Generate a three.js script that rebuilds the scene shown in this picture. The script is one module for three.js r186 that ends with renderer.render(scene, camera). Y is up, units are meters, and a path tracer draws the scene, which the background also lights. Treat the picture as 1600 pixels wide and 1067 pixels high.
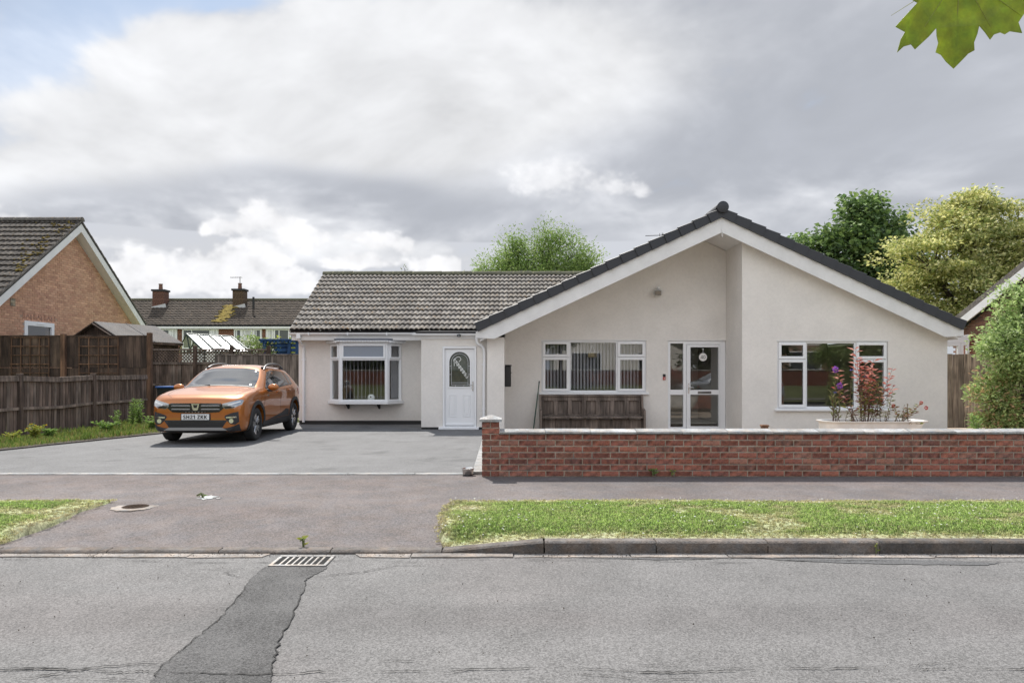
import * as THREE from 'three';
import { mergeGeometries, mergeVertices } from 'three/addons/utils/BufferGeometryUtils.js';
import { ConvexGeometry } from 'three/addons/geometries/ConvexGeometry.js';
import { RoundedBoxGeometry } from 'three/addons/geometries/RoundedBoxGeometry.js';
import { TextGeometry } from 'three/addons/geometries/TextGeometry.js';
import { FontLoader } from 'three/addons/loaders/FontLoader.js';
import { Brush, Evaluator, SUBTRACTION } from 'three-bvh-csg';
import { MeshBVH } from 'three-mesh-bvh';

// ---------------------------------------------------------------- camera, sky, sun, exposure
const scene = new THREE.Scene();
const EYE = 1.36, F = 1150, HZ = 582;                    // eye height, focal length and horizon row of the 1600 x 1067 photograph
const camera = new THREE.PerspectiveCamera(49.77, 1600 / 1067, 0.05, 3000);
camera.position.set(0, EYE, 0);
camera.lookAt(0, EYE, -10);
camera.setViewOffset(1600, 1067, 0, -48.5, 1600, 1067);  // the verticals of the photograph are upright: shifted lens
const renderer = new THREE.WebGLRenderer({ antialias: true });
renderer.toneMapping = THREE.LinearToneMapping;
renderer.toneMappingExposure = 1.5;
renderer.shadowMap.enabled = true;
const sun = new THREE.DirectionalLight(new THREE.Color(1.0, 0.955, 0.89), 4.0);
sun.name = 'sun';
sun.position.set(-19, 74, -55);
sun.castShadow = true;
sun.shadow.radius = 1.3;
sun.shadow.mapSize.set(4096, 4096);
Object.assign(sun.shadow.camera, { left: -45, right: 45, top: 45, bottom: -45, near: 1, far: 260 });
scene.add(sun, sun.target);
sun.target.position.set(0, 0, -14);
sun.position.add(sun.target.position);

function rng(seed) { let s = seed >>> 0; return () => { s = (s + 0x6d2b79f5) | 0; let t = Math.imul(s ^ (s >>> 15), 1 | s); t = (t + Math.imul(t ^ (t >>> 7), 61 | t)) ^ t; return ((t ^ (t >>> 14)) >>> 0) / 4294967296; }; }
const clamp = THREE.MathUtils.clamp, lerp = THREE.MathUtils.lerp;
const sstep = (a, b, x) => { const t = clamp((x - a) / (b - a), 0, 1); return t * t * (3 - 2 * t); };
// value noise on a table, with an optional period
const TAB = new Float32Array(65536); { const r = rng(7); for (let i = 0; i < 65536; i++) TAB[i] = r(); }
function vnoise(x, y, px = 0, py = 0, seed = 0) {
  let x0 = Math.floor(x), y0 = Math.floor(y); const fx = x - x0, fy = y - y0, u = fx * fx * (3 - 2 * fx), v = fy * fy * (3 - 2 * fy);
  let x1 = x0 + 1, y1 = y0 + 1;
  if (px) { x0 = ((x0 % px) + px) % px; x1 = ((x1 % px) + px) % px; }
  if (py) { y0 = ((y0 % py) + py) % py; y1 = ((y1 % py) + py) % py; }
  const h = (a, b) => TAB[(Math.imul(a + seed * 131, 73856093) ^ Math.imul(b + seed * 57, 19349663)) >>> 3 & 65535];
  const a = h(x0, y0), b = h(x1, y0), c = h(x0, y1), d = h(x1, y1);
  return a + (b - a) * u + (c - a) * v + (a - b - c + d) * u * v;
}
function fbm(x, y, oct = 4, px = 0, py = 0, seed = 0, gain = 0.5) {
  let s = 0, a = 1, n = 0;
  for (let i = 0; i < oct; i++) { s += a * vnoise(x, y, px, py, seed + i * 17); n += a; a *= gain; x *= 2; y *= 2; px *= 2; py *= 2; }
  return s / n;
}

// the sky: broken cloud, bright where it is thin, grey undersides, a little blue; clouds placed by direction
{
  const W = 4096, H = 2048, data = new Float32Array(W * H * 4);
  const gauss = (x, y, cx, cy, rx, ry) => Math.exp(-(((x - cx) / rx) ** 2 + ((y - cy) / ry) ** 2));
  const cum = [[868, 282, 62, 34], [940, 290, 52, 22], [990, 298, 30, 14], [408, 352, 62, 32], [470, 372, 52, 24], [355, 362, 34, 18], [588, 384, 34, 17], [626, 390, 24, 15], [552, 374, 22, 9], [240, 430, 78, 38], [330, 424, 74, 40], [392, 418, 52, 42], [445, 446, 46, 26], [170, 445, 60, 30], [700, 416, 60, 18], [560, 412, 60, 14], [60, 420, 90, 40], [-60, 380, 120, 60]];
  for (let j = H / 2 - 8; j < H; j++) {
    const el = ((j + 0.5) / H - 0.5) * Math.PI, cy = Math.cos(el), dy = Math.sin(el);
    for (let i = 0; i < W; i++) {
      const az = ((i + 0.5) / W - 0.5) * 2 * Math.PI, dx = Math.cos(az) * cy, dz = Math.sin(az) * cy;
      const k = 1 / (Math.max(dy, 0) + 0.22), qx = dx * k, qz = dz * k;
      const warp = fbm(qx * 1.4 + 9, qz * 1.4 + 3, 3, 0, 0, 2) - 0.5, n1 = fbm(qx * 1.1 + 0.7 * warp + 20, qz * 1.1 + 40 + warp, 5, 0, 0, 5), n2 = fbm(qx * 4.4 + 1.6 * warp, qz * 4.4 + warp * 2, 6, 0, 0, 9, 0.55);
      // generic broken cloud
      let white = sstep(0.28, 0.62, n1 * 0.75 + n2 * 0.25 + 0.06), blue = sstep(0.60, 0.72, fbm(qx * 0.9 + 70, qz * 0.9 + 11 + warp, 4, 0, 0, 31) * 0.85 + 0.15 * n2);
      let c = 0, lo = 0;
      const fr = sstep(0.62, 0.86, -dz);                               // how far the direction is one that the photograph shows
      if (fr > 0) {
        const sx = 800 + F * dx / -dz, sy = HZ - F * dy / -dz;
        const wx = sx + 260 * (n1 - 0.5) + 90 * (n2 - 0.5), wy = sy + 130 * warp + 70 * (n2 - 0.5);
        let w = 1.25 * gauss(wx, wy, 250, 175, 400, 125) + 1.0 * gauss(wx, wy, 560, 165, 330, 130) + 0.9 * gauss(wx, wy, 800, 70, 280, 110) + 0.7 * gauss(wx, wy, 30, 275, 230, 70) + 0.3 * gauss(wx, wy, 1000, 20, 330, 120) + 0.3 * gauss(wx, wy, 1150, 330, 400, 60) + 0.55 * gauss(wx, wy, 620, 420, 300, 40) + 0.42 * gauss(wx, wy, 150, 420, 330, 60) + 0.22 * gauss(wx, wy, 1500, 420, 300, 130);
        w += -0.45 * gauss(wx, wy, 560, 310, 230, 36) - 0.4 * gauss(wx, wy, 200, 345, 170, 34) - 0.2 * gauss(wx, wy, 1300, 220, 420, 90);
        w += (n2 - 0.5) * 0.95 + (n1 - 0.5) * 0.3;
        w = sstep(-0.12, 1.02, w);
        const b = 1.1 * gauss(wx, wy, 40, 95, 130, 75) + 1.1 * gauss(wx, wy, 330, -12, 380, 46) + 0.7 * gauss(wx, wy, -260, 60, 220, 160) + 0.8 * gauss(wx, wy, 160, 20, 160, 60);
        white = lerp(white, w, fr);
        blue = lerp(blue, sstep(0.3, 0.95, b + 1.5 * (0.5 - n2) - 0.05), fr);
        if (sy < 480) {
          const d1 = fbm(sx / 70, sy / 55, 3, 0, 0, 47) - 0.5, d2 = fbm(sx / 70 + 31, sy / 55 + 7, 3, 0, 0, 53) - 0.5, X = sx + 46 * d1, Y = sy + 30 * d2;
          let f = -1; for (const [bx, by, rx, ry] of cum) { const ex = (X - bx) / (rx * 1.25), ey = (Y - by) / (Y > by ? ry * 1.0 : ry * 1.25); f = Math.max(f, 1 - ex * ex - ey * ey); }
          if (f > -0.9) {
            const e1 = fbm(sx / 40, sy / 30, 6, 0, 0, 41, 0.6);
            c = sx > 720 ? 0.7 * sstep(-0.2, 1.0, f * 0.8 + (e1 - 0.5) * 2.8) : sstep(-0.05, 0.6, f + (e1 - 0.5) * 2.0); lo = e1;
          }
          c *= fr;
        }
      }
            const grey = 0.35 + 0.09 * (n2 - 0.5), wh = lerp(0.90, 0.565, fr) + 0.32 * (n2 - 0.5);  // cloud out of view is set brighter, to light the shaded house front
      let L = lerp(grey, wh, white), r = L * lerp(0.955, 0.99, white), g = L * lerp(1, 1, white), bl = L * lerp(1.105, 1.025, white);
      blue *= 0.9 * (1 - 0.35 * white * fr);
      r = lerp(r, 0.35, blue); g = lerp(g, 0.455, blue); bl = lerp(bl, 0.63, blue);
      if (c > 0) { const cl = 0.66 + 0.3 * (lo - 0.5); r = lerp(r, cl, c * 0.9); g = lerp(g, cl, c * 0.9); bl = lerp(bl, cl * 1.02, c * 0.9); }
      const o = (j * W + i) * 4; data[o] = r; data[o + 1] = g; data[o + 2] = bl; data[o + 3] = 1;
    }
  }
  for (let j = 0; j < H / 2 - 8; j++) for (let i = 0; i < W; i++) { const o = (j * W + i) * 4; data[o] = 0.32; data[o + 1] = 0.32; data[o + 2] = 0.31; data[o + 3] = 1; }
  const sky = new THREE.DataTexture(data, W, H, THREE.RGBAFormat, THREE.FloatType);
  sky.mapping = THREE.EquirectangularReflectionMapping;
  sky.magFilter = sky.minFilter = THREE.LinearFilter;
  sky.needsUpdate = true;
  scene.background = sky;
  scene.environment = sky;
}

// ---------------------------------------------------------------- helpers
const V3 = THREE.Vector3, V2 = THREE.Vector2;
const at = (px, py, d) => new V3((px - 800) / F * d, EYE - (py - HZ) / F * d, -d);   // a point seen at a pixel of the photograph, d metres deep
const ax = (px, d) => (px - 800) / F * d, ay = (py, d) => EYE - (py - HZ) / F * d;
const used = new Map();
function numbered(n) { const k = used.get(n) || 0; used.set(n, k + 1); return k ? n + '_' + String(k).padStart(3, '0') : n; }
function shade(o) { o.castShadow = o.receiveShadow = true; return o; }
function tag(o, label, category, group, kind) { if (label) o.userData.label = label; if (category) o.userData.category = category; if (group) o.userData.group = group; if (kind) o.userData.kind = kind; return o; }
function thing(name, label, category, pos = [0, 0, 0], turn = 0, group) {
  const o = new THREE.Group(); o.name = numbered(name); o.position.set(...pos); o.rotation.y = turn; scene.add(o);
  return tag(o, label, category, group);
}
function part(parent, name, geo, mat, pos) {
  const g = Array.isArray(geo) ? merge(geo) : geo, o = shade(new THREE.Mesh(g, mat)); o.name = name;
  if (pos) o.position.set(...pos);
  parent.add(o); return o;
}
function sub(parent, name, pos = [0, 0, 0]) { const o = new THREE.Group(); o.name = name; o.position.set(...pos); parent.add(o); return o; }
function solo(name, geo, mat, label, category, group) { const o = part(scene, numbered(name), geo, mat); return tag(o, label, category, group); }
function structure(name, geo, mat, label) { const o = part(scene, numbered(name), geo, mat); tag(o, label, null, null, 'structure'); return o; }
function merge(list) {
  const out = list.map((g) => { let h = g.index ? g.toNonIndexed() : g; if (!h.attributes.uv) h = uvBox(h); return h; });
  const keep = out.every((g) => g.attributes.color) ? ['position', 'normal', 'uv', 'color'] : ['position', 'normal', 'uv'];
  for (const g of out) { for (const k of Object.keys(g.attributes)) if (!keep.includes(k)) g.deleteAttribute(k); g.morphAttributes = {}; g.clearGroups(); }
  return out.length === 1 ? out[0] : mergeGeometries(out, false);
}
// texture coordinates in metres, along the axis the face looks to
function uvBox(geo, s = 1, ox = 0, oy = 0) {
  const g = geo.index ? geo.toNonIndexed() : geo; if (!g.attributes.normal) g.computeVertexNormals();
  const p = g.attributes.position, uv = new Float32Array(p.count * 2), a = new V3(), b = new V3(), c = new V3();
  for (let i = 0; i < p.count; i += 3) {
    a.fromBufferAttribute(p, i); b.fromBufferAttribute(p, i + 1); c.fromBufferAttribute(p, i + 2);
    const n = b.clone().sub(a).cross(c.clone().sub(a)), x = Math.abs(n.x), y = Math.abs(n.y), z = Math.abs(n.z);
    [a, b, c].forEach((q, k) => { const o = (i + k) * 2; if (y >= x && y >= z) { uv[o] = q.x; uv[o + 1] = q.z; } else if (x > z) { uv[o] = q.z; uv[o + 1] = q.y; } else { uv[o] = q.x; uv[o + 1] = q.y; } uv[o] = uv[o] * s + ox; uv[o + 1] = uv[o + 1] * s + oy; });
  }
  g.setAttribute('uv', new THREE.BufferAttribute(uv, 2)); return g;
}
function place(g, x = 0, y = 0, z = 0, rx = 0, ry = 0, rz = 0) { if (rx) g.rotateX(rx); if (ry) g.rotateY(ry); if (rz) g.rotateZ(rz); g.translate(x, y, z); return g; }
const box = (w, h, d, x = 0, y = 0, z = 0, rx = 0, ry = 0, rz = 0) => uvBox(place(new THREE.BoxGeometry(w, h, d), x, y, z, rx, ry, rz));
const box2 = (x0, x1, y0, y1, z0, z1) => box(x1 - x0, y1 - y0, z1 - z0, (x0 + x1) / 2, (y0 + y1) / 2, (z0 + z1) / 2);
function chamfer(w, h, d, c = 0.004, x = 0, y = 0, z = 0, rx = 0, ry = 0, rz = 0) {
  const P = []; const X = w / 2, Y = h / 2, Z = d / 2;
  for (const sx of [-1, 1]) for (const sy of [-1, 1]) for (const sz of [-1, 1]) P.push(new V3(sx * X, sy * (Y - c), sz * (Z - c)), new V3(sx * (X - c), sy * Y, sz * (Z - c)), new V3(sx * (X - c), sy * (Y - c), sz * Z));
  return uvBox(place(new ConvexGeometry(P), x, y, z, rx, ry, rz));
}
const chamfer2 = (x0, x1, y0, y1, z0, z1, c = 0.006) => chamfer(x1 - x0, y1 - y0, z1 - z0, c, (x0 + x1) / 2, (y0 + y1) / 2, (z0 + z1) / 2);
const poly = (pts) => new THREE.Shape(pts.map((p) => new V2(p[0], p[1])));
function extrude(shape, depth, z = 0, bevel = 0) {
  const g = new THREE.ExtrudeGeometry(shape, { depth: depth - 2 * bevel, bevelEnabled: bevel > 0, bevelThickness: bevel, bevelSize: bevel, bevelOffset: -bevel, bevelSegments: 1, curveSegments: 16, steps: 1 });
  g.translate(0, 0, z + bevel); return uvBox(g);
}
function rectHole(x0, x1, y0, y1) { const h = new THREE.Path(); h.moveTo(x0, y0); h.lineTo(x0, y1); h.lineTo(x1, y1); h.lineTo(x1, y0); h.closePath(); return h; }
function ring(x0, x1, y0, y1, bar, depth, z, bevel = 0.006) {            // a rectangular frame of bars
  const s = poly([[x0, y0], [x1, y0], [x1, y1], [x0, y1]]); s.holes.push(rectHole(x0 + bar, x1 - bar, y0 + bar, y1 - bar)); return extrude(s, depth, z, bevel);
}
function tube(pts, r, seg = 0, rad = 8, closed = false) { const c = new THREE.CatmullRomCurve3(pts.map((p) => p.isVector3 ? p : new V3(...p)), closed, 'centripetal'); return uvBox(new THREE.TubeGeometry(c, seg || pts.length * 6, r, rad, closed)); }
function bar(a, b, r0, r1 = r0, rad = 7) {                              // a tapered rod between two points
  const A = a.isVector3 ? a : new V3(...a), B = b.isVector3 ? b : new V3(...b), d = B.clone().sub(A), g = new THREE.CylinderGeometry(r1, r0, d.length(), rad, 1, false);
  g.translate(0, d.length() / 2, 0); g.applyQuaternion(new THREE.Quaternion().setFromUnitVectors(new V3(0, 1, 0), d.normalize())); g.translate(A.x, A.y, A.z); return g.toNonIndexed();
}
function beam(a, b, w, h) {                                              // a square rod between two points
  const A = new V3(...a), B = new V3(...b), d = B.clone().sub(A), g = new THREE.BoxGeometry(w, d.length(), h); g.translate(0, d.length() / 2, 0);
  g.applyQuaternion(new THREE.Quaternion().setFromUnitVectors(new V3(0, 1, 0), d.normalize())); g.translate(A.x, A.y, A.z); return uvBox(g);
}
function lathe(pts, seg = 24) { return new THREE.LatheGeometry(pts.map((p) => new V2(p[0], p[1])), seg).toNonIndexed(); }
function sheet(x0, x1, z0, z1, y, nx = 1, nz = 1, fn) {                   // a level sheet, uv in metres; fn(x, z) may give the height and a colour factor
  const pos = [], col = [], uv = [], idx = [];
  for (let j = 0; j <= nz; j++) for (let i = 0; i <= nx; i++) { const x = lerp(x0, x1, i / nx), z = lerp(z0, z1, j / nz), r = fn ? fn(x, z) : null; pos.push(x, r && r.y !== undefined ? r.y : y, z); uv.push(x, -z); const c = r && r.c ? r.c : [1, 1, 1]; col.push(...c); }
  for (let j = 0; j < nz; j++) for (let i = 0; i < nx; i++) { const a = j * (nx + 1) + i, b = a + 1, c = a + nx + 1, d = c + 1; idx.push(a, c, b, b, c, d); }
  const g = new THREE.BufferGeometry(); g.setAttribute('position', new THREE.Float32BufferAttribute(pos, 3)); g.setAttribute('uv', new THREE.Float32BufferAttribute(uv, 2)); g.setAttribute('color', new THREE.Float32BufferAttribute(col, 3)); g.setIndex(idx);
  g.computeVertexNormals(); return g;
}
function flatPoly(pts, y) { const g = new THREE.ShapeGeometry(poly(pts.map(([x, z]) => [x, -z]))); g.rotateX(-Math.PI / 2); g.translate(0, y, 0); return uvBox(g); }

// ---------------------------------------------------------------- textures and materials
function texture(size, metres, fn, srgb = true, h = size) {              // fn(u, v) over 0..1 gives r, g, b in 0..1 (as seen, sRGB) or one number
  const d = new Uint8Array(size * h * 4);
  for (let j = 0; j < h; j++) for (let i = 0; i < size; i++) { const c = fn((i + 0.5) / size, (j + 0.5) / h, i, j), o = (j * size + i) * 4; if (typeof c === 'number') d[o] = d[o + 1] = d[o + 2] = clamp(c, 0, 1) * 255; else { d[o] = clamp(c[0], 0, 1) * 255; d[o + 1] = clamp(c[1], 0, 1) * 255; d[o + 2] = clamp(c[2], 0, 1) * 255; } d[o + 3] = 255; }
  const t = new THREE.DataTexture(d, size, h); t.wrapS = t.wrapT = THREE.RepeatWrapping; t.magFilter = THREE.LinearFilter; t.minFilter = THREE.LinearMipmapLinearFilter; t.generateMipmaps = true;
  if (srgb) t.colorSpace = THREE.SRGBColorSpace; if (metres) { if (metres.length) t.repeat.set(1 / metres[0], 1 / metres[1]); else t.repeat.set(1 / metres, 1 / metres); } t.needsUpdate = true; return t;
}
const std = (o) => new THREE.MeshStandardMaterial(o), phys = (o) => new THREE.MeshPhysicalMaterial(o);
const lin = (r, g, b) => new THREE.Color().setRGB(r, g, b);
const srgb = (h) => new THREE.Color(h);
// grains 0..1 centred on 0.5 used as a multiplier texture: colour = material colour * map
function grainTex(size, metres, seed, { fine = 0.3, mid = 0.3, coarse = 0.2, base = 0.78, tint = 0, speck = 0, cells = 8, mf = 8 } = {}) {
  const r = rng(seed), s = size;
  return texture(size, metres, (u, v) => {
    const c = fbm(u * cells, v * cells, 4, cells, cells, seed), m = fbm(u * s / mf, v * s / mf, 2, s / mf, s / mf, seed + 3), f = r();
    let k = base + coarse * (c - 0.5) + mid * (m - 0.5) + fine * (f - 0.5); if (speck && r() < speck) k += r() < 0.5 ? 0.22 : -0.3;
    const t = tint * (fbm(u * cells * 2, v * cells * 2, 3, cells * 2, cells * 2, seed + 9) - 0.5); return [k + t, k, k - t];
  });
}
const bumpTex = (size, metres, seed, freq, oct = 3) => texture(size, metres, (u, v) => fbm(u * freq, v * freq, oct, freq, freq, seed), false);
const grainA = grainTex(1024, 2.0, 11, { fine: 0.3, mid: 0.5, coarse: 0.14, base: 0.81, speck: 0.05, mf: 4 });
const grainB = grainTex(1024, 2.7, 12, { fine: 0.25, mid: 0.4, coarse: 0.2, base: 0.80, tint: 0.05, speck: 0.03, cells: 10, mf: 4 });
const stoneGrain = grainTex(512, 0.8, 13, { fine: 0.16, mid: 0.22, coarse: 0.4, base: 0.82, tint: 0.1, speck: 0.02, cells: 6 });
const brickGrain = grainTex(512, 0.5, 14, { fine: 0.2, mid: 0.3, coarse: 0.75, base: 0.78, tint: 0.12, speck: 0.02, cells: 7 });
const asphaltBump = bumpTex(512, 0.5, 21, 128, 2), stoneBump = bumpTex(512, 0.5, 22, 64, 3), renderBump = bumpTex(512, 0.35, 23, 64, 2);
const M = {};
M.road = std({ color: lin(0.212, 0.206, 0.202), roughness: 0.86, map: grainA, bumpMap: asphaltBump, bumpScale: 0.002, vertexColors: true });
M.path = std({ color: lin(0.218, 0.189, 0.182), roughness: 0.9, map: grainB, bumpMap: asphaltBump, bumpScale: 0.003, vertexColors: true });
M.drive = std({ color: lin(0.194, 0.194, 0.196), roughness: 0.8, map: grainA, bumpMap: asphaltBump, bumpScale: 0.003, vertexColors: true });
M.trench = std({ color: lin(0.142, 0.139, 0.137), roughness: 0.88, map: grainTex(1024, 2.0, 19, { fine: 0.4, mid: 0.6, coarse: 0.5, base: 0.80, speck: 0.08, cells: 7, mf: 4 }), bumpMap: asphaltBump, bumpScale: 0.008 });
M.crack = std({ color: lin(0.03, 0.029, 0.028), roughness: 1 });
M.concrete = std({ color: lin(0.40, 0.375, 0.35), roughness: 0.9, map: stoneGrain, bumpMap: stoneBump, bumpScale: 0.002 });
M.kerb = [0, 1, 2].map((i) => std({ color: lin(0.165 + 0.035 * i, 0.143 + 0.03 * i, 0.126 + 0.027 * i), roughness: 0.95, map: stoneGrain, bumpMap: stoneBump, bumpScale: 0.005 }));
M.channel = [0, 1, 2].map((i) => std({ color: lin(0.36 + 0.05 * i, 0.315 + 0.045 * i, 0.28 + 0.04 * i), roughness: 0.95, map: stoneGrain, bumpMap: stoneBump, bumpScale: 0.003 }));
M.coping = [0, 1, 2].map((i) => std({ color: lin(0.44 + 0.05 * i, 0.43 + 0.05 * i, 0.415 + 0.05 * i), roughness: 0.9, map: stoneGrain, bumpMap: stoneBump, bumpScale: 0.0015 }));
M.soil = std({ color: lin(0.11, 0.085, 0.06), roughness: 1, map: grainB });
M.turf = std({ color: lin(0.345, 0.389, 0.132), roughness: 1, map: grainB, vertexColors: true });
M.earth = std({ color: lin(0.13, 0.14, 0.07), roughness: 1, map: grainB });
M.render = std({ color: lin(0.86, 0.825, 0.785), roughness: 0.92, map: grainTex(512, 3.1, 31, { fine: 0.03, mid: 0.03, coarse: 0.07, base: 0.95, cells: 6 }), bumpMap: renderBump, bumpScale: 0.003 });
M.plinth = std({ color: lin(0.025, 0.025, 0.026), roughness: 0.75 });
M.upvc = std({ color: lin(0.80, 0.81, 0.83), roughness: 0.32 });
M.fascia = std({ color: lin(0.80, 0.80, 0.80), roughness: 0.4, map: grainTex(256, 1.3, 33, { fine: 0.02, mid: 0.02, coarse: 0.08, base: 0.95, cells: 5 }) });
M.glass = phys({ color: lin(0.93, 0.96, 0.95), roughness: 0.0, transmission: 1, thickness: 0, ior: 2.0, specularIntensity: 1 });
M.obscure = phys({ color: lin(0.80, 0.84, 0.80), roughness: 0.0, transmission: 1, thickness: 0, ior: 1.5 });
M.lead = std({ color: lin(0.62, 0.64, 0.66), roughness: 0.4, metalness: 0.6 });
M.gasket = std({ color: lin(0.02, 0.02, 0.02), roughness: 0.7 });
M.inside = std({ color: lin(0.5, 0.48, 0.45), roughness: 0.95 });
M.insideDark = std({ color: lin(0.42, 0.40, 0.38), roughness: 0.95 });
M.blind = [0, 1, 2].map((i) => std({ color: lin(0.34 + 0.05 * i, 0.34 + 0.05 * i, 0.38 + 0.05 * i), roughness: 0.9 }));
M.steel = std({ color: lin(0.62, 0.61, 0.6), roughness: 0.25, metalness: 1 });
M.chrome = std({ color: lin(0.78, 0.78, 0.78), roughness: 0.12, metalness: 1 });
M.iron = std({ color: lin(0.33, 0.315, 0.30), roughness: 0.5, metalness: 0.75, map: stoneGrain, bumpMap: stoneBump, bumpScale: 0.001 });
M.black = std({ color: lin(0.012, 0.012, 0.013), roughness: 0.45 });
M.hole = std({ color: lin(0.008, 0.008, 0.008), roughness: 1 });
M.mortar = std({ color: lin(0.48, 0.40, 0.32), roughness: 1, map: stoneGrain });
M.mortarPale = std({ color: lin(0.62, 0.43, 0.325), roughness: 1, map: stoneGrain });
M.brick = [[0.386, 0.148, 0.106], [0.441, 0.169, 0.115], [0.345, 0.136, 0.101], [0.404, 0.191, 0.138], [0.306, 0.137, 0.106], [0.422, 0.178, 0.128], [0.334, 0.160, 0.119], [0.285, 0.126, 0.099]].map((c) => std({ color: lin(...c), roughness: 0.95, map: brickGrain, bumpMap: stoneBump, bumpScale: 0.002 }));
M.buff = std({ color: lin(1, 1, 1), roughness: 0.95, map: grainTex(256, 1.7, 15, { fine: 0.06, mid: 0.06, coarse: 0.16, base: 0.87, cells: 5 }), vertexColors: true });
const tileMap = (seed) => { const r = rng(seed); const sp = []; for (let i = 0; i < 26; i++) sp.push([r(), r(), 0.02 + 0.05 * r() * r(), r()]); return texture(256, 0.6, (u, v) => {
  let k = 0.70 + 0.35 * (fbm(u * 8, v * 8, 4, 8, 8, seed) - 0.5) + 0.2 * (vnoise(u * 64, v * 64, 64, 64, seed) - 0.5), c = [k, k, k];
  for (const [a, b, w, q] of sp) { let dx = Math.abs(u - a), dy = Math.abs(v - b); dx = Math.min(dx, 1 - dx); dy = Math.min(dy, 1 - dy); const e = sstep(1, 0.6, Math.hypot(dx, dy) / w + 0.7 * (vnoise(u * 48, v * 48, 48, 48, seed + 5) - 0.5)); if (e > 0) c = q < 0.62 ? [lerp(c[0], 1.0, e * 0.8), lerp(c[1], 0.98, e * 0.8), lerp(c[2], 0.92, e * 0.8)] : q < 0.84 ? [lerp(c[0], 0.85, e * 0.7), lerp(c[1], 0.60, e * 0.7), lerp(c[2], 0.22, e * 0.7)] : c; }
  return c; }); };
M.tile = [0, 1, 2, 3, 4, 5].map((i) => std({ color: [lin(0.39, 0.353, 0.311), lin(0.338, 0.309, 0.275), lin(0.429, 0.391, 0.348), lin(0.351, 0.309, 0.262), lin(0.286, 0.258, 0.232), lin(0.468, 0.428, 0.378)][i], roughness: 0.95, map: tileMap(60 + i), bumpMap: stoneBump, bumpScale: 0.003 }));
M.ridgeMoss = std({ color: lin(0.24, 0.235, 0.16), roughness: 1, map: tileMap(70) });
M.verge = std({ color: lin(0.028, 0.030, 0.036), roughness: 0.55 });
M.darkTile = std({ color: lin(0.045, 0.045, 0.048), roughness: 0.8, map: stoneGrain });
function woodTex(seed, metres = [0.5, 1.6]) { return texture(256, metres, (u, v) => { const w = fbm(u * 16 + 0.6 * fbm(u * 4, v * 4, 2, 4, 4, seed), v * 4, 3, 0, 4, seed), f = vnoise(u * 90, v * 6, 90, 6, seed + 2), st = fbm(u * 3, v * 5, 3, 3, 5, seed + 7), k = 0.72 + 0.4 * (w - 0.5) + 0.26 * (f - 0.5) + 0.42 * (st - 0.5); return [k * 1.02, k, k * 0.98]; }, true, 512); }
const woods = [81, 82, 83].map((s) => woodTex(s));
const woodSet = (list) => list.map((c, i) => std({ color: lin(...c), roughness: 0.95, map: woods[i % 3], bumpMap: woods[(i + 1) % 3], bumpScale: 0.002 }));
M.fenceDark = woodSet([[0.225, 0.168, 0.141], [0.285, 0.219, 0.186], [0.186, 0.138, 0.114], [0.36, 0.294, 0.255], [0.246, 0.186, 0.156]]);
M.fenceTall = woodSet([[0.112, 0.0756, 0.0594], [0.14, 0.0972, 0.0756], [0.09, 0.063, 0.0504], [0.171, 0.119, 0.09]]);
M.fenceGrey = woodSet([[0.285, 0.247, 0.225], [0.24, 0.21, 0.188], [0.323, 0.285, 0.258]]);
M.fenceTan = woodSet([[0.528, 0.429, 0.33], [0.44, 0.363, 0.275], [0.605, 0.495, 0.374]]);
M.trellis = woodSet([[0.204, 0.116, 0.0714], [0.238, 0.136, 0.085]]);
M.pew = woodSet([[0.26, 0.215, 0.19], [0.30, 0.25, 0.222], [0.21, 0.175, 0.155]]);
M.blueWood = woodSet([[0.04, 0.115, 0.30], [0.048, 0.135, 0.34]]);
M.felt = std({ color: lin(0.21, 0.195, 0.185), roughness: 0.95, map: grainB });
M.bark = std({ color: lin(0.13, 0.105, 0.085), roughness: 1, map: woods[0], bumpMap: woods[1], bumpScale: 0.01 });
M.stem = std({ color: lin(0.12, 0.14, 0.05), roughness: 0.8 });
M.twig = std({ color: lin(0.12, 0.07, 0.05), roughness: 0.9 });
const leafMat = (through = 0.4) => phys({ color: lin(1, 1, 1), vertexColors: true, roughness: 0.85, transmission: through, thickness: 0, specularIntensity: 0.5 });
M.leaf = leafMat(0.48); M.grass = leafMat(0.35);
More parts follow.
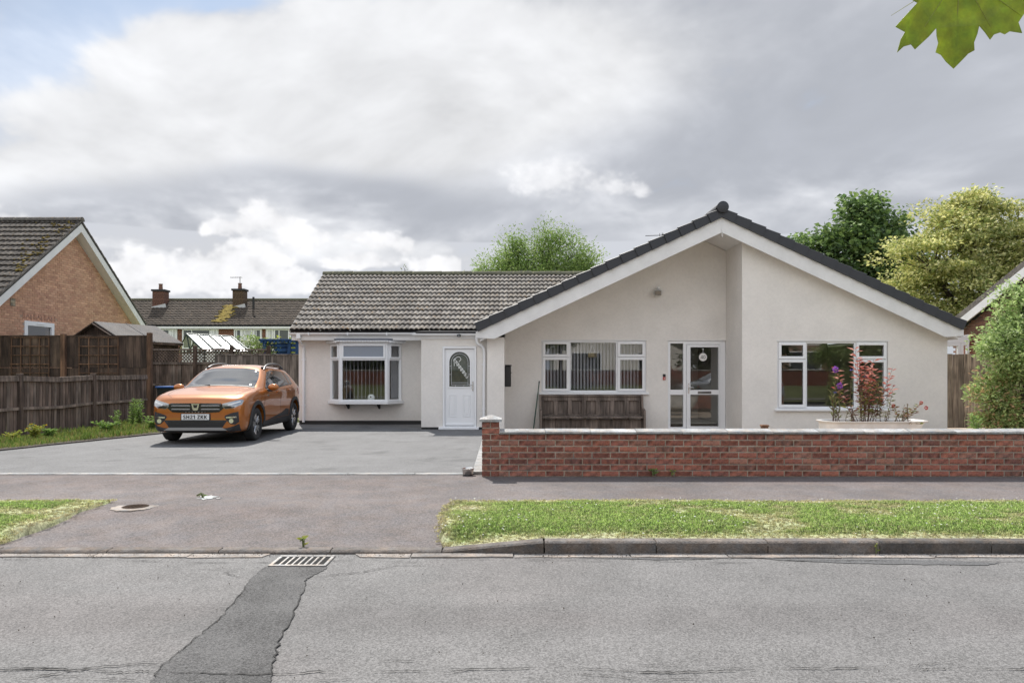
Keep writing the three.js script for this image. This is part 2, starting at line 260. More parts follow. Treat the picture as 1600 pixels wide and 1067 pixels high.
// ---------------------------------------------------------------- ground, road, kerbs, pavements
const RD = -0.102, KZ = -5.92;                                         // road level, face of the kerb
structure('ground', sheet(-700, 700, -900, 300, -0.2, 1, 1), M.earth);
{
  const tone = (x, z, seed, amp, sc = 0.9) => 1 + amp * (fbm(x * sc + 50, z * sc + 50, 4, 0, 0, seed) - 0.5);
  structure('road', sheet(-40, 40, KZ + 0.0, -0.9, RD, 420, 40, (x, z) => {
    const t = tone(x, z, 3, 0.34, 0.7) * tone(x, z, 4, 0.14, 3.2), band = 0.13 * Math.exp(-(((z + 4.35 + 0.25 * (fbm(x * 0.5, 2, 2, 0, 0, 8) - 0.5)) / 0.3) ** 2)) * (0.4 + 1.2 * fbm(x * 1.5, z * 2, 3, 0, 0, 6));   // worn, stained wheel track
    const p = sstep(0.52, 0.7, fbm(x * 0.8 + 9, z * 1.4, 3, 0, 0, 15)) * 0.05; return { c: [t * (1 - band * 0.9 + p), t * (1 - band + p * 0.5), t * (1 - band + p * 0.4)] };
  }), M.road);
  // the asphalt of pavement and crossover: falls to the dropped kerb in front of the drive
  const fall = (x) => sstep(-4.75, -4.2, x) * (1 - sstep(-0.75, -0.2, x));
  const levelAt = (x, z) => -0.078 * sstep(-7.7, KZ - 0.13, z);
  structure('pavement', sheet(-40, 40, -9.77, KZ - 0.12, 0, 320, 36, (x, z) => {
    const t = tone(x, z, 23, 0.30, 0.6) * tone(x, z, 24, 0.12, 2.6), pink = sstep(0.45, 0.68, fbm(x * 0.6 + 3, z * 2.2, 3, 0, 0, 25)), old = sstep(-8.55, -8.45, z + 0.05 * (fbm(x * 2, 1, 2, 0, 0, 2) - 0.5)), dark = sstep(0.58, 0.7, fbm(x * 1.1 + 60, z * 1.1 + 7, 4, 0, 0, 27)) * 0.12;
    const q = t * (old ? 1.0 : 0.93) * (1 - dark); return { y: levelAt(x, z), c: [q * (1 + 0.08 * pink), q * (1 + 0.03 * pink), q * (1 + 0.01 * pink)] };
  }), M.path);
  structure('driveway', mergeGeometries([sheet(-12, -0.52, -20, -9.9, 0.004, 90, 80, (x, z) => { const t = tone(x, z, 33, 0.34, 0.8) * tone(x, z, 34, 0.16, 3) * (1 - 0.3 * sstep(0.66, 0.74, fbm(x * 2.3 + 8, z * 2.3, 3, 0, 0, 36))); return { y: 0.004, c: [t, t, t] }; })]), M.drive);
}
// edging of the drive: narrow concrete strips
{
  const e = thing('driveway_edging', 'pale concrete edging strips between the driveway and the pavement', 'edging'); const r = rng(3);
  let x = -9.4; while (x < -0.55) { const w = Math.min(0.9, -0.55 - x); part(e, 'concrete_strip', chamfer2(x + 0.004, x + w - 0.004, -0.1, 0.012, -9.9, -9.775, 0.005), M.coping[Math.floor(r() * 3)]); x += 0.9; }
  const s = thing('side_edging', 'pale concrete strip running from the brick pier back along the driveway', 'edging');
  for (let i = 0; i < 8; i++) { const z = -9.95 - i * 0.92; part(s, 'concrete_strip', flat4([[-0.535 - 0.012 * i, z], [-0.385, z], [-0.385, z - 0.91], [-0.547 - 0.012 * i, z - 0.91]], 0.02, 0.1), M.coping[i % 3]); }
}
function flat4(p, y, h) { const s = poly(p.map(([x, z]) => [x, -z])); const g = new THREE.ExtrudeGeometry(s, { depth: h, bevelEnabled: false }); g.rotateX(-Math.PI / 2); g.translate(0, y - h, 0); return uvBox(g); }
M.paving = std({ color: lin(0.62, 0.50, 0.38), roughness: 0.95, map: grainB });
structure('front_garden', sheet(-0.38, 14, -30, -9.7, -0.13, 1, 1), M.paving);
structure('back_garden', sheet(-30, 14, -60, -19.9, -0.004, 1, 1), M.turf);
structure('neighbour_garden', sheet(-40, -9.2, -20.2, -9.76, 0.0, 1, 1), M.turf);
// kerb stones: dropped, one sloping stone, full height
{
  const k = thing('kerb', 'row of weathered concrete kerb stones along the road, dropped in front of the driveway', 'kerb');
  const stone = (x0, x1, h0, h1, m, bury = 0.25) => {                // top from h0 at x0 to h1 at x1
    const P = []; const c = 0.014, zf = KZ, zb = KZ - 0.125, yb = RD - bury;
    for (const [x, h, s] of [[x0, h0, 1], [x1, h1, -1]]) for (const [dx, yy, zz] of [[0, yb, zf], [0, yb, zb], [0, h - c, zf], [0, h - c, zb], [0, h - 0.004, zf - c], [c * 0.3, h, zf - c * 1.6], [c * 0.3, h, zb + c * 0.5]]) P.push(new V3(x + s * dx, yy, zz));
    return part(k, 'kerb_stone', uvBox(new ConvexGeometry(P), 1, x0 * 1.7, x0), m);
  };
  const r = rng(5), lowTop = -0.072, mats = M.kerb;
  const step = 0.9;
  let x = -0.566; for (let i = 0; i < 14; i++) { const a = x - step; const full = a < -4.9; stone(a + 0.004, x - 0.004, i === 4 ? 0.0 : full && i > 4 ? 0.0 : lowTop, i === 4 ? lowTop : full && i > 4 ? 0 : lowTop, mats[1 + Math.floor(r() * 2)]); x = a; }
  stone(-0.562, 0.254, lowTop, 0.002, mats[1]);
  x = 0.262; for (let i = 0; i < 12; i++) { stone(x + 0.004, x + step - 0.004, 0.002 - 0.003 * r(), 0.002 - 0.003 * r(), mats[Math.floor(r() * 3)]); x += step; }
  const bk = thing('kerb_far_side', 'kerb stones on the other side of the road behind the viewpoint', 'kerb');
  for (let i = 0; i < 26; i++) { const a = -11.7 + i * 0.9; part(bk, 'kerb_stone', chamfer2(a + 0.004, a + 0.896, RD - 0.2, 0.0, -0.9, -0.775, 0.012), mats[i % 3]); }
}
// channel blocks in the gutter
{
  const c = thing('gutter_channel', 'worn pinkish concrete channel blocks laid in the gutter beside the kerb', 'gutter channel'); const r = rng(9);
  let x = -7.2; while (x < 9) {
    const w = 0.55 + 0.4 * r(), zf = KZ + 0.135 - 0.03 * r();
    if (!(x + w > -1.93 && x < -1.30)) { const n = 5, top = [], P = []; for (let i = 0; i <= n; i++) top.push([lerp(x + 0.006, x + w - 0.006, i / n), zf + 0.022 * (r() - 0.5)]); P.push(...top, [x + w - 0.006, KZ + 0.012], [x + 0.006, KZ + 0.012]); part(c, 'channel_block', flat4(P, RD + 0.006 + 0.006 * r(), 0.05), M.channel[Math.floor(r() * 3)]); }
    else { const a = x, b = x + w; if (a < -1.95 - 0.15) part(c, 'channel_block', flat4([[a, zf], [-1.98, zf - 0.02], [-1.94, KZ + 0.012], [a, KZ + 0.012]], RD + 0.008, 0.05), M.channel[2]); if (b > -1.1) part(c, 'channel_block', flat4([[-1.2, zf - 0.02], [b - 0.006, zf], [b - 0.006, KZ + 0.012], [-1.26, KZ + 0.012]], RD + 0.008, 0.05), M.channel[1]); }
    x += w;
  }
}
// drain in the gutter
{
  const g = thing('gully_grate', 'cast iron drain grate with slanting slots set in the road beside the dropped kerb', 'drain grate', [-1.62, RD, -5.685]);
  const W = 0.44, D = 0.31, y = 0.012;
  const t = 0.02; part(g, 'frame', [chamfer(W, 0.03, 0.035, 0.004, 0, y - 0.015, D / 2 - 0.0175), chamfer(W, 0.03, 0.03, 0.004, 0, y - 0.015, -D / 2 + 0.015), chamfer(t * 1.5, 0.028, D - 0.066, 0.004, -W / 2 + 0.015, y - 0.015, 0.0), chamfer(t * 1.5, 0.028, D - 0.066, 0.004, W / 2 - 0.015, y - 0.015, 0.0)], M.iron);
  for (let i = 0; i < 7; i++) part(g, 'grate_bar', chamfer(0.021, 0.026, D - 0.068, 0.004, -W / 2 + 0.03 + (i + 1) * (W - 0.06) / 8, y - 0.015, 0.0), M.iron);
  part(g, 'slot_shade_sheet', box(W - 0.03, 0.004, D - 0.04, 0, 0.0046, 0), M.hole);  // flat near-black sheet, its colour stands in for shade below the bars
}
// the dark trench patch and the cracks and joints of the road
{
  const r = rng(17);
  const jag = (pts, amp, n) => { const o = []; for (let i = 0; i < pts.length - 1; i++) for (let k = 0; k < n; k++) { const t = k / n; o.push([lerp(pts[i][0], pts[i + 1][0], t) + amp * (r() - 0.5), lerp(pts[i][1], pts[i + 1][1], t) + amp * (r() - 0.5)]); } o.push(pts[pts.length - 1]); return o; };
  const L = jag([[-1.86, -5.52], [-1.85, -5.2], [-1.78, -4.8], [-1.735, -4.39], [-1.735, -4.0], [-1.745, -3.67], [-1.70, -3.45], [-1.66, -2.6], [-1.62, -0.95]], 0.018, 8);
  const R = jag([[-1.12, -0.95], [-1.12, -2.6], [-1.145, -3.46], [-1.20, -3.7], [-1.27, -4.02], [-1.33, -4.5], [-1.41, -5.0], [-1.455, -5.2], [-1.40, -5.38], [-1.38, -5.52]], 0.022, 8);
  tag(part(scene, 'road_patch', flatPoly([...L, ...R], RD + 0.004), M.trench), null, null, null, 'structure');
  const ribbon = (pts, w) => { const P = [], Q = []; for (let i = 0; i < pts.length; i++) { const a = pts[Math.max(0, i - 1)], b = pts[Math.min(pts.length - 1, i + 1)], d = Math.hypot(b[0] - a[0], b[1] - a[1]) || 1, nx = -(b[1] - a[1]) / d, nz = (b[0] - a[0]) / d, h = w * (0.15 + 0.85 * r()) * Math.min(1, 4 * Math.min(i, pts.length - 1 - i) / pts.length + 0.1) / 2; P.push([pts[i][0] + nx * h, pts[i][1] + nz * h]); Q.push([pts[i][0] - nx * h, pts[i][1] - nz * h]); } return flatPoly([...P, ...Q.reverse()], RD + 0.008); };
  const cr = [];
  cr.push(ribbon(L.slice(6, 50), 0.010), ribbon(R.slice(14, 64), 0.011), ribbon(jag([[-1.45, -5.2], [-1.30, -5.30], [-1.12, -5.36], [-0.98, -5.47], [-0.84, -5.52]], 0.02, 7), 0.012), ribbon(jag([[-1.85, -5.2], [-1.98, -5.27], [-2.10, -5.36], [-1.99, -5.46]], 0.02, 6), 0.008), ribbon(jag([[-1.745, -3.68], [-2.0, -3.66], [-2.15, -3.60], [-2.28, -3.52], [-2.4, -3.50]], 0.02, 7), 0.014));
  const line = (x0, x1, z, amp, w, n) => { const p = []; let zz = z; for (let i = 0; i <= n; i++) { const x = lerp(x0, x1, i / n); zz = z + amp * (fbm(x * 1.3, z * 9, 4, 0, 0, 77) - 0.5) + 0.016 * (r() - 0.5); p.push([x, zz]); } return ribbon(p, w); };
  for (let x = -3; x < 3; x += 0.33) { if (r() < 0.72) cr.push(line(x, x + 0.42 * (0.5 + r()), -3.60, 0.22, 0.012, 22)); if (r() < 0.35) cr.push(line(x, x + 0.3, -3.53, 0.3, 0.007, 14)); if (r() < 0.3) cr.push(line(x, x + 0.25, -3.68, 0.3, 0.006, 14)); }
  for (let x = -4.5; x < 4.8; x += 0.5) if (r() < 0.75) cr.push(line(x, x + 0.5 * (0.4 + r()), KZ + 0.18 + 0.1 * r(), 0.06, 0.012, 16));
  cr.push(line(-2.6, -1.9, -3.62, 0.4, 0.014, 24), line(-2.35, -1.95, -5.42, 0.2, 0.008, 16), line(-1.0, -0.6, -5.55, 0.1, 0.01, 14));
  const o = part(scene, 'road_cracks', cr, M.crack); tag(o, 'dark cracks and open joints running across the asphalt road', null, null, 'stuff');
  // darker reinstated strips beside the channel
  const patch = (pts) => tag(part(scene, numbered('road_patch_small'), flatPoly(jag(pts, 0.02, 6), RD + 0.004), M.trench2), null, null, null, 'structure');
  M.trench2 = std({ color: lin(0.15, 0.15, 0.152), roughness: 0.85, map: grainA, bumpMap: asphaltBump, bumpScale: 0.004 });
  patch([[1.9, -5.78], [2.4, -5.66], [2.9, -5.6], [3.6, -5.58], [3.75, -5.64], [3.3, -5.72], [2.6, -5.76], [1.9, -5.78]]);
  patch([[0.5, -5.78], [1.1, -5.74], [1.5, -5.75], [1.75, -5.78], [0.5, -5.785]]);
  // loose grit in the gutter
  const gp = new THREE.IcosahedronGeometry(1, 0), inst = new THREE.InstancedMesh(gp, M.channel[0], 2600), m4 = new THREE.Matrix4(), q = new THREE.Quaternion(), col = new THREE.Color();
  for (let i = 0; i < 2600; i++) { const s = 0.0018 + 0.0045 * r() * r(); const edge = r() < 0.75; const x = lerp(-6, 6, r()), z = edge ? KZ + 0.015 + 0.16 * r() * r() : lerp(KZ + 0.1, -2.6, r()); q.setFromEuler(new THREE.Euler(r() * 6, r() * 6, r() * 6)); m4.compose(new V3(x, RD + 0.008 + s * 0.4, z), q, new V3(s, s * 0.7, s)); inst.setMatrixAt(i, m4); const g = 0.25 + 0.9 * r(); inst.setColorAt(i, col.setRGB(g, g * 0.93, g * 0.85)); }
  inst.name = 'gutter_grit'; shade(inst); tag(inst, 'loose grit and small stones lying in the gutter', null, null, 'stuff'); scene.add(inst);
}
// grass verges
{
  const kerbTop = (x) => x > -2.4 ? lerp(-0.072, 0.002, clamp((x + 0.566) / 0.82, 0, 1)) : lerp(-0.072, 0, clamp((-4.17 - x) / 0.9, 0, 1));
  const vh = (x, z) => { const h = 0.012 + 0.022 * fbm(x * 1.2, z * 1.2, 3, 0, 0, 51); return lerp(Math.min(h, kerbTop(x) - 0.002), h, sstep(0.0, 0.5, KZ - 0.125 - z)); };
  const edgeL = (z) => -4.2 + 0.1 * (fbm(z * 2.5, 3, 3, 0, 0, 52) - 0.5) + 0.10 * (z + 6.8) * -0.5, edgeR = (z) => -0.66 + 0.16 * (fbm(z * 2.5, 9, 3, 0, 0, 53) - 0.5) + 0.035 * (z + 6.8), back = (x) => -7.76 + 0.07 * (fbm(x * 2.2, 1, 3, 0, 0, 54) - 0.5);
  const dry = (x, z) => { const e = Math.min(x > -2.4 ? x - edgeR(z) : edgeL(z) - x, z - back(x), KZ - 0.125 - z); return Math.max(sstep(0.3, 0.02, e + 0.28 * (fbm(x * 5, z * 5, 3, 0, 0, 56) - 0.5)) * 0.85, sstep(0.60, 0.74, fbm(x * 1.7 + 5, z * 2.4, 4, 0, 0, 57)) * 0.7, Math.exp(-(((x + 0.42) / 0.22) ** 2 + ((z + 7.28) / 0.2) ** 2)) * 1.0); };
  const turf = (x0, x1) => sheet(x0, x1, -7.76, KZ - 0.118, 0, Math.round((x1 - x0) * 22), 40, (x, z) => { const inside = x > -2.4 ? sstep(edgeR(z) - 0.02, edgeR(z) + 0.08, x) : 1 - sstep(edgeL(z) - 0.08, edgeL(z) + 0.02, x); const i2 = inside * sstep(back(x), back(x) + 0.05, z); const d = dry(x, z), n = 0.8 + 0.5 * fbm(x * 6, z * 6, 3, 0, 0, 58); return { y: lerp(-0.15, vh(x, z), i2), c: [lerp(1.35, 1.5, d) * n, lerp(1.6, 1.25, d) * n, lerp(1.5, 2.4, d) * n] }; });
  structure('verge_turf', mergeGeometries([turf(-0.9, 12), turf(-12, -3.9)]), M.turf);
  // blades
  const r = rng(61), tuft = (n, h, lean, seed) => { const q = rng(seed), pos = [], nor = [], idx = []; for (let i = 0; i < n; i++) { const a = q() * 6.28, ox = 0.026 * (q() - 0.5), oz = 0.026 * (q() - 0.5), w = 0.0022 + 0.0018 * q(), hh = h * (0.5 + 0.7 * q()), l = lean * (0.3 + q()), ca = Math.cos(a), sa = Math.sin(a), b = pos.length / 3; pos.push(ox - sa * w, 0, oz + ca * w, ox + sa * w, 0, oz - ca * w, ox + ca * l * 0.45 - sa * w * 0.8, hh * 0.62, oz + sa * l * 0.45 + ca * w * 0.8, ox + ca * l * 0.45 + sa * w * 0.8, hh * 0.62, oz + sa * l * 0.45 - ca * w * 0.8, ox + ca * l, hh, oz + sa * l); for (let k = 0; k < 5; k++) nor.push(ca * 0.4, 0.9, sa * 0.4); idx.push(b, b + 1, b + 2, b + 1, b + 3, b + 2, b + 2, b + 3, b + 4); } const g = new THREE.BufferGeometry(); g.setAttribute('position', new THREE.Float32BufferAttribute(pos, 3)); g.setAttribute('normal', new THREE.Float32BufferAttribute(nor, 3)); g.setIndex(idx); return g; };
  M.blade = phys({ color: lin(1, 1, 1), roughness: 0.8, transmission: 0.5, thickness: 0, specularIntensity: 0.6 });
  const spread = (name, label, n, pick, geo, paint) => { const m = new THREE.InstancedMesh(geo, M.blade, n), m4 = new THREE.Matrix4(), q = new THREE.Quaternion(), c = new THREE.Color(); let k = 0; for (let i = 0; i < n; i++) { const p = pick(); if (!p) continue; q.setFromAxisAngle(new V3(0, 1, 0), r() * 6.283); const s = p[3]; m4.compose(new V3(p[0], p[1], p[2]), q, new V3(s, s * (0.7 + 0.6 * r()), s)); m.setMatrixAt(k, m4); m.setColorAt(k, paint(c, p)); k++; } m.count = k; m.name = name; shade(m); tag(m, label, null, null, 'stuff'); scene.add(m); };
  const onVerge = (x0, x1) => () => { const x = lerp(x0, x1, r()), z = lerp(-7.74, KZ - 0.125, r()); if (x > -2.4 ? x < edgeR(z) : x > edgeL(z)) return null; if (z < back(x)) return null; const d = dry(x, z); if (d > 0.35 && r() < d * 0.75) return null; return [x, vh(x, z) - 0.004, z, lerp(1.15, 0.7, d), d]; };
  const green = (c, p) => { const n = fbm(p[0] * 1.6, p[2] * 2.4, 4, 0, 0, 66), dry2 = clamp(p[4] * 1.1 + (r() < 0.10 ? 0.8 : 0) + sstep(0.5, 0.8, n) * 0.18, 0, 1), v = 0.75 + 0.55 * r(); return c.setRGB(lerp(0.60, 0.84, dry2) * v, lerp(0.79, 0.77, dry2) * v, lerp(0.25, 0.48, dry2) * v); };
  const T = tuft(11, 0.019, 0.02, 5);
  spread('verge_grass', 'mown sunlit grass of the long verge in front of the brick wall', 46000, onVerge(-0.8, 7), T, green);
  spread('verge_grass_001', 'mown grass corner of the verge beside the driveway crossover', 13000, onVerge(-7.2, -3.95), T, green);
  // coarser leaves and small pale flower heads in the turf
  const daisy = new THREE.CircleGeometry(0.007, 6); daisy.rotateX(-1.25); daisy.translate(0, 0.035, 0);
  spread('verge_daisies', 'tiny white daisies scattered through the verge grass', 900, () => { const p = onVerge(-0.8, 6)(); if (!p || fbm(p[0] * 1.5, p[2] * 2, 3, 0, 0, 68) < 0.47) return null; p[3] = 0.7 + 0.7 * r(); return p; }, daisy, (c) => { const v = 0.5 + 0.35 * r(); return c.setRGB(v, v, v * 0.93); });
  // the far side of the road, behind the viewpoint: footway, bank
  structure('far_bank', sheet(-40, 40, -0.78, 30, 0, 60, 50, (x, z) => { const n = 0.4 + 0.25 * fbm(x, z, 3, 0, 0, 71); return { y: 0.05 + 0.6 * sstep(1.6, 5, z) - 0.05 * sstep(0, -0.8, z), c: [n, n, n] }; }), M.turf);
  structure('far_footway', sheet(-40, 40, 0.25, 1.75, 0.07, 1, 1), M.concrete);
}
// ---------------------------------------------------------------- the bungalow
const D0 = 17.4, D1 = 18.7, DL = 19.3, DP = 17.57, DV = 17.1;           // depths: gable front, recessed wall, wall of the low wing, porch front, verge
const AX = 4.88, AY = 5.167, SL = 0.467;                                // ridge of the gable roof and its slope
const roofY = (x) => AY - SL * Math.abs(x - AX);
const GX0 = -0.862, GX1 = 10.53;
const house = thing('bungalow', 'white rendered bungalow with a wide front gable and a lower tiled wing', 'house');
{
  const u = 0.46;                                                       // wall tops below the roof surface
  // front wall of the gable, with its window opening
  const w3 = { x0: 6.279, x1: 8.90, y0: 0.50, y1: 2.104 };
  const s = poly([[5.447, -0.2], [10.304, -0.2], [10.304, roofY(10.304) - u], [5.447, roofY(5.447) - u]]);
  s.holes.push(rectHole(w3.x0, w3.x1, w3.y0, w3.y1));
  part(house, 'gable_wall', extrude(s, 0.28, -D0 - 0.28), M.render);
  // return of the recess and the pier at the other end of the gable
  part(house, 'return_wall', (() => { const g = extrude(poly([[D0 + 0.281, -0.2], [D1 + 0.2, -0.2], [D1 + 0.2, roofY(5.447) - u], [D0 + 0.281, roofY(5.447) - u]]), 0.25, 0); g.rotateY(Math.PI / 2); g.translate(5.447, 0, 0); return uvBox(g); })(), M.render);
  part(house, 'pier_wall', box2(-0.59, -0.18, -0.2, roofY(-0.59) - u + 0.04, -D1 - 0.2, -D0), M.render);
  // recessed wall with window and entrance
  const w2 = { x0: 0.748, x1: 3.415, y0: 0.85, y1: 2.178 }, dr = { x0: 3.967, x1: 5.447, y0: -0.1, y1: 2.173 };
  const t = poly([[-0.18, -0.2], [dr.x0, -0.2], [dr.x0, dr.y1], [5.446, dr.y1], [5.446, roofY(5.446) - u], [AX, roofY(AX) - u], [-0.18, roofY(-0.18) - u]]);
  t.holes.push(rectHole(w2.x0, w2.x1, w2.y0, w2.y1));
  part(house, 'recessed_wall', extrude(t, 0.26, -D1 - 0.26), M.render);
  // the low wing: wall with the bay opening, porch box
  const wl = poly([[-5.6, 0.1], [-2.17, 0.1], [-2.17, 2.36], [-5.6, 2.36]]); wl.holes.push(rectHole(-4.72, -2.95, 0.60, 2.12));
  part(house, 'wing_wall', extrude(wl, 0.26, -DL - 0.26), M.render);
  part(house, 'wing_plinth', box2(-5.59, -2.17, -0.1, 0.1, -DL - 0.2, -DL - 0.012), M.plinth);
  const ds = poly([[-2.17, 0.055], [-1.66, 0.055], [-1.66, 1.985], [-0.845, 1.985], [-0.845, 0.055], [-0.592, 0.055], [-0.592, 2.29], [-2.17, 2.29]]);
  part(house, 'porch_wall', extrude(ds, 0.24, -DP - 0.24), M.render);
  for (const [a, b] of [[-2.165, -1.665], [-0.84, -0.592]]) part(house, 'porch_plinth', box2(a, b, -0.1, 0.055, -DP - 0.2, -DP - 0.015), M.plinth);
  part(house, 'porch_side_wall', box2(-2.168, -1.93, -0.1, 2.29, -DL, -DP - 0.241), M.render);
  // end, side and back walls
  const gw = poly([[DL + 0.261, -0.1], [25.2, -0.1], [25.2, 2.3], [22.1, 4.1], [DL + 0.261, 2.5]]);
  const ge = extrude(gw, 0.26, 0); ge.rotateY(Math.PI / 2); ge.translate(-5.6, 0, 0); part(house, 'wing_end_wall', uvBox(ge), M.render);
  part(house, 'side_wall', box2(10.024, 10.304, -0.1, roofY(10.304) - u, -27, -D0 - 0.281), M.render);
  part(house, 'back_wall', box2(-5.3, 10.02, -0.1, 2.3, -27.2, -27), M.render);
  const bw = poly([[-0.3, 2.3], [10.0, 2.3], [10.0, 2.31], [AX, roofY(AX) - u], [-0.3, 2.4]]); part(house, 'back_gable_wall', extrude(bw, 0.2, -27.2), M.render);
  // rooms
  part(house, 'room_floor', box2(-5.3, 10.0, 0.0, 0.02, -26.9, -DL - 0.3), M.inside);
  part(house, 'room_ceiling', box2(-5.3, 10.0, 2.34, 2.38, -26.9, -DL - 0.3), M.inside);
  part(house, 'room_partition', [box2(-5.3, 10.0, 0.02, 2.34, -23.4, -23.3), box2(-0.4, -0.3, 0.02, 2.34, -23.3, -DL - 0.3), box2(3.75, 3.85, 0.02, 2.34, -23.3, -D1 - 0.27), box2(5.45, 5.55, 0.02, 2.34, -23.3, -D1 - 0.27), box2(5.7, 10.0, 2.34, 2.38, -DL - 0.3, -D0 - 0.3), box2(-0.17, 5.5, 2.34, 2.38, -DL - 0.3, -D1 - 0.27)], M.insideDark);

  // ------------------------------------------------ gable roof
  for (const sgn of [-1, 1]) {
    const ex = sgn < 0 ? GX0 : GX1, th = 0.2, y = (x) => roofY(x);
    const sl = poly(sgn < 0 ? [[ex, y(ex)], [AX, AY], [AX, AY - th], [ex, y(ex) - th]] : [[AX, AY], [ex, y(ex)], [ex, y(ex) - th], [AX, AY - th]]);
    part(house, 'gable_roof_slope', extrude(sl, 9.9, -27.3), M.darkTile);
    const so = poly(sgn < 0 ? [[ex + 0.12, y(ex + 0.12) - 0.42], [AX, AY - 0.42], [AX, AY - 0.45], [ex + 0.12, y(ex + 0.12) - 0.45]] : [[AX, AY - 0.42], [ex - 0.12, y(ex - 0.12) - 0.42], [ex - 0.12, y(ex - 0.12) - 0.45], [AX, AY - 0.45]]);
    part(house, 'soffit', extrude(so, D1 + 0.1 - DV - 0.03, -D1 - 0.1), M.fascia);
    // barge board: deep at the eaves end, where it is cut back level
    const lo = 0.555, a = ex + sgn * -0.02, bx = ex - sgn * 0.45;
    const bb = poly([[AX, AY - 0.19], [a, y(a) - 0.19], [a, y(a) - 0.33], [bx, y(bx) - lo], [AX, AY - lo]]);
    part(house, 'barge_board', extrude(bb, 0.04, -DV - 0.04, 0.004), M.fascia);
    // stepped verge caps, one for each course of tiles
    const len = Math.hypot(ex - AX, SL * (ex - AX)), n = 17, ang = Math.atan(SL), c0 = len / n;
    for (let i = 0; i < n; i++) {
      const k = (i + 0.5) * c0, cx = AX + sgn * k * Math.cos(ang), cy = AY - k * Math.sin(ang);
      const P = [], L0 = c0 * 0.52, dep = 0.16, hi = 0.0, st = 0.027;       // lower end stands proud of the cap below
      for (const [q, o] of [[-L0, 0.0], [L0, st]]) for (const [yy, zz] of [[hi + o, 0.05 + o], [-0.185 - o * 0.5, 0.05 + o], [hi + o, -dep], [-0.185, -dep * 0.2], [hi + o + 0.012, 0.02 + o]]) P.push(new V3(sgn * q, yy, zz));
      const g = new ConvexGeometry(P); g.rotateZ(-sgn * ang); g.translate(cx, cy, -DV); part(house, 'verge_cap', uvBox(g), M.verge);
    }
  }
  const rc = lathe([[0, 0], [0.12, 0], [0.133, 0.012], [0.133, 0.06], [0.0, 0.06]], 24); rc.rotateX(Math.PI / 2); rc.translate(AX, AY + 0.02, -DV + 0.055); part(house, 'ridge_end_cap', rc, M.verge);
  for (let i = 0; i < 22; i++) { const g = new THREE.CylinderGeometry(0.145, 0.15, 0.46, 14, 1, false, 0, Math.PI); g.rotateZ(Math.PI / 2); g.rotateY(Math.PI / 2); g.translate(AX, AY - 0.01 + (i % 2) * 0.004, -DV - 0.2 - i * 0.455); part(house, 'ridge_tile', uvBox(g), M.verge); }
  part(house, 'finial', [bar([AX - 0.015, AY - 0.46, -DV + 0.012], [AX + 0.012, AY - 0.66, -DV + 0.012], 0.008, 0.008)], M.fascia);
  // gutter at the far eaves
  part(house, 'side_gutter', tube([[GX1 - 0.02, roofY(GX1) - 0.28, -DV - 0.1], [GX1 - 0.02, roofY(GX1) - 0.3, -27]], 0.06, 2, 8), M.upvc);

  // ------------------------------------------------ tiled roof of the low wing
  const EZ = -18.76, EY = 2.43, RZ = -22.1, RY = 4.29, pitch = Math.atan2(RY - EY, EZ - RZ), slope = Math.hypot(RY - EY, EZ - RZ), rows = 13, gauge = slope / rows, X0 = -5.68, tw = 0.254;
  const profile = (n) => { const o = []; for (let i = 0; i <= n; i++) { const t = i / n * 2; const f = t % 1; o.push([tw * i / n - tw / 2, 0.034 * Math.pow(Math.sin(Math.PI * clamp((f) * 1.0, 0, 1)), 1.3) * (i === n ? 0 : 1)]); } return o; };
  function tileGeo(seed) {                                              // two rolls, a thick front edge, overlapping the course below
    const q = rng(seed), pr = profile(12), L = gauge * 1.22, pos = [], idx = [], th = 0.028, lift = 0.042 + 0.008 * q(), tw2 = 0.012 * (q() - 0.5);
    for (const [z, up] of [[0, lift], [-L, 0.0]]) for (const [x, y] of pr) pos.push(x, y + up + tw2 * x * 4, z);
    const n = pr.length; for (let i = 0; i < n - 1; i++) idx.push(i, i + 1, n + i, i + 1, n + i + 1, n + i);
    const f = pos.length / 3; for (const [x, y] of pr) pos.push(x, y + lift + tw2 * x * 4, 0); for (const [x, y] of pr) pos.push(x, y + lift - th + tw2 * x * 4, -0.002);
    for (let i = 0; i < n - 1; i++) idx.push(f + i, f + n + i, f + i + 1, f + i + 1, f + n + i, f + n + i + 1);
    const g = new THREE.BufferGeometry(); g.setAttribute('position', new THREE.Float32BufferAttribute(pos, 3)); g.setIndex(idx); g.computeVertexNormals();
    const uv = []; for (let i = 0; i < pos.length; i += 3) uv.push(pos[i] + seed * 0.37, pos[i + 2] + pos[i + 1] + seed * 0.21); g.setAttribute('uv', new THREE.Float32BufferAttribute(uv, 2)); return g;
  }
  const geos = [1, 2, 3, 4, 5].map(tileGeo), r = rng(33), list = [];
  for (let k = 0; k < rows; k++) {
    const t = k * gauge, z = EZ - t * Math.cos(pitch), y = EY + t * Math.sin(pitch);
    for (let i = 0; i < 40; i++) { const x = X0 + tw / 2 + 0.002 + i * tw; const gx = AX - (AY - y - 0.16) / SL; if (x > gx + 0.12) break; list.push([x, y, z, Math.hypot(x, z)]); }
  }
  list.sort((a, b) => a[3] - b[3]);
  const rest = [];
  list.forEach(([x, y, z], i) => {
    const gi = Math.floor(r() * 5), hot = fbm(x * 0.9 + 4, y * 2, 3, 0, 0, 91), mi = hot > 0.55 && r() < 0.5 ? (r() < 0.5 ? 2 : 5) : Math.floor(r() * 5), rx = pitch + 0.012 * (r() - 0.5), rz = 0.012 * (r() - 0.5);
    if (i < 300) { const o = part(house, 'roof_tile', geos[gi], M.tile[mi], [x, y, z]); o.rotation.set(rx, 0, rz); }
    else { const g = geos[gi].clone(); g.rotateZ(rz); g.rotateX(rx); g.translate(x, y, z); rest.push(g.toNonIndexed()); }
  });
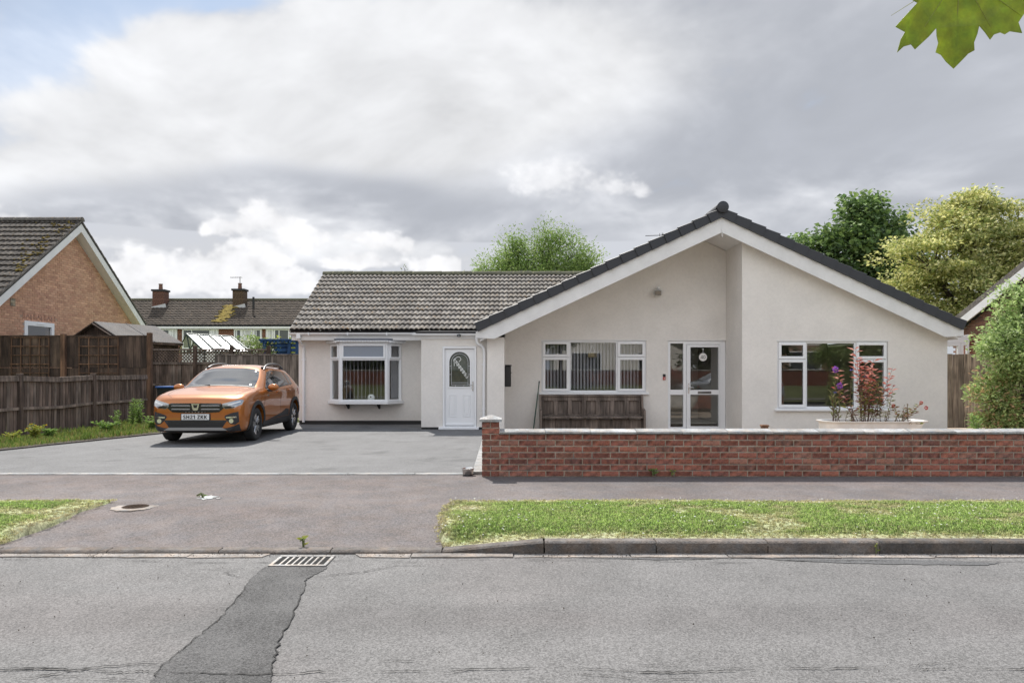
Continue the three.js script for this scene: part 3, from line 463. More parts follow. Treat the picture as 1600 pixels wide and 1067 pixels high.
  if (rest.length) tag(part(house, 'upper_roof_tiles', rest, M.tile[0]), null, null, null, 'stuff');
  const deck = (z0, y0, z1, y1, x0, x1) => { const g = new THREE.BoxGeometry(x1 - x0, 0.05, Math.hypot(z1 - z0, y1 - y0)); g.rotateX(Math.atan2(y1 - y0, z0 - z1)); g.translate((x0 + x1) / 2, (y0 + y1) / 2 - 0.035, (z0 + z1) / 2); return uvBox(g); };
  part(house, 'wing_roof_deck', [deck(EZ + 0.0, EY, RZ, RY, X0 + 0.02, 3.2)], M.black);
  part(house, 'wing_roof_back', deck(RZ, RY, RZ - (EZ - RZ), EY, X0 + 0.02, 3.2), M.darkTile);
  for (let i = 0; i < 19; i++) { const g = new THREE.CylinderGeometry(0.11, 0.118, 0.445, 12, 1, false, 0, Math.PI); g.rotateZ(Math.PI / 2); g.translate(X0 + 0.23 + i * 0.445, RY - 0.005 + 0.006 * (i % 2), RZ); if (X0 + i * 0.445 < 2.9) part(house, 'ridge_tile', uvBox(g, 1, i * 0.3, 0), M.ridgeMoss); }
  // mortar verge of the wing
  part(house, 'mortar_verge', beam([X0 - 0.004, EY - 0.012, EZ], [X0 - 0.004, RY - 0.04, RZ], 0.02, 0.05), M.coping[1]);
  // fascia, gutter, porch roof, down pipes
  const gut = (x0, x1, y, z) => { const prof = []; for (let i = 0; i <= 8; i++) { const a = Math.PI + Math.PI * i / 8; prof.push([0.056 * Math.cos(a), 0.056 * Math.sin(a)]); } for (let i = 8; i >= 0; i--) { const a = Math.PI + Math.PI * i / 8; prof.push([0.05 * Math.cos(a), 0.05 * Math.sin(a)]); } const g = extrude(poly(prof), x1 - x0, 0); g.rotateY(Math.PI / 2); g.translate(x0, y, z); return [uvBox(g), box2(x0, x0 + 0.006, y - 0.055, y, z - 0.055, z + 0.055), box2(x1 - 0.006, x1, y - 0.055, y, z - 0.055, z + 0.055)]; };
  part(house, 'wing_fascia', box2(-5.66, -2.2, 2.19, 2.39, -18.90, -18.875), M.fascia);
  part(house, 'wing_soffit', box2(-5.66, -2.172, 2.19, 2.21, -DL, -18.901), M.fascia);
  part(house, 'wing_gutter', gut(-5.70, -2.25, 2.375, -18.815), M.upvc);
  for (const x of [-5.2, -4.2, -3.2, -2.5]) part(house, 'gutter_bracket', box(0.025, 0.075, 0.125, x, 2.345, -18.815), M.upvc);
  part(house, 'porch_roof', deck(-17.42, 2.345, -18.9, 2.44, -2.28, -0.60), M.darkTile);
  part(house, 'porch_fascia', box2(-2.26, -0.592, 2.16, 2.315, -DP + 0.002, -DP + 0.03), M.fascia);
  part(house, 'porch_gutter', gut(-2.36, -0.60, 2.285, -DP + 0.09), M.upvc);
  const dp = (pts) => tube(pts, 0.034, 40, 10);
  const p1 = part(house, 'down_pipe', dp([[-5.46, 2.33, -18.82], [-5.46, 2.2, -18.84], [-5.46, 2.05, -19.2], [-5.46, 1.95, -19.25], [-5.46, 1.0, -19.25], [-5.46, 0.06, -19.25]]), M.upvc);
  part(p1, 'pipe_bracket', [box(0.11, 0.03, 0.05, -5.46, 1.7, -19.28), box(0.11, 0.03, 0.05, -5.46, 0.5, -19.28)], M.upvc);
  part(p1, 'hopper', box(0.1, 0.12, 0.1, -5.46, 2.29, -18.815), M.upvc);
  const p2 = part(house, 'down_pipe', dp([[-0.84, 2.24, -17.48], [-0.84, 2.12, -17.49], [-0.82, 2.05, -17.5], [-0.70, 1.98, -17.52], [-0.67, 1.90, -17.52], [-0.67, 1.0, -17.52], [-0.67, 0.06, -17.52]]), M.upvc);
  part(p2, 'pipe_bracket', [box(0.1, 0.03, 0.05, -0.67, 1.55, -17.54), box(0.1, 0.03, 0.05, -0.67, 0.5, -17.54)], M.upvc);

  // ------------------------------------------------ windows
  const pane = (p, x0, x1, y0, y1, z, m = M.glass) => { const g = new THREE.PlaneGeometry(x1 - x0 + 0.02, y1 - y0 + 0.02); g.translate((x0 + x1) / 2, (y0 + y1) / 2, z); return part(p, 'pane', g, m); };
  const light = (p, x0, x1, y0, y1, z, b, sash) => {                     // one glazed light: sash, gasket, pane
    if (sash) { part(p, 'sash', ring(x0, x1, y0, y1, b, 0.055, z - 0.02, 0.008), M.upvc); part(p, 'gasket', ring(x0 + b - 0.004, x1 - b + 0.004, y0 + b - 0.004, y1 - b + 0.004, 0.007, 0.01, z + 0.0, 0.001), M.gasket); return pane(p, x0 + b, x1 - b, y0 + b, y1 - b, z - 0.004); }
    part(p, 'gasket', ring(x0 - 0.004, x1 + 0.004, y0 - 0.004, y1 + 0.004, 0.007, 0.01, z - 0.008, 0.001), M.gasket); return pane(p, x0, x1, y0, y1, z - 0.012);
  };
  function casement(w, z, rowCut, c1, c2, b) {
    const p = sub(house, 'window'), fz = z - 0.07;
    part(p, 'frame', [ring(w.x0, w.x1, w.y0, w.y1, 0.055, 0.07, fz - 0.03, 0.006), chamfer2(c1 - 0.03, c1 + 0.03, w.y0 + 0.056, w.y1 - 0.056, fz - 0.028, fz + 0.037), chamfer2(c2 - 0.03, c2 + 0.03, w.y0 + 0.056, w.y1 - 0.056, fz - 0.028, fz + 0.037), chamfer2(w.x0 + 0.056, c1 - 0.031, rowCut - 0.025, rowCut + 0.025, fz - 0.028, fz + 0.035), chamfer2(c2 + 0.031, w.x1 - 0.056, rowCut - 0.025, rowCut + 0.025, fz - 0.028, fz + 0.035)], M.upvc);
    for (const [a, c] of [[w.x0 + 0.035, c1 - 0.012], [c2 + 0.012, w.x1 - 0.035]]) { light(p, a, c, rowCut + 0.008, w.y1 - 0.035, fz + 0.045, b, true); light(p, a, c, w.y0 + 0.035, rowCut - 0.008, fz + 0.045, b, true); }
    light(p, c1 + 0.03, c2 - 0.03, w.y0 + 0.055, w.y1 - 0.055, fz + 0.02, b, false);
    part(p, 'sill', chamfer2(w.x0 - 0.06, w.x1 + 0.06, w.y0 - 0.05, w.y0 + 0.004, z - 0.06, z + 0.085, 0.008), M.upvc);
    part(p, 'head_trim', box2(w.x0 - 0.02, w.x1 + 0.02, w.y1 - 0.004, w.y1 + 0.016, z - 0.05, z + 0.012), M.fascia);
    return p;
  }
  casement(w2, -D1, ay(558, D1), ax(890, D1), ax(964.5, D1), 0.065);
  casement(w3, -D0, ay(561.5, D0), ax(1260.5, D0), ax(1338, D0), 0.065);
  M.skyTonePane = std({ color: lin(0.28, 0.31, 0.36), roughness: 0.12 });  // opaque pane with the bluish sky reflection put into its colour
  // bay window: a straight front and two canted sides
  {
    const b = sub(house, 'bay_window'), zf = -18.9, fx0 = -4.40, fx1 = -3.22, wx0 = -4.735, wx1 = -2.93, y0 = 0.62, y1 = 2.12, cut = 1.70;
    const side = (ax0, az0, ax1, az1, glazeBars) => {                   // a leaf from (ax0, az0) to (ax1, az1), built flat then turned
      const len = Math.hypot(ax1 - ax0, az1 - az0), g = sub(b, 'leaf_frame', [ax0, 0, az0]); g.rotation.y = -Math.atan2(az1 - az0, ax1 - ax0);
      part(g, 'frame', [ring(0, len, y0, y1, 0.045, 0.06, -0.03, 0.006), chamfer2(0.046, len - 0.046, cut - 0.03, cut + 0.03, -0.028, 0.028)], M.upvc);
      part(g, 'sash', ring(0.03, len - 0.03, cut + 0.015, y1 - 0.03, glazeBars, 0.04, 0.02, 0.006), M.upvc);
      pane(g, 0.03 + glazeBars, len - 0.03 - glazeBars, cut + 0.015 + glazeBars, y1 - 0.03 - glazeBars, 0.03, len > 1 ? M.skyTonePane : M.glass);
      pane(g, 0.045, len - 0.045, y0 + 0.045, cut - 0.03, 0.004); return g;
    };
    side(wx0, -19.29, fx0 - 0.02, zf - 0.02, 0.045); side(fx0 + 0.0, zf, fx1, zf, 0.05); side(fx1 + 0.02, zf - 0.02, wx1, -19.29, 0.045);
    for (const x of [fx0, fx1]) part(b, 'corner_post', bar([x, y0, zf - 0.012], [x, y1, zf - 0.012], 0.045, 0.045, 12), M.upvc);
    for (const x of [wx0, wx1]) part(b, 'wall_post', box2(x - 0.03, x + 0.03, y0, y1, -19.3, -19.24), M.upvc);
    const outline = (o) => [[wx0 - o, -19.28], [fx0 - o * 0.5, zf + o], [fx1 + o * 0.5, zf + o], [wx1 + o, -19.28]];
    part(b, 'sill_board', flat4([...outline(0.09), [wx1 + 0.09, -19.297], [wx0 - 0.09, -19.297]], y0, 0.07), M.upvc);
    part(b, 'head_board', flat4([...outline(0.06), [wx1 + 0.06, -19.297], [wx0 - 0.06, -19.297]], y1 + 0.055, 0.055), M.upvc);
    part(b, 'inner_sill', flat4([[wx0 + 0.05, -19.29], [fx0 + 0.05, zf - 0.05], [fx1 - 0.05, zf - 0.05], [wx1 - 0.05, -19.29], [wx1 - 0.05, -19.6], [wx0 + 0.05, -19.6]], y0 + 0.03, 0.03), M.upvc);
    // scalloped canopy edge and its lead top
    const o1 = outline(0.14), sc = []; const seg = (a, c, n) => { for (let i = 0; i < n; i++) { const t = (i + 0.5) / n; sc.push([lerp(a[0], c[0], t), lerp(a[1], c[1], t), Math.hypot(c[0] - a[0], c[1] - a[1]) / n, Math.atan2(-(c[1] - a[1]), c[0] - a[0])]); } };
    seg(o1[0], o1[1], 5); seg(o1[1], o1[2], 19); seg(o1[2], o1[3], 5);
    part(b, 'scalloped_trim', sc.map(([x, z, w, a]) => { const g = new THREE.CylinderGeometry(w * 0.5, w * 0.5, 0.012, 10, 1); g.rotateX(Math.PI / 2); g.rotateY(a); g.translate(x, y1 + 0.058, z); return uvBox(g); }), M.upvc);
    const leadM = std({ color: lin(0.10, 0.115, 0.15), roughness: 0.55 });
    part(b, 'canopy', flat4([...outline(0.15), [wx1 + 0.15, -19.297], [wx0 - 0.15, -19.297]], y1 + 0.105, 0.045), leadM);
    for (const x of [ax(543.5, 19.1), ax(592, 19.1)]) part(b, 'bracket', extrude(poly([[0, 0], [0.26, 0], [0.26, -0.03], [0.03, -0.14], [0, -0.14]]), 0.045, 0).rotateY(-Math.PI / 2).translate(x, y0 - 0.071, -19.296), M.plinth);
  }
  // ------------------------------------------------ doors
  {
    const d = sub(house, 'porch_door'), z = -DP, x0 = -1.655, x1 = -0.85, fz = z - 0.02;
    part(d, 'frame', (() => { const s2 = poly([[x0, 0.06], [x1, 0.06], [x1, 1.98], [x0, 1.98]]); s2.holes.push(rectHole(x0 + 0.05, x1 - 0.05, 0.075, 1.93)); return extrude(s2, 0.09, z - 0.05, 0.006); })(), M.upvc);
    const lx0 = x0 + 0.053, lx1 = x1 - 0.053, cx = (lx0 + lx1) / 2 - 0.0, gy0 = ay(604.5, DP), gy1 = ay(549, DP), gw2 = 0.255;
    const leaf = poly([[lx0, 0.08], [lx1, 0.08], [lx1, 1.925], [lx0, 1.925]]);
    const arch = (w, o) => { const h = new THREE.Path(); h.moveTo(cx - w, gy0 - o); h.lineTo(cx - w, gy1 - gw2); h.absarc(cx, gy1 - gw2, w, Math.PI, 0, true); h.lineTo(cx + w, gy0 - o); h.closePath(); return h; };
    leaf.holes.push(arch(gw2, 0));
    const lf = part(d, 'door_leaf', extrude(leaf, 0.05, fz - 0.04, 0.003), M.upvc);
    const am = new THREE.Shape(arch(gw2 + 0.03, 0.03).getPoints(20)); am.holes.push(arch(gw2 - 0.004, -0.004)); part(lf, 'glass_surround', extrude(am, 0.022, fz + 0.004, 0.005), M.upvc);
    for (const px of [[701, 712.5], [723.5, 735]]) { const a = ax(px[0], DP), b2 = ax(px[1], DP), ya = ay(651, DP), yb = ay(616.5, DP); part(lf, 'moulded_panel', [ring(a, b2, ya, yb, 0.022, 0.016, fz + 0.006, 0.006), chamfer2(a + 0.05, b2 - 0.05, ya + 0.05, yb - 0.05, fz + 0.006, fz + 0.02, 0.012)], M.upvc); }
    part(lf, 'weather_bar', chamfer2(lx0 + 0.004, lx1 - 0.004, 0.1, 0.15, fz + 0.011, fz + 0.04, 0.012), M.upvc);
    const gm = new THREE.ShapeGeometry(new THREE.Shape(arch(gw2, 0).getPoints(20))); gm.translate(0, 0, fz - 0.015); part(lf, 'pane', uvBox(gm), M.obscure);
    const back = new THREE.ShapeGeometry(new THREE.Shape(arch(gw2, 0).getPoints(20))); back.translate(0, 0, fz - 0.035); part(lf, 'textured_glass', uvBox(back), std({ color: lin(0.15, 0.16, 0.125), roughness: 0.55, map: stoneGrain }));
    // lead came pattern: an inner arch, cross ties and swirls of bevelled glass
    const cz = fz - 0.012, came = [], iw = gw2 - 0.055, P = []; P.push([cx - iw, gy0 + 0.05, cz], [cx - iw, gy1 - gw2, cz]); for (let i = 0; i <= 12; i++) { const a = Math.PI - Math.PI * i / 12; P.push([cx + iw * Math.cos(a), gy1 - gw2 + iw * Math.sin(a), cz]); } P.push([cx + iw, gy1 - gw2, cz], [cx + iw, gy0 + 0.05, cz], [cx - iw, gy0 + 0.05, cz]);
    for (let i = 0; i < P.length - 1; i++) came.push(bar(P[i], P[i + 1], 0.006, 0.006, 5));
    for (const [a, b2, c, e] of [[-gw2, 0.50, -iw, 0.50], [iw, 0.50, gw2, 0.50], [-gw2, 0.30, -iw, 0.30], [iw, 0.30, gw2, 0.30], [-iw, 0.10, iw, 0.10], [-0.1, 0.0, -0.1, 0.05], [0.1, 0, 0.1, 0.05]]) came.push(bar([cx + a, gy0 + b2, cz], [cx + c, gy0 + e, cz], 0.005, 0.005, 5));
    part(lf, 'lead_came', came, M.lead);
    const sw = []; for (let k = 0; k < 6; k++) { const o = -0.10 + 0.045 * k, q = 0.62 - 0.06 * k; sw.push(tube([[cx + o - 0.05, gy0 + q, cz], [cx + o - 0.02, gy0 + q + 0.06, cz], [cx + o + 0.02, gy0 + q - 0.02, cz], [cx + o + 0.035, gy0 + q - 0.12, cz], [cx + o + 0.085, gy0 + q - 0.05, cz]], 0.007, 20, 5)); } sw.push(tube([[cx - 0.13, gy0 + 0.5, cz], [cx - 0.12, gy0 + 0.66, cz], [cx - 0.02, gy0 + 0.72, cz], [cx + 0.03, gy0 + 0.66, cz], [cx - 0.02, gy0 + 0.6, cz]], 0.007, 24, 5)); part(lf, 'bevelled_swirl', sw, std({ color: lin(0.8, 0.82, 0.8), roughness: 0.2 }));
    part(lf, 'handle', [chamfer(0.03, 0.23, 0.012, 0.004, lx1 - 0.035, ay(603.5, DP), fz + 0.018), bar([lx1 - 0.035, ay(601, DP), fz + 0.02], [lx1 - 0.035, ay(601, DP), fz + 0.06], 0.01), bar([lx1 - 0.03, ay(601, DP), fz + 0.058], [lx1 - 0.15, ay(601, DP), fz + 0.055], 0.01, 0.008)], M.steel);
    part(d, 'door_sill', chamfer2(x0 - 0.09, x1 + 0.06, 0.005, 0.062, z - 0.05, z + 0.13, 0.008), M.upvc);
    part(d, 'room_backing', box2(x0, x1, 0.06, 1.98, z - 0.23, z - 0.2), M.insideDark);
  }
  {
    const d = sub(house, 'entrance_door'), z = -D1, X = (px) => ax(px, D1), Y = (py) => ay(py, D1);
    const s2 = poly([[X(1043.9), -0.1], [5.44, -0.1], [5.44, 2.17], [X(1043.9), 2.17]]); s2.holes.push(rectHole(X(1048.2), X(1068.4), -0.03, Y(536.5)), rectHole(X(1073), 5.30, -0.08, Y(538)));
    part(d, 'frame', extrude(s2, 0.08, z - 0.11, 0.005), M.upvc);
    part(d, 'head_trim', box2(X(1043), 5.44, 2.17, 2.186, z - 0.05, z + 0.012), M.fascia);
    part(d, 'sidelight_rail', chamfer2(X(1048.2), X(1068.4), Y(617), Y(609), z - 0.108, z - 0.03, 0.005), M.upvc);
    const sl2 = sub(d, 'sidelight'); pane(sl2, X(1048.2), X(1068.4), Y(608.7), Y(536.5), z - 0.075); pane(sl2, X(1048.2), X(1068.4), -0.03, Y(617), z - 0.075);
    const a = X(1073.5), b2 = 5.295, ly0 = -0.075, ly1 = Y(538.4), lf = sub(d, 'door_leaf'), g0 = X(1080), g1 = X(1123);
    const ls = poly([[a, ly0], [b2, ly0], [b2, ly1], [a, ly1]]); ls.holes.push(rectHole(g0, g1, Y(608.7), Y(542.7)), rectHole(g0, g1, 0.0, Y(617)));
    part(lf, 'leaf', extrude(ls, 0.06, z - 0.09, 0.006), M.upvc);
    part(lf, 'gasket', [ring(g0 - 0.004, g1 + 0.004, Y(608.7) - 0.004, Y(542.7) + 0.004, 0.008, 0.01, z - 0.035, 0.001), ring(g0 - 0.004, g1 + 0.004, 0.0 - 0.004, Y(617) + 0.004, 0.008, 0.01, z - 0.035, 0.001)], M.gasket);
    pane(lf, g0, g1, Y(608.7), Y(542.7), z - 0.06); pane(lf, g0, g1, 0.0, Y(617), z - 0.06);
    part(lf, 'letter_plate', [chamfer(X(1112) - X(1091), 0.06, 0.014, 0.004, (X(1112) + X(1091)) / 2, Y(613.3), z - 0.025), chamfer(X(1110) - X(1093), 0.035, 0.012, 0.004, (X(1112) + X(1091)) / 2, Y(613.3), z - 0.014)], M.iron);
    part(lf, 'handle', [chamfer(0.03, 0.26, 0.012, 0.004, X(1076.6), Y(607), z - 0.024), bar([X(1076.6), Y(605), z - 0.02], [X(1076.6), Y(605), z + 0.03], 0.011), bar([X(1076.4), Y(605), z + 0.028], [X(1084.5), Y(605.8), z + 0.026], 0.011, 0.009)], M.chrome);
    part(d, 'hall_backing', [box2(3.86, 5.44, -0.1, 2.33, -21.6, -21.5)], M.inside);
    part(d, 'threshold', box2(X(1043.9), 5.44, -0.13, -0.1, z - 0.12, z + 0.06), M.upvc);
  }
}
// number plaque hung on the entrance door glass
const fontBold = await new FontLoader().loadAsync('fonts/droid/droid_sans_bold.typeface.json'), fontReg = await new FontLoader().loadAsync('fonts/droid/droid_sans_regular.typeface.json');
function letters(text, size, depth, font = fontBold) { const g = new TextGeometry(text, { font, size, depth, curveSegments: 4, bevelEnabled: false }); g.computeBoundingBox(); const b = g.boundingBox; g.translate(-(b.min.x + b.max.x) / 2, -(b.min.y + b.max.y) / 2, 0); return uvBox(g); }
{
  const c = at(1100, 557.8, D1 - 0.03), p = thing('number_plaque', 'round white hanging plaque with the number 40 on the entrance door glass', 'plaque', [c.x, c.y, -D1 - 0.05]);
  const disc = new THREE.CylinderGeometry(0.102, 0.102, 0.012, 32); disc.rotateX(Math.PI / 2); part(p, 'disc', uvBox(disc), std({ color: lin(0.74, 0.73, 0.70), roughness: 0.6 }));
  part(p, 'digits', letters('40', 0.085, 0.006, fontReg).translate(0, 0.0, 0.006), std({ color: lin(0.12, 0.13, 0.14), roughness: 0.6 }));
  part(p, 'cord', [bar([0, 0.1, 0.003], [0, 0.2, 0], 0.004)], M.upvc);
  part(p, 'hook', [new THREE.CylinderGeometry(0.014, 0.014, 0.02, 10).rotateX(Math.PI / 2).translate(0, 0.205, 0)].map((g) => uvBox(g)), M.upvc);
}
// vertical blinds behind the glass
function blind(label, x0, x1, y0, y1, z, step, ang, every = 1) {
  const b = thing('vertical_blind', label, 'blind'), r = rng(Math.round(x0 * 100) + 500), n = Math.floor((x1 - x0) / step);
  part(b, 'head_rail', box2(x0, x1, y1, y1 + 0.04, z - 0.03, z + 0.03), M.upvc);
  for (let i = 0; i < n; i++) { const w = 0.089, o = part(b, 'slat', new THREE.BoxGeometry(w, y1 - y0, 0.0016), M.blind[Math.floor(r() * 3)], [x0 + (i + 0.5) * step, (y0 + y1) / 2, z]); o.rotation.y = ang + 0.12 * (r() - 0.5); }
  return b;
}
blind('grey vertical blind hanging behind the window above the pew', 0.80, 3.36, 0.93, 2.12, -D1 - 0.3, 0.086, 0.85);
blind('grey vertical blind hanging inside the bay window', -4.36, -3.26, 0.68, 2.08, -19.15, 0.10, 1.5);
blind('bunched vertical blind beside the canted side of the bay window', -3.18, -2.98, 0.68, 2.08, -19.38, 0.05, 1.0);
// ---------------------------------------------------------------- brick garden wall
{
  const WZ = -9.6, bw = 0.2395, ch = 0.0795, gap = 0.0135, bd = 0.105, r = rng(101);
  const geos = []; for (let i = 0; i < 5; i++) { const g = chamfer(bw - gap, ch - gap, bd, 0.004); const u = g.attributes.uv; for (let k = 0; k < u.count; k++) u.setXY(k, u.getX(k) + i * 0.17, u.getY(k) + i * 0.23); geos.push(g); }
  const half = []; for (let i = 0; i < 3; i++) { const g = chamfer(bd, ch - gap, bd, 0.004); const u = g.attributes.uv; for (let k = 0; k < u.count; k++) u.setXY(k, u.getX(k) + i * 0.31, u.getY(k) + i * 0.13); half.push(g); }
  const w = thing('garden_wall', 'low red brick garden wall with pale coping slabs and a capped end pier', 'garden wall');
  const x0 = -0.13, courses = 7, top = courses * ch, xEnd = 9.2, spare = [];
  const mat = () => { const q = r(); return M.brick[q < 0.30 ? 0 : q < 0.46 ? 1 : q < 0.68 ? 2 : q < 0.80 ? 3 : q < 0.84 ? 4 : q < 0.90 ? 5 : q < 0.97 ? 6 : 7]; };
  let n = 0;
  const brick = (x, y, z, g, turn) => { const jx = 0.0025 * (r() - 0.5), jz = 0.004 * (r() - 0.5); if (n++ < 290) { const o = part(w, 'brick', g, mat(), [x + jx, y + 0.002 * (r() - 0.5), z + jz]); o.rotation.set(0, (turn || 0) + 0.01 * (r() - 0.5), 0.008 * (r() - 0.5)); } else { const h = g.clone(); if (turn) h.rotateY(turn); h.translate(x + jx, y, z + jz); spare.push(h); } };
  const pw = 0.335, px0 = -0.392, pxc = px0 + 0.13, pTop = 9 * ch;
  // pier: one and a half bricks wide in the front, toothed into the wall
  for (let c = 0; c < 9; c++) {
    const y = (c + 0.5) * ch, z = WZ - bd / 2;
    if (c % 2) { brick(px0 + (bw - gap) / 2, y, z, geos[c % 5]); if (c >= 7) { brick(px0 + (bw - gap) / 2, y, z - 0.115, geos[(c + 2) % 5]); } }
    else { brick(px0 + bd / 2, y, z, half[c % 3]); brick(px0 + bd + gap + bd / 2, y, z, half[(c + 1) % 3]); if (c >= 7) brick(px0 + bd / 2 + 0.06, y, z - 0.115, half[1]); }
    brick(px0 + bd / 2 + 0.0, y, z - 0.172, geos[(c + 1) % 5], Math.PI / 2);
  }
  for (let k = 0; k < 40; k++) for (let c = 0; c < courses; c++) {
    const y = (c + 0.5) * ch, x = px0 + bw + gap * 0 + (c % 2 ? 0 : bw / 2 - bw / 2 - 0.004) + (k + 0.5) * bw + (c % 2 ? -0.0 : -0.117) + 0.112 * (c % 2 ? 0 : 1) * 0 + (c % 2 ? 0 : 0.117 - 0.12);
    if (x < px0 + bw + 0.0 - 0.02 + (c % 2 ? 0.1 : -0.02)) continue; if (x > xEnd) continue; brick(x, y, WZ - bd / 2, geos[Math.floor(r() * 5)]);
  }
  if (spare.length) tag(part(w, 'more_bricks', spare, M.brick[0]), null, null, null, 'stuff');
  part(w, 'mortar', [box2(px0 + bw - gap - 0.004, xEnd + 0.1, -0.1, top - 0.004, WZ - 0.1, WZ - 0.0045), box2(px0 + 0.005, px0 + bw - gap - 0.006, -0.1, pTop - 0.004, WZ - 0.225, WZ - 0.005)], M.mortar);
  // coping: concrete slabs with a drip overhang
  let x = px0 + bw - gap + 0.004, i = 0; while (x < xEnd) { const L = 0.595; const P = []; for (const xx of [x + 0.003, x + L - 0.003]) for (const [yy, zz] of [[0, 0.03], [0.022, 0.03], [0.028, 0.024], [0.056, -0.132], [0.052, -0.138], [0, -0.138]]) P.push(new V3(xx, top + 0.004 + yy + 0.003 * (i % 2), WZ + zz)); const o = part(w, 'coping_slab', uvBox(new ConvexGeometry(P), 1, i * 0.37, i * 0.2), M.coping[i % 3]); o.rotation.x = 0; x += L; i++; }
  const cap = []; const cw = 0.29 / 2, cxx = px0 + (bw - gap) / 2, czz = WZ - 0.115; for (const [sx, sz] of [[-1, -1], [1, -1], [1, 1], [-1, 1]]) cap.push(new V3(cxx + sx * cw, pTop + 0.002, czz + sz * cw), new V3(cxx + sx * cw, pTop + 0.035, czz + sz * cw), new V3(cxx + sx * 0.012, pTop + 0.085, czz + sz * 0.012));
  part(w, 'pier_cap', uvBox(new ConvexGeometry(cap)), M.coping[2]);
}
// brickwork of far walls: real bricks, too small to pick apart singly
function brickwork(u0, u1, v0, v1, inside, put, seed, palette, bw = 0.225, ch = 0.075, gap = 0.012, proud = 0.012) {
  const r = rng(seed), pos = [], nor = [], col = [], uv = [];
  let c = 0; for (let v = v0; v < v1; v += ch, c++) for (let u = u0 - (c % 2 ? bw / 2 : 0); u < u1; u += bw) {
    const a = u + gap / 2, b = u + bw - gap / 2, lo = v + gap / 2, hi = v + ch - gap / 2; if (!inside((a + b) / 2, (lo + hi) / 2, bw / 2, ch / 2)) continue;
    const k = palette[Math.floor(r() * palette.length)], t = 0.93 + 0.13 * r(), e = proud * (0.7 + 0.5 * r()), q = [r(), r()];
    const quad = (p, n) => { for (const i of [0, 1, 2, 0, 2, 3]) { const P = put(...p[i]), N = put(n[0], n[1], n[2], true); pos.push(P.x, P.y, P.z); nor.push(N.x, N.y, N.z); col.push(k[0] * t, k[1] * t, k[2] * t); uv.push(p[i][0] + q[0], p[i][1] + q[1]); } };
    quad([[a, lo, e], [b, lo, e], [b, hi, e], [a, hi, e]], [0, 0, 1]); quad([[a, hi, e], [b, hi, e], [b, hi, 0], [a, hi, 0]], [0, 1, 0]); quad([[a, lo, 0], [b, lo, 0], [b, lo, e], [a, lo, e]], [0, -1, 0]); quad([[b, lo, e], [b, lo, 0], [b, hi, 0], [b, hi, e]], [1, 0, 0]); quad([[a, lo, 0], [a, lo, e], [a, hi, e], [a, hi, 0]], [-1, 0, 0]);
  }
  const g = new THREE.BufferGeometry(); g.setAttribute('position', new THREE.Float32BufferAttribute(pos, 3)); g.setAttribute('normal', new THREE.Float32BufferAttribute(nor, 3)); g.setAttribute('color', new THREE.Float32BufferAttribute(col, 3)); g.setAttribute('uv', new THREE.Float32BufferAttribute(uv, 2)); return g;
}
// a field of lapped tiles on a slope, merged; put(u along the eaves, t up the slope, h off the slope)
function tiling(U, T, put, seed, tw, gauge, rolls = 2, lift = 0.03, roll = 0.03) {
  const r = rng(seed), pos = [], idx = [], col = [], uv = [], n = rolls * 4; const cols = Math.ceil(U / tw), rows = Math.ceil(T / gauge);
  for (let k = 0; k < rows; k++) for (let i = 0; i < cols; i++) {
    const t0 = k * gauge, t1 = Math.min(T + 0.05, t0 + gauge * 1.08), b = pos.length / 3, s = 0.75 + 0.5 * r(), up = lift * (0.9 + 0.25 * r()), wv = [r(), r()];
    const row = (t, h) => { for (let j = 0; j <= n; j++) { const f = j / n * rolls % 1, P = put(Math.min(U, (i + j / n) * tw), t, h + roll * Math.sin(Math.PI * f)); pos.push(P.x, P.y, P.z); col.push(s, s, s); uv.push(i * tw + tw * j / n + wv[0], t + wv[1]); } };
    row(t0, up - 0.022); row(t0, up); row(t1, 0.0);
    for (let q = 0; q < 2; q++) for (let j = 0; j < n; j++) { const a = b + q * (n + 1) + j; idx.push(a, a + 1, a + n + 1, a + 1, a + n + 2, a + n + 1); }
  }
  let g = new THREE.BufferGeometry(); g.setAttribute('position', new THREE.Float32BufferAttribute(pos, 3)); g.setAttribute('color', new THREE.Float32BufferAttribute(col, 3)); g.setAttribute('uv', new THREE.Float32BufferAttribute(uv, 2)); g.setIndex(idx); g = g.toNonIndexed(); g.computeVertexNormals(); return g;
}
M.tileFar = std({ color: lin(0.19, 0.165, 0.14), roughness: 1, map: tileMap(75), vertexColors: true });
M.tileTerrace = std({ color: lin(0.17, 0.135, 0.105), roughness: 1, map: tileMap(76), vertexColors: true });
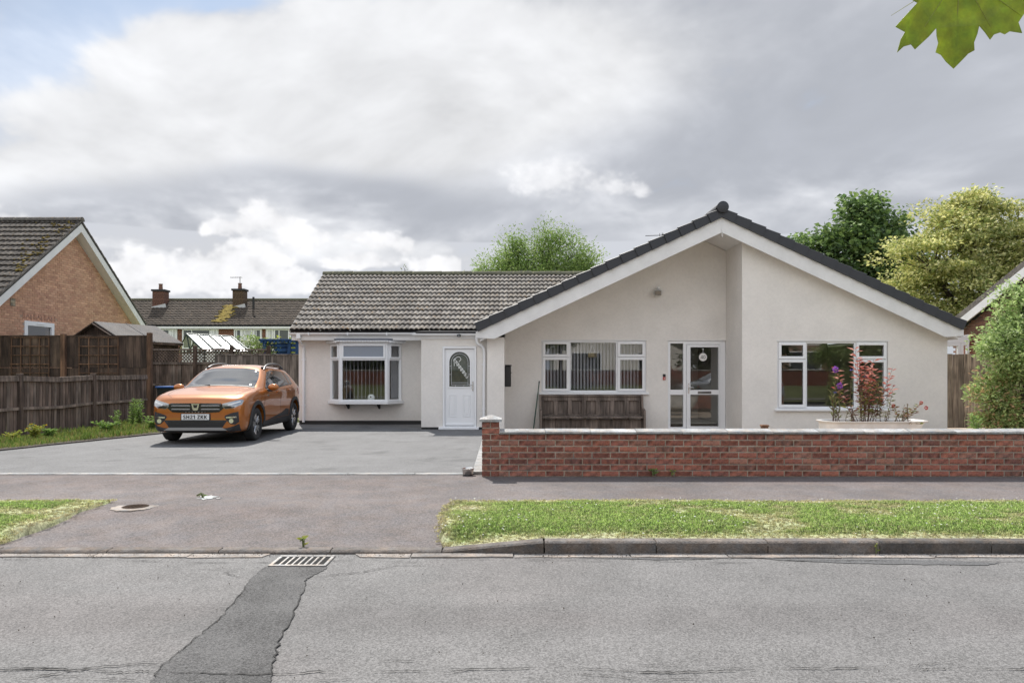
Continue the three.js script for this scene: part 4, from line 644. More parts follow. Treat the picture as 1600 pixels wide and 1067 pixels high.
// ---------------------------------------------------------------- the brick house beside the driveway
{
  const X = -14.6, zA = -24.4, hw = 4.18, apex = 6.38, eave = 3.34, sl = (apex - eave) / hw;
  const h = thing('brick_house', 'buff brick house with a steep gable, white barge boards and mossy dark tiles', 'house');
  const pal = [[0.34, 0.20, 0.125], [0.40, 0.245, 0.155], [0.30, 0.165, 0.105], [0.43, 0.275, 0.18], [0.36, 0.225, 0.15], [0.26, 0.135, 0.09]].map((c) => [c[0] * 0.9 + 0.40, c[1] * 0.9 + 0.23, c[2] * 0.9 + 0.165]);
  const wz0 = zA + 2.72, wz1 = zA + 4.4;                                // (near side of the gable is outside the picture)
  const win = { z0: zA + 0.72, z1: zA + 1.82, y0: 2.02, y1: 2.66 };    // placed by its pixels below
  const zAt = (px) => -F * -X / (800 - px);
  win.z1 = zAt(36); win.z0 = zAt(82.5); win.y1 = ay(503, -zAt(60)); win.y0 = win.y1 - 0.85;
  const top = (z) => apex - 0.34 - sl * Math.abs(z - zA);
  part(h, 'gable_mortar', (() => { const s = poly([[-(zA + hw), -0.1], [-(zA - hw), -0.1], [-(zA - hw), top(zA - hw)], [-zA, top(zA)], [-(zA + hw), top(zA + hw)]]); s.holes.push(rectHole(-win.z1, -win.z0, win.y0, win.y1)); const g = extrude(s, 0.25, -0.25); g.rotateY(Math.PI / 2); g.translate(X, 0, 0); return uvBox(g); })(), M.mortarPale);
  const put = (u, v, w, dir) => dir ? new V3(w, v, -u) : new V3(X + w, v, -u);
  const soldier = (u, v) => -u > win.z0 - 0.1 && -u < win.z1 + 0.1 && v > win.y1 - 0.01 && v < win.y1 + 0.23;
  tag(part(h, 'gable_brickwork', brickwork(-(zA + hw), -(zA - hw), 1.2, apex, (u, v) => v < top(-u) && !soldier(u, v) && !(-u > win.z0 && -u < win.z1 && v > win.y0 && v < win.y1), put, 5, pal), M.buff), null, null, null, 'stuff');
  tag(part(h, 'soldier_course', brickwork(0, 0.225, 0, 0, () => true, put, 6, pal), M.buff), null, null, null, 'stuff').removeFromParent();
  { const q = []; for (let z = win.z0 - 0.08; z < win.z1 + 0.05; z += 0.078) q.push(chamfer2(X, X + 0.014, win.y1 + 0.004, win.y1 + 0.222, z, z + 0.066, 0.003)); const sm = std({ color: lin(0.76, 0.42, 0.29), roughness: 0.95, map: brickGrain }); for (const g of q) part(h, 'soldier_brick', g, sm); }
  const w = sub(h, 'window'), wg = (z0, z1, y0, y1, b, d) => { const g = ring(-z1, -z0, y0, y1, b, d, 0, 0.006); g.rotateY(Math.PI / 2); g.translate(X - 0.03, 0, 0); return uvBox(g); };
  part(w, 'frame', wg(win.z0 + 0.003, win.z1 - 0.003, win.y0 + 0.003, win.y1 - 0.003, 0.14, 0.07), M.upvc);
  { const g = new THREE.PlaneGeometry(win.z1 - win.z0 - 0.2, win.y1 - win.y0 - 0.2); g.rotateY(Math.PI / 2); g.translate(X - 0.005, (win.y0 + win.y1) / 2, (win.z0 + win.z1) / 2); part(w, 'pane', g, M.glass); part(w, 'trickle_vent', box(0.02, 0.02, 0.35, X + 0.05, win.y1 - 0.07, (win.z0 + win.z1) / 2), M.upvc); }
  part(h, 'room_shell', [box2(X - 3, X - 2.9, 0, 3, zA - hw, zA + hw), box2(X - 2.9, X - 0.26, 2.95, 3.0, zA - hw + 0.3, zA + hw - 0.3)], M.insideDark);
  part(h, 'wall_vent', box(0.03, 0.22, 0.2, X + 0.015, ay(472, -zAt(18)), zAt(18)), std({ color: lin(0.42, 0.36, 0.27), roughness: 0.9, map: brickGrain }));
  // roof: tiles on the slope that faces the road, barge boards, ridge
  const vx = X + 0.32;                                                  // verge overhang
  for (const sgn of [1, -1]) {
    const ez = zA + sgn * (hw + 0.25), ey = apex - sl * (hw + 0.25), len = Math.hypot(hw + 0.25, apex - ey), ny = (hw + 0.25) / len, nz = sgn * (apex - ey) / len;
    const P = (u, t, hgt) => new V3(vx - u, lerp(ey, apex, t / len) + hgt * ny, lerp(ez, zA, t / len) + hgt * nz);
    if (sgn > 0) { const g = tiling(11, len, P, 8, 0.33, 0.33, 2, 0.045, 0.028); tag(part(h, 'roof_tiles', g, M.tileFar), null, null, null, 'stuff'); }
    const dk = new THREE.BoxGeometry(11, 0.06, len); dk.rotateX(sgn > 0 ? Math.atan2(apex - ey, hw + 0.25) : -Math.atan2(apex - ey, hw + 0.25)); dk.translate(vx - 5.5, (ey + apex) / 2 - 0.045, (ez + zA) / 2); part(h, 'roof_deck', uvBox(dk), M.darkTile);
    const lo = 0.36, s = poly([[-zA, apex - 0.07], [-ez, ey - 0.07], [-ez, ey - 0.24], [-ez + sgn * 0.15, ey + 0.15 * sl - lo], [-zA, apex - lo]]);
    const g = extrude(s, 0.05, 0, 0.004); g.rotateY(Math.PI / 2); g.translate(vx - 0.06, 0, 0); part(h, 'barge_board', uvBox(g), M.fascia);
    const g2 = extrude(poly([[-zA, apex - 0.33], [-ez + sgn * 0.1, ey + 0.1 * sl - 0.33], [-ez + sgn * 0.1, ey + 0.1 * sl - 0.36], [-zA, apex - 0.36]]), 0.34, 0); g2.rotateY(Math.PI / 2); g2.translate(X - 0.07, 0, 0); part(h, 'soffit', uvBox(g2), M.fascia);
    const n = 16; for (let i = 0; i < n; i++) { const t = (i + 0.5) / n, q = new THREE.BoxGeometry(0.14, 0.05, len / n * 1.04); q.rotateX(sgn * Math.atan2(apex - ey, hw + 0.25) + sgn * 0.05); q.translate(vx - 0.06, lerp(ey, apex, t) + 0.0, lerp(ez, zA, t)); part(h, 'verge_tile', uvBox(q, 1, i * 0.3, 0), M.tile[4]); }
  }
  for (let i = 0; i < 12; i++) { const g = new THREE.CylinderGeometry(0.13, 0.135, 0.45, 10, 1, false, 0, Math.PI); g.rotateZ(Math.PI / 2); g.translate(vx - 0.2 - i * 0.45, apex + 0.0, zA); part(h, 'ridge_tile', uvBox(g, 1, i * 0.4, 0), M.tile[4]); }
  // cushions of moss along the verge
  { const q = rng(12), moss = []; for (let i = 0; i < 95; i++) { const t = q(), u = Math.abs(q() + q() - 1) * 1.1 * (0.4 + t), ez = zA + hw + 0.25, ey = apex - sl * (hw + 0.25), g = new THREE.IcosahedronGeometry(0.025 + 0.05 * q() * q(), 0); g.scale(1.2, 0.6, 1.2); g.translate(vx - 0.06 - u, lerp(ey, apex, 0.35 + 0.62 * t) + 0.05, lerp(ez, zA, 0.35 + 0.62 * t) + 0.03); moss.push(uvBox(g)); } const mm = std({ color: lin(0.26, 0.19, 0.035), roughness: 1, map: stoneGrain }); tag(part(h, 'moss', moss, mm), null, null, null, 'stuff'); }
  part(h, 'eaves_gutter', tube([[vx - 0.1, eave - 0.3, zA - hw - 0.32], [vx - 6, eave - 0.3, zA - hw - 0.32]], 0.07, 2, 8), M.upvc);
  part(h, 'rear_wall', box2(X - 10, X - 0.26, -0.1, eave - 0.4, zA - hw, zA - hw + 0.2), M.mortarPale);
  part(h, 'front_wall', box2(X - 10, X - 0.26, -0.1, eave - 0.4, zA + hw - 0.2, zA + hw), M.mortarPale);
}
// ---------------------------------------------------------------- terrace behind the gardens
{
  const D = 62, x0 = -46, x1 = 2, ey = ay(508, D - 4.2), ry = ay(469, D), h = thing('terrace_houses', 'long brick terrace with a brown tiled roof and two chimneys beyond the back gardens', 'house');
  const fz = -(D - 3.9), len = Math.hypot(ry - ey, 4.2);
  part(h, 'wall', box2(x0, x1, -0.2, ey, fz - 7, fz), std({ color: lin(0.27, 0.13, 0.09), roughness: 0.95, map: brickGrain }));
  part(h, 'roof', (() => { const s = poly([[D - 4.2, ey], [D, ry], [D + 4.2, ey], [D + 4.2, ey - 0.1], [D, ry - 0.12], [D - 4.2, ey - 0.1]]); const g = extrude(s, x1 - x0, 0); g.rotateY(Math.PI / 2); g.translate(x0, 0, 0); return uvBox(g); })(), M.darkTile);
  tag(part(h, 'roof_tiles', tiling(34, len, (u, t, k) => new V3(-40 + u, lerp(ey, ry, t / len) + k, -lerp(D - 4.2, D, t / len)), 19, 0.33, 0.33, 1, 0.06, 0.03), M.tileTerrace), null, null, null, 'stuff');
  part(h, 'fascia', box2(x0, x1, ey - 0.28, ey - 0.02, -(D - 4.2) - 0.05, -(D - 4.2)), M.fascia);
  part(h, 'eaves_soffit', box2(x0, x1, ey - 0.28, ey - 0.25, fz, -(D - 4.2) - 0.06), M.fascia);
  part(h, 'ridge', tube([[x0, ry, -D], [x1, ry, -D]], 0.16, 2, 8), M.ridgeMoss);
  const W = (px0, px1, py0, py1, kind) => { const d = -fz, a = ax(px0, d), b = ax(px1, d), y1 = Math.min(ay(py0, d), ey - 0.3), y0 = ay(py1, d), p = sub(h, 'window'); part(p, 'frame', [ring(a, b, y0, y1, 0.09, 0.08, fz, 0.01), box2(lerp(a, b, 0.33) - 0.035, lerp(a, b, 0.33) + 0.035, y0 + 0.09, y1 - 0.09, fz, fz + 0.06)], M.upvc); const g = new THREE.PlaneGeometry(b - a - 0.1, y1 - y0 - 0.1); g.translate((a + b) / 2, (y0 + y1) / 2, fz + 0.05); part(p, 'pane', g, kind ? std({ color: lin(0.52, 0.53, 0.53), roughness: 0.3 }) : std({ color: lin(0.06, 0.07, 0.065), roughness: 0.06 })); };
  for (const [a, b, k] of [[248, 265, 0], [266, 276, 1], [285, 329, 0], [330, 340, 1], [366, 377, 0], [377, 394, 1], [396, 408, 0], [417, 427, 1], [428, 452, 0], [453, 476, 0], [196, 232, 0], [480, 520, 0]]) W(a, b, 511, 545, k);
  part(h, 'render_panel', [box2(ax(248, -fz), ax(276.5, -fz), 2.2, ey - 0.3, fz, fz + 0.03), box2(ax(284, -fz), ax(341, -fz), 2.2, ey - 0.3, fz, fz + 0.025), box2(ax(365, -fz), ax(409, -fz), 2.2, ey - 0.3, fz, fz + 0.025), box2(ax(415, -fz), ax(477, -fz), 2.2, ey - 0.3, fz, fz + 0.025)], M.fascia);
  const chim = (px, wpx, top, pot, mossy) => { const d = D - 0.8, c = sub(h, 'chimney'), x = ax(px, d), w2 = wpx / F * d / 2, yt = ay(top, d), yb = ay(492, d); part(c, 'stack', box2(x - w2, x + w2, yb, yt - 0.15, -d - 0.45, -d + 0.45), std({ color: mossy ? lin(0.15, 0.10, 0.062) : lin(0.20, 0.10, 0.072), roughness: 1, map: brickGrain })); part(c, 'corbel', box2(x - w2 - 0.08, x + w2 + 0.08, yt - 0.15, yt, -d - 0.53, -d + 0.53), M.darkTile); part(c, 'flashing', [beam([x - w2 * 1.0, ay(483, d), -d + 0.5], [x + w2 * 1.35, ay(478, d), -d + 0.5], 0.3, 0.06)], std({ color: lin(0.5, 0.5, 0.5), roughness: 0.6 })); if (pot) part(c, 'pot', [lathe([[0.17, 0], [0.14, 0.4], [0.17, 0.45], [0.17, 0.5]], 12).translate(x, yt, -d)], std({ color: lin(0.17, 0.09, 0.065), roughness: 0.9 })); };
  chim(250.5, 18, 453, true, false); chim(374.5, 17, 452, true, true);
  part(h, 'soil_pipe', [bar([ax(395.5, D - 1.5), ay(484, D - 1.5), -D + 1.5], [ax(395.5, D - 1.5), ay(464, D - 1.5), -D + 1.5], 0.09), bar([ax(397, D - 3), ay(504, D - 3), -D + 3], [ax(397, D - 3), ay(494, D - 3), -D + 3], 0.09), bar([ax(268, D - 3), ay(503, D - 3), -D + 3], [ax(268, D - 3), ay(495, D - 3), -D + 3], 0.09)], M.plinth);
  { const q = rng(44), cells = []; for (let i = 0; i < 230; i++) { const a = (q() + q() + q() - 1.5) / 1.5, t = q(), px = 362 - 18 * t + a * 16, u = 0.08 + 0.7 * (1 - t), d = lerp(D - 4.2, D, u); const y = lerp(ey, ry, u) + 0.09, g = new THREE.BoxGeometry(0.12 + 0.2 * q(), 0.03, 0.1); g.rotateX(0.43); g.translate(ax(px, d), y, -d); cells.push(uvBox(g)); } tag(part(h, 'lichen', cells, std({ color: lin(0.34, 0.25, 0.04), roughness: 1, map: stoneGrain })), null, null, null, 'stuff'); }
  const A = (px, py, d, lab) => { const c = at(px, py, d), t = thing('tv_aerial', lab, 'aerial', [c.x, c.y, c.z]); return t; };
  const a1 = A(374.5, 452, D - 0.8, 'thin television aerial standing on the mossy chimney of the terrace'); part(a1, 'mast', bar([0, -0.1, 0], [0, 1.05, 0], 0.03), M.iron); part(a1, 'boom', [bar([-0.8, 0.98, 0], [0.15, 1.0, 0], 0.02), ...[-0.7, -0.5, -0.3, -0.1, 0.1].map((x) => bar([x, 0.99, -0.25], [x, 0.99, 0.25], 0.012))], M.iron);
  const a2 = A(1035, 400, 24, 'thin television aerial showing above the dark verge of the front gable'); part(a2, 'mast', bar([0.05, -1.2, 0], [0, 0.72, 0], 0.018), M.iron); part(a2, 'boom', [bar([-0.55, 0.66, 0], [0.05, 0.68, 0], 0.012), bar([-0.08, 0.6, 0], [-0.08, 0.74, 0], 0.01), bar([0.0, 0.58, 0], [0, 0.76, 0], 0.01), bar([0.04, 0.6, 0], [0.04, 0.74, 0], 0.01)], M.iron);
}
// ---------------------------------------------------------------- house beyond the side fence
{
  const X = 14, h = thing('brick_house', 'red brick house with a grey tiled gable roof half hidden by the leafy shrub', 'house');
  const zf = -23.2, zn = -14.6, zA = (zf + zn) / 2, ey = 2.86, sl = 0.414, top = (z) => ey + sl * (4.3 - Math.abs(z - zA));
  const s = poly([[-zn, -0.1], [-zf, -0.1], [-zf, top(zf) - 0.3], [-zA, top(zA) - 0.3], [-zn, top(zn) - 0.3]]); const g = extrude(s, 0.25, 0); g.rotateY(Math.PI / 2); g.translate(X, 0, 0); part(h, 'gable_wall', uvBox(g), M.mortar);
  tag(part(h, 'gable_brickwork', brickwork(zf, zn, 0.4, 5.2, (u, v) => v < top(u) - 0.32, (u, v, w, dir) => dir ? new V3(-w, v, u) : new V3(X - w, v, u), 55, [[0.30, 0.15, 0.11], [0.36, 0.18, 0.125], [0.26, 0.13, 0.10]]), M.buff), null, null, null, 'stuff');
  for (const sg of [1, -1]) { const ez = zA + sg * 4.6, yy = top(zA) - sl * 4.6, len = Math.hypot(4.6, sl * 4.6), a = Math.atan(sl) * sg; const d = new THREE.BoxGeometry(9, 0.14, len); d.rotateX(a); d.translate(X - 0.15 + 4.5, (yy + top(zA)) / 2 - 0.02, (ez + zA) / 2); part(h, 'roof_slope', uvBox(d), std({ color: lin(0.19, 0.185, 0.18), roughness: 0.9, map: tileMap(77) })); const b = beam([X - 0.19, yy - 0.2, ez], [X - 0.19, top(zA) - 0.2, zA], 0.04, 0.24); part(h, 'barge_board', b, M.fascia); const e = beam([X - 0.17, yy + 0.02, ez], [X - 0.17, top(zA) + 0.02, zA], 0.08, 0.17); part(h, 'verge_tile', e, M.tile[4]); }
  const c = thing('lean_to_porch', 'small white lean-to porch with a window showing above the side fence', 'porch'); const d = 21, X0 = ax(1470, d), X1 = ax(1513, d);
  part(c, 'fascia', (() => { const q = extrude(poly([[X0, ay(536, d)], [X1, ay(536, d)], [X1, ay(523, d)], [X0, ay(531, d)]]), 0.08, -d); return q; })(), M.upvc);
  part(c, 'frame', [ring(X0, ax(1500, d), 0.6, ay(536, d), 0.09, 0.08, -d, 0.01), ring(ax(1500.3, d), X1, 0.6, ay(536, d), 0.07, 0.08, -d, 0.01)], M.upvc);
  const pg = new THREE.PlaneGeometry(X1 - X0, 1.6); pg.translate((X0 + X1) / 2, 1.4, -d + 0.03); part(c, 'pane', pg, M.glass);
  part(c, 'dwarf_wall', box2(X0, X1, 0, 0.6, -d - 0.1, -d + 0.1), M.brick[2]); part(c, 'rear_wall', box2(X0, X1, 0, 2.1, -d - 1.6, -d - 1.5), M.render);
  part(c, 'brick_pillar', brickPillar(ax(1513.3, d), ax(1534, d), d), M.brick[2]);
  function brickPillar(a, b, dd) { const o = [box2(a + 0.01, b - 0.01, -0.1, 2.4, -dd - 0.3, -dd + 0.02)]; let k = 0; for (let y = 0.6; y < 2.3; y += 0.075, k++) for (let x = a - (k % 2 ? 0.11 : 0); x < b - 0.05; x += 0.225) o.push(box2(Math.max(a, x), Math.min(b, x + 0.213), y, y + 0.063, -dd + 0.02, -dd + 0.034)); return o; }
}
// ---------------------------------------------------------------- fences
function plankGeos(w, h, t, n, seed) { const r = rng(seed), o = []; for (let i = 0; i < n; i++) { const g = chamfer(w, h, t, 0.003); const u = g.attributes.uv; for (let k = 0; k < u.count; k++) u.setXY(k, u.getX(k) + r() * 0 + i * 0.171, u.getY(k) + i * 0.63); o.push(g); } return o; }
{
  // low closeboard fence along the side of the drive, in a plane across x
  const X = -10.12, f = thing('low_fence', 'low weathered feather-edge fence along the side of the driveway', 'fence'), r = rng(201);
  const posts = [-9.85, -12.4, -15.1, -17.75, -20.4], H = 1.27, geos = plankGeos(0.112, H - 0.06, 0.014, 5, 1);
  for (let i = 0; i < 4; i++) {
    part(f, 'post', chamfer(0.1, H + 0.09, 0.1, 0.008, X + 0.01, (H + 0.09) / 2 - 0.02, posts[i]), M.fenceDark[i % 3]);
    const a = posts[i] - 0.052, b = posts[i + 1] + 0.052, n = Math.floor((a - b) / 0.1);
    for (let k = 0; k < n; k++) { const o = part(f, 'plank', geos[Math.floor(r() * 5)], M.fenceDark[Math.floor(r() * 5)], [X - 0.02 + 0.008 * r(), H / 2 + 0.012 * (r() - 0.5), lerp(a, b, (k + 0.5) / n)]); o.rotation.set(0.01 * (r() - 0.5), Math.PI / 2 + 0.1, 0); }
    const sag = i === 2 ? 0.035 : 0.01; const rail = (y, h) => { const m = (a + b) / 2, g = [beam([X + 0.012, y, a], [X + 0.012, y - sag, m], 0.045, h), beam([X + 0.012, y - sag, m], [X + 0.012, y, b], 0.045, h)]; part(f, 'rail', g, M.fenceDark[3]); };
    rail(H - 0.05, 0.075); rail(0.62, 0.06);
    part(f, 'capping', [beam([X - 0.01, H + 0.006, a], [X - 0.01, H + 0.006 - sag, (a + b) / 2], 0.07, 0.03), beam([X - 0.01, H + 0.006 - sag, (a + b) / 2], [X - 0.01, H + 0.006, b], 0.07, 0.03)], M.fenceDark[3]);
  }
}
{
  // tall panels behind, square to the road, with two square trellises on them
  const Z = -20.72, H = ay(525, 20.7), f = thing('tall_fence', 'tall dark brown board fence closing off the garden beside the brick house', 'fence'), r = rng(211);
  const up = plankGeos(0.205, 0.88, 0.018, 4, 3), lo = plankGeos(0.205, 1.5, 0.018, 4, 4);
  for (let x = -14.5; x < -10.25; x += 0.207) { part(f, 'board', up[Math.floor(r() * 4)], M.fenceTall[Math.floor(r() * 4)], [x, H - 0.44, Z + 0.006 * r()]); part(f, 'board', lo[Math.floor(r() * 4)], M.fenceTall[Math.floor(r() * 4)], [x, H - 0.9 - 0.75, Z - 0.022 + 0.006 * r()]); }
  for (const [px, e] of [[97.5, 0.03], [232.5, 0.06]]) part(f, 'post', chamfer(0.125, H + e + 0.1, 0.11, 0.008, ax(px, 20.62), (H + e) / 2 - 0.05 + 0.03, Z + 0.075), M.trellis[px > 200 ? 0 : 1]);
  part(f, 'rail', [box2(-14.6, -10.2, H - 0.005, H + 0.02, Z - 0.03, Z + 0.03)], M.fenceTall[1]);
  const trel = (px0, px1, label) => { const a = ax(px0, 20.66), b = ax(px1, 20.66), t = thing('wall_trellis', label, 'trellis', [0, 0, Z + 0.034]), y1 = H - 0.04, y0 = H - 1.3; for (let i = 0; i <= 4; i++) part(t, 'upright', box(0.028, y1 - y0, 0.014, lerp(a, b, i / 4), (y0 + y1) / 2, 0), M.trellis[i % 2]); for (let i = 0; i <= 5; i++) part(t, 'crossbar', box(b - a + 0.04, 0.028, 0.014, (a + b) / 2, y1 - i * 0.25, 0.0145), M.trellis[i % 2]); };
  trel(16, 74.5, 'square brown trellis on the tall fence below the small white window'); trel(122, 183, 'square brown trellis on the tall fence below the shed gable');
}
{
  // lattice topped fence behind the car
  const D = 23, f = thing('lattice_fence', 'dark board fence with a diamond lattice top behind the parked car', 'fence'), r = rng(221), y1 = ay(545, D), yl = ay(565, D);
  const posts = [ax(236, D), ax(305, D), ax(362, D), ax(420, D)], geos = plankGeos(0.118, yl - 0.1, 0.016, 4, 6);
  posts.forEach((x, i) => part(f, 'post', chamfer(0.11, y1 + 0.16, 0.1, 0.008, x, y1 / 2 + 0.02, -D + 0.03), M.fenceTall[i % 3]));
  for (let i = 0; i < 3; i++) {
    const a = posts[i] + 0.056, b = posts[i + 1] - 0.056, n = Math.round((b - a) / 0.1);
    for (let k = 0; k < n; k++) part(f, 'plank', geos[Math.floor(r() * 4)], M.fenceDark[Math.floor(r() * 5)], [lerp(a, b, (k + 0.5) / n), (yl - 0.1) / 2 + 0.03, -D + 0.006 * r()]).rotation.y = 0.08;
    part(f, 'rail', [box2(a, b, yl - 0.09, yl - 0.01, -D - 0.025, -D + 0.05), box2(a, b, y1 - 0.05, y1, -D - 0.02, -D + 0.04), box2(a, b, 0.95, 1.02, -D + 0.02, -D + 0.05)], M.fenceDark[3]);
    const y0 = yl, h = y1 - 0.05 - y0, lat = []; for (let x = a - h; x < b; x += 0.1) { for (const s of [1, -1]) { let xa = x, xb = x + h, ya = 0, yb = h; if (xa < a) { ya = a - xa; xa = a; } if (xb > b) { yb = h - (xb - b); xb = b; } if (ya >= yb) continue; lat.push(s > 0 ? beam([xa, y0 + ya, -D], [xb, y0 + yb, -D], 0.028, 0.006) : beam([xa, y0 + h - ya, -D + 0.008], [xb, y0 + h - yb, -D + 0.008], 0.028, 0.006)); } }
    tag(part(f, 'lattice', lat, M.fenceDark[4]), null, null, null, 'stuff');
  }
  // plain grey fence that runs to the bungalow
  const D2 = 21.5, g = thing('grey_fence', 'plain silver-grey closeboard fence between the car and the bungalow corner', 'fence'), H = ay(554, D2), gs = plankGeos(0.125, H - 0.05, 0.016, 4, 8), xa = ax(340, D2), xb = -5.62;
  for (let x = xa; x < xb; x += 0.112) part(g, 'plank', gs[Math.floor(r() * 4)], M.fenceGrey[Math.floor(r() * 3)], [x, (H - 0.05) / 2 + 0.03, -D2 + 0.006 * r()]).rotation.y = 0.08;
  part(g, 'rail', [box2(xa - 0.05, xb, H - 0.02, H + 0.015, -D2 - 0.03, -D2 + 0.035)], M.fenceGrey[2]);
  for (const x of [xa - 0.06, xa + 1.8, xb - 0.06]) part(g, 'post', chamfer(0.1, H, 0.1, 0.006, x, H / 2, -D2 - 0.07), M.fenceGrey[1]);
}
{
  // gate fence beside the bungalow
  const D = 18.2, f = thing('side_fence', 'tan board fence between the bungalow corner and the leafy shrub', 'fence'), r = rng(231), H = ay(553.5, D), gs = plankGeos(0.137, H, 0.02, 4, 12);
  for (let x = 10.40; x < 13.9; x += 0.145) part(f, 'plank', gs[Math.floor(r() * 4)], M.fenceTan[Math.floor(r() * 3)], [x, H / 2 + 0.02 * (r() - 0.5), -D + 0.008 * r()]);
  part(f, 'rail', [box2(10.31, 13.9, 0.35, 0.42, -D - 0.06, -D - 0.012), box2(10.31, 13.9, H - 0.4, H - 0.32, -D - 0.06, -D - 0.012)], M.fenceTan[1]);
  part(f, 'post', chamfer(0.09, H + 0.02, 0.09, 0.006, 12.1, H / 2, -D - 0.11), M.fenceTan[1]); part(f, 'post', chamfer(0.06, H + 0.02, 0.06, 0.006, 10.345, H / 2, -D - 0.1), M.fenceTan[1]);
}
// ---------------------------------------------------------------- shed, greenhouse, blue timber shelter, bin
{
  const p0 = at(148, 502, 22.6), dir = new V3(0.73, 0, -2.2).normalize(), ang = Math.atan2(-dir.x, -dir.z);
  const s = thing('garden_shed', 'dark timber shed with a grey felt roof rising behind the tall fence', 'shed', [p0.x, 0, p0.z], ang), L = 2.35, y = p0.y, hw = 1.15, sl = 0.52;
  for (const q of [-1, 1]) { const g = new THREE.BoxGeometry(Math.hypot(hw, hw * sl), 0.03, L + 0.1); g.rotateZ(-q * Math.atan(sl)); g.translate(q * hw / 2, y - hw * sl / 2 - 0.015, -L / 2); part(s, 'felt_roof', uvBox(g), M.felt); part(s, 'barge_board', beam([0, y - 0.075, 0.07], [q * hw, y - hw * sl - 0.075, 0.07], 0.025, 0.13), M.fenceTall[1]); part(s, 'eaves_trim', beam([q * (hw - 0.01), y - hw * sl - 0.05, 0.05], [q * (hw - 0.01), y - hw * sl - 0.05, -L - 0.05], 0.02, 0.07), M.fenceTall[3]); }
  part(s, 'felt_seam', [-1, 1].map((q) => { const g = new THREE.BoxGeometry(hw * 1.12, 0.012, 0.05); g.rotateZ(-q * Math.atan(sl)); g.translate(q * hw / 2, y - hw * sl / 2 + 0.008, -L * 0.5); return uvBox(g); }), M.felt);
  part(s, 'gable_wall', extrude(poly([[-1, 0], [1, 0], [1, y - sl - 0.05], [0, y - 0.05], [-1, y - sl - 0.05]]), 0.03, -0.08), M.fenceTall[2]);
  part(s, 'side_wall', [box2(-1, -0.97, 0, y - sl - 0.06, -L, -0.081), box2(0.97, 1, 0, y - sl - 0.06, -L, -0.081), box2(-0.97, 0.97, 0, y - sl - 0.1, -L, -L + 0.03)], M.fenceTall[0]);
}
{
  const D = 24.6, gfm = std({ color: lin(0.03, 0.06, 0.05), roughness: 0.5 }), glz = std({ color: lin(0.36, 0.38, 0.39), roughness: 0.3 });
  const a = at(291, 522, D), b = at(361, 526, D + 0.55), g = thing('greenhouse', 'green framed greenhouse with pale roof panes behind the lattice fence', 'greenhouse');
  const e0 = at(319, 549, D - 0.9), e1 = at(390, 549.5, D - 0.35), L = 4, ridge = (t) => a.clone().lerp(b, t), eave = (t) => e0.clone().lerp(e1, t), off = a.clone().sub(e0); const back = (t) => { const q = ridge(t); return new V3(q.x - (eave(t).x - q.x) * 0.75, eave(t).y, q.z - (eave(t).z - q.z)); };
  const q = (A, B, C, Dd) => { const o = new THREE.BufferGeometry(); o.setAttribute('position', new THREE.Float32BufferAttribute([A, B, C, A, C, Dd].flatMap((v) => [v.x, v.y, v.z]), 3)); o.computeVertexNormals(); return uvBox(o); };
  for (let i = 0; i < 4; i++) part(g, 'roof_pane', q(eave(i / L + 0.01), eave((i + 1) / L - 0.01), ridge((i + 1) / L - 0.01), ridge(i / L + 0.01)), glz);
  for (let i = 0; i < 4; i++) part(g, 'rear_roof_pane', q(back((i + 1) / L - 0.01), back(i / L + 0.01), ridge(i / L + 0.01), ridge((i + 1) / L - 0.01)), M.glass);
  for (let i = 0; i <= 4; i++) part(g, 'rafter', [bar(eave(i / L), ridge(i / L), 0.042, 0.042, 6), bar(back(i / L), ridge(i / L), 0.022, 0.022, 6)], gfm);
  const dn = (v) => new V3(v.x, 0, v.z);
  part(g, 'frame', [bar(ridge(0), ridge(1), 0.035, 0.035, 6), bar(eave(0), eave(1), 0.025, 0.025, 6), bar(back(0), back(1), 0.025), ...[0, 1].flatMap((t) => [bar(eave(t), dn(eave(t)), 0.025), bar(back(t), dn(back(t)), 0.025), bar(eave(t), back(t), 0.02)]), bar(eave(0).lerp(back(0), 0.5), ridge(0), 0.018)], gfm);
  part(g, 'side_pane', [q(dn(eave(0)), dn(eave(1)), eave(1), eave(0)), q(dn(back(0)), dn(eave(0)), eave(0), back(0)), q(dn(eave(1)), dn(back(1)), back(1), eave(1))], M.glass);
  part(g, 'open_vent', [q(eave(0.3).lerp(ridge(0.3), 0.1).add(new V3(0, 0.05, 0)), eave(0.49).lerp(ridge(0.49), 0.1).add(new V3(0, 0.05, 0)), eave(0.49).lerp(ridge(0.49), 0.24).add(new V3(0, 0.03, 0)), eave(0.3).lerp(ridge(0.3), 0.24).add(new V3(0, 0.03, 0)))], glz);
}
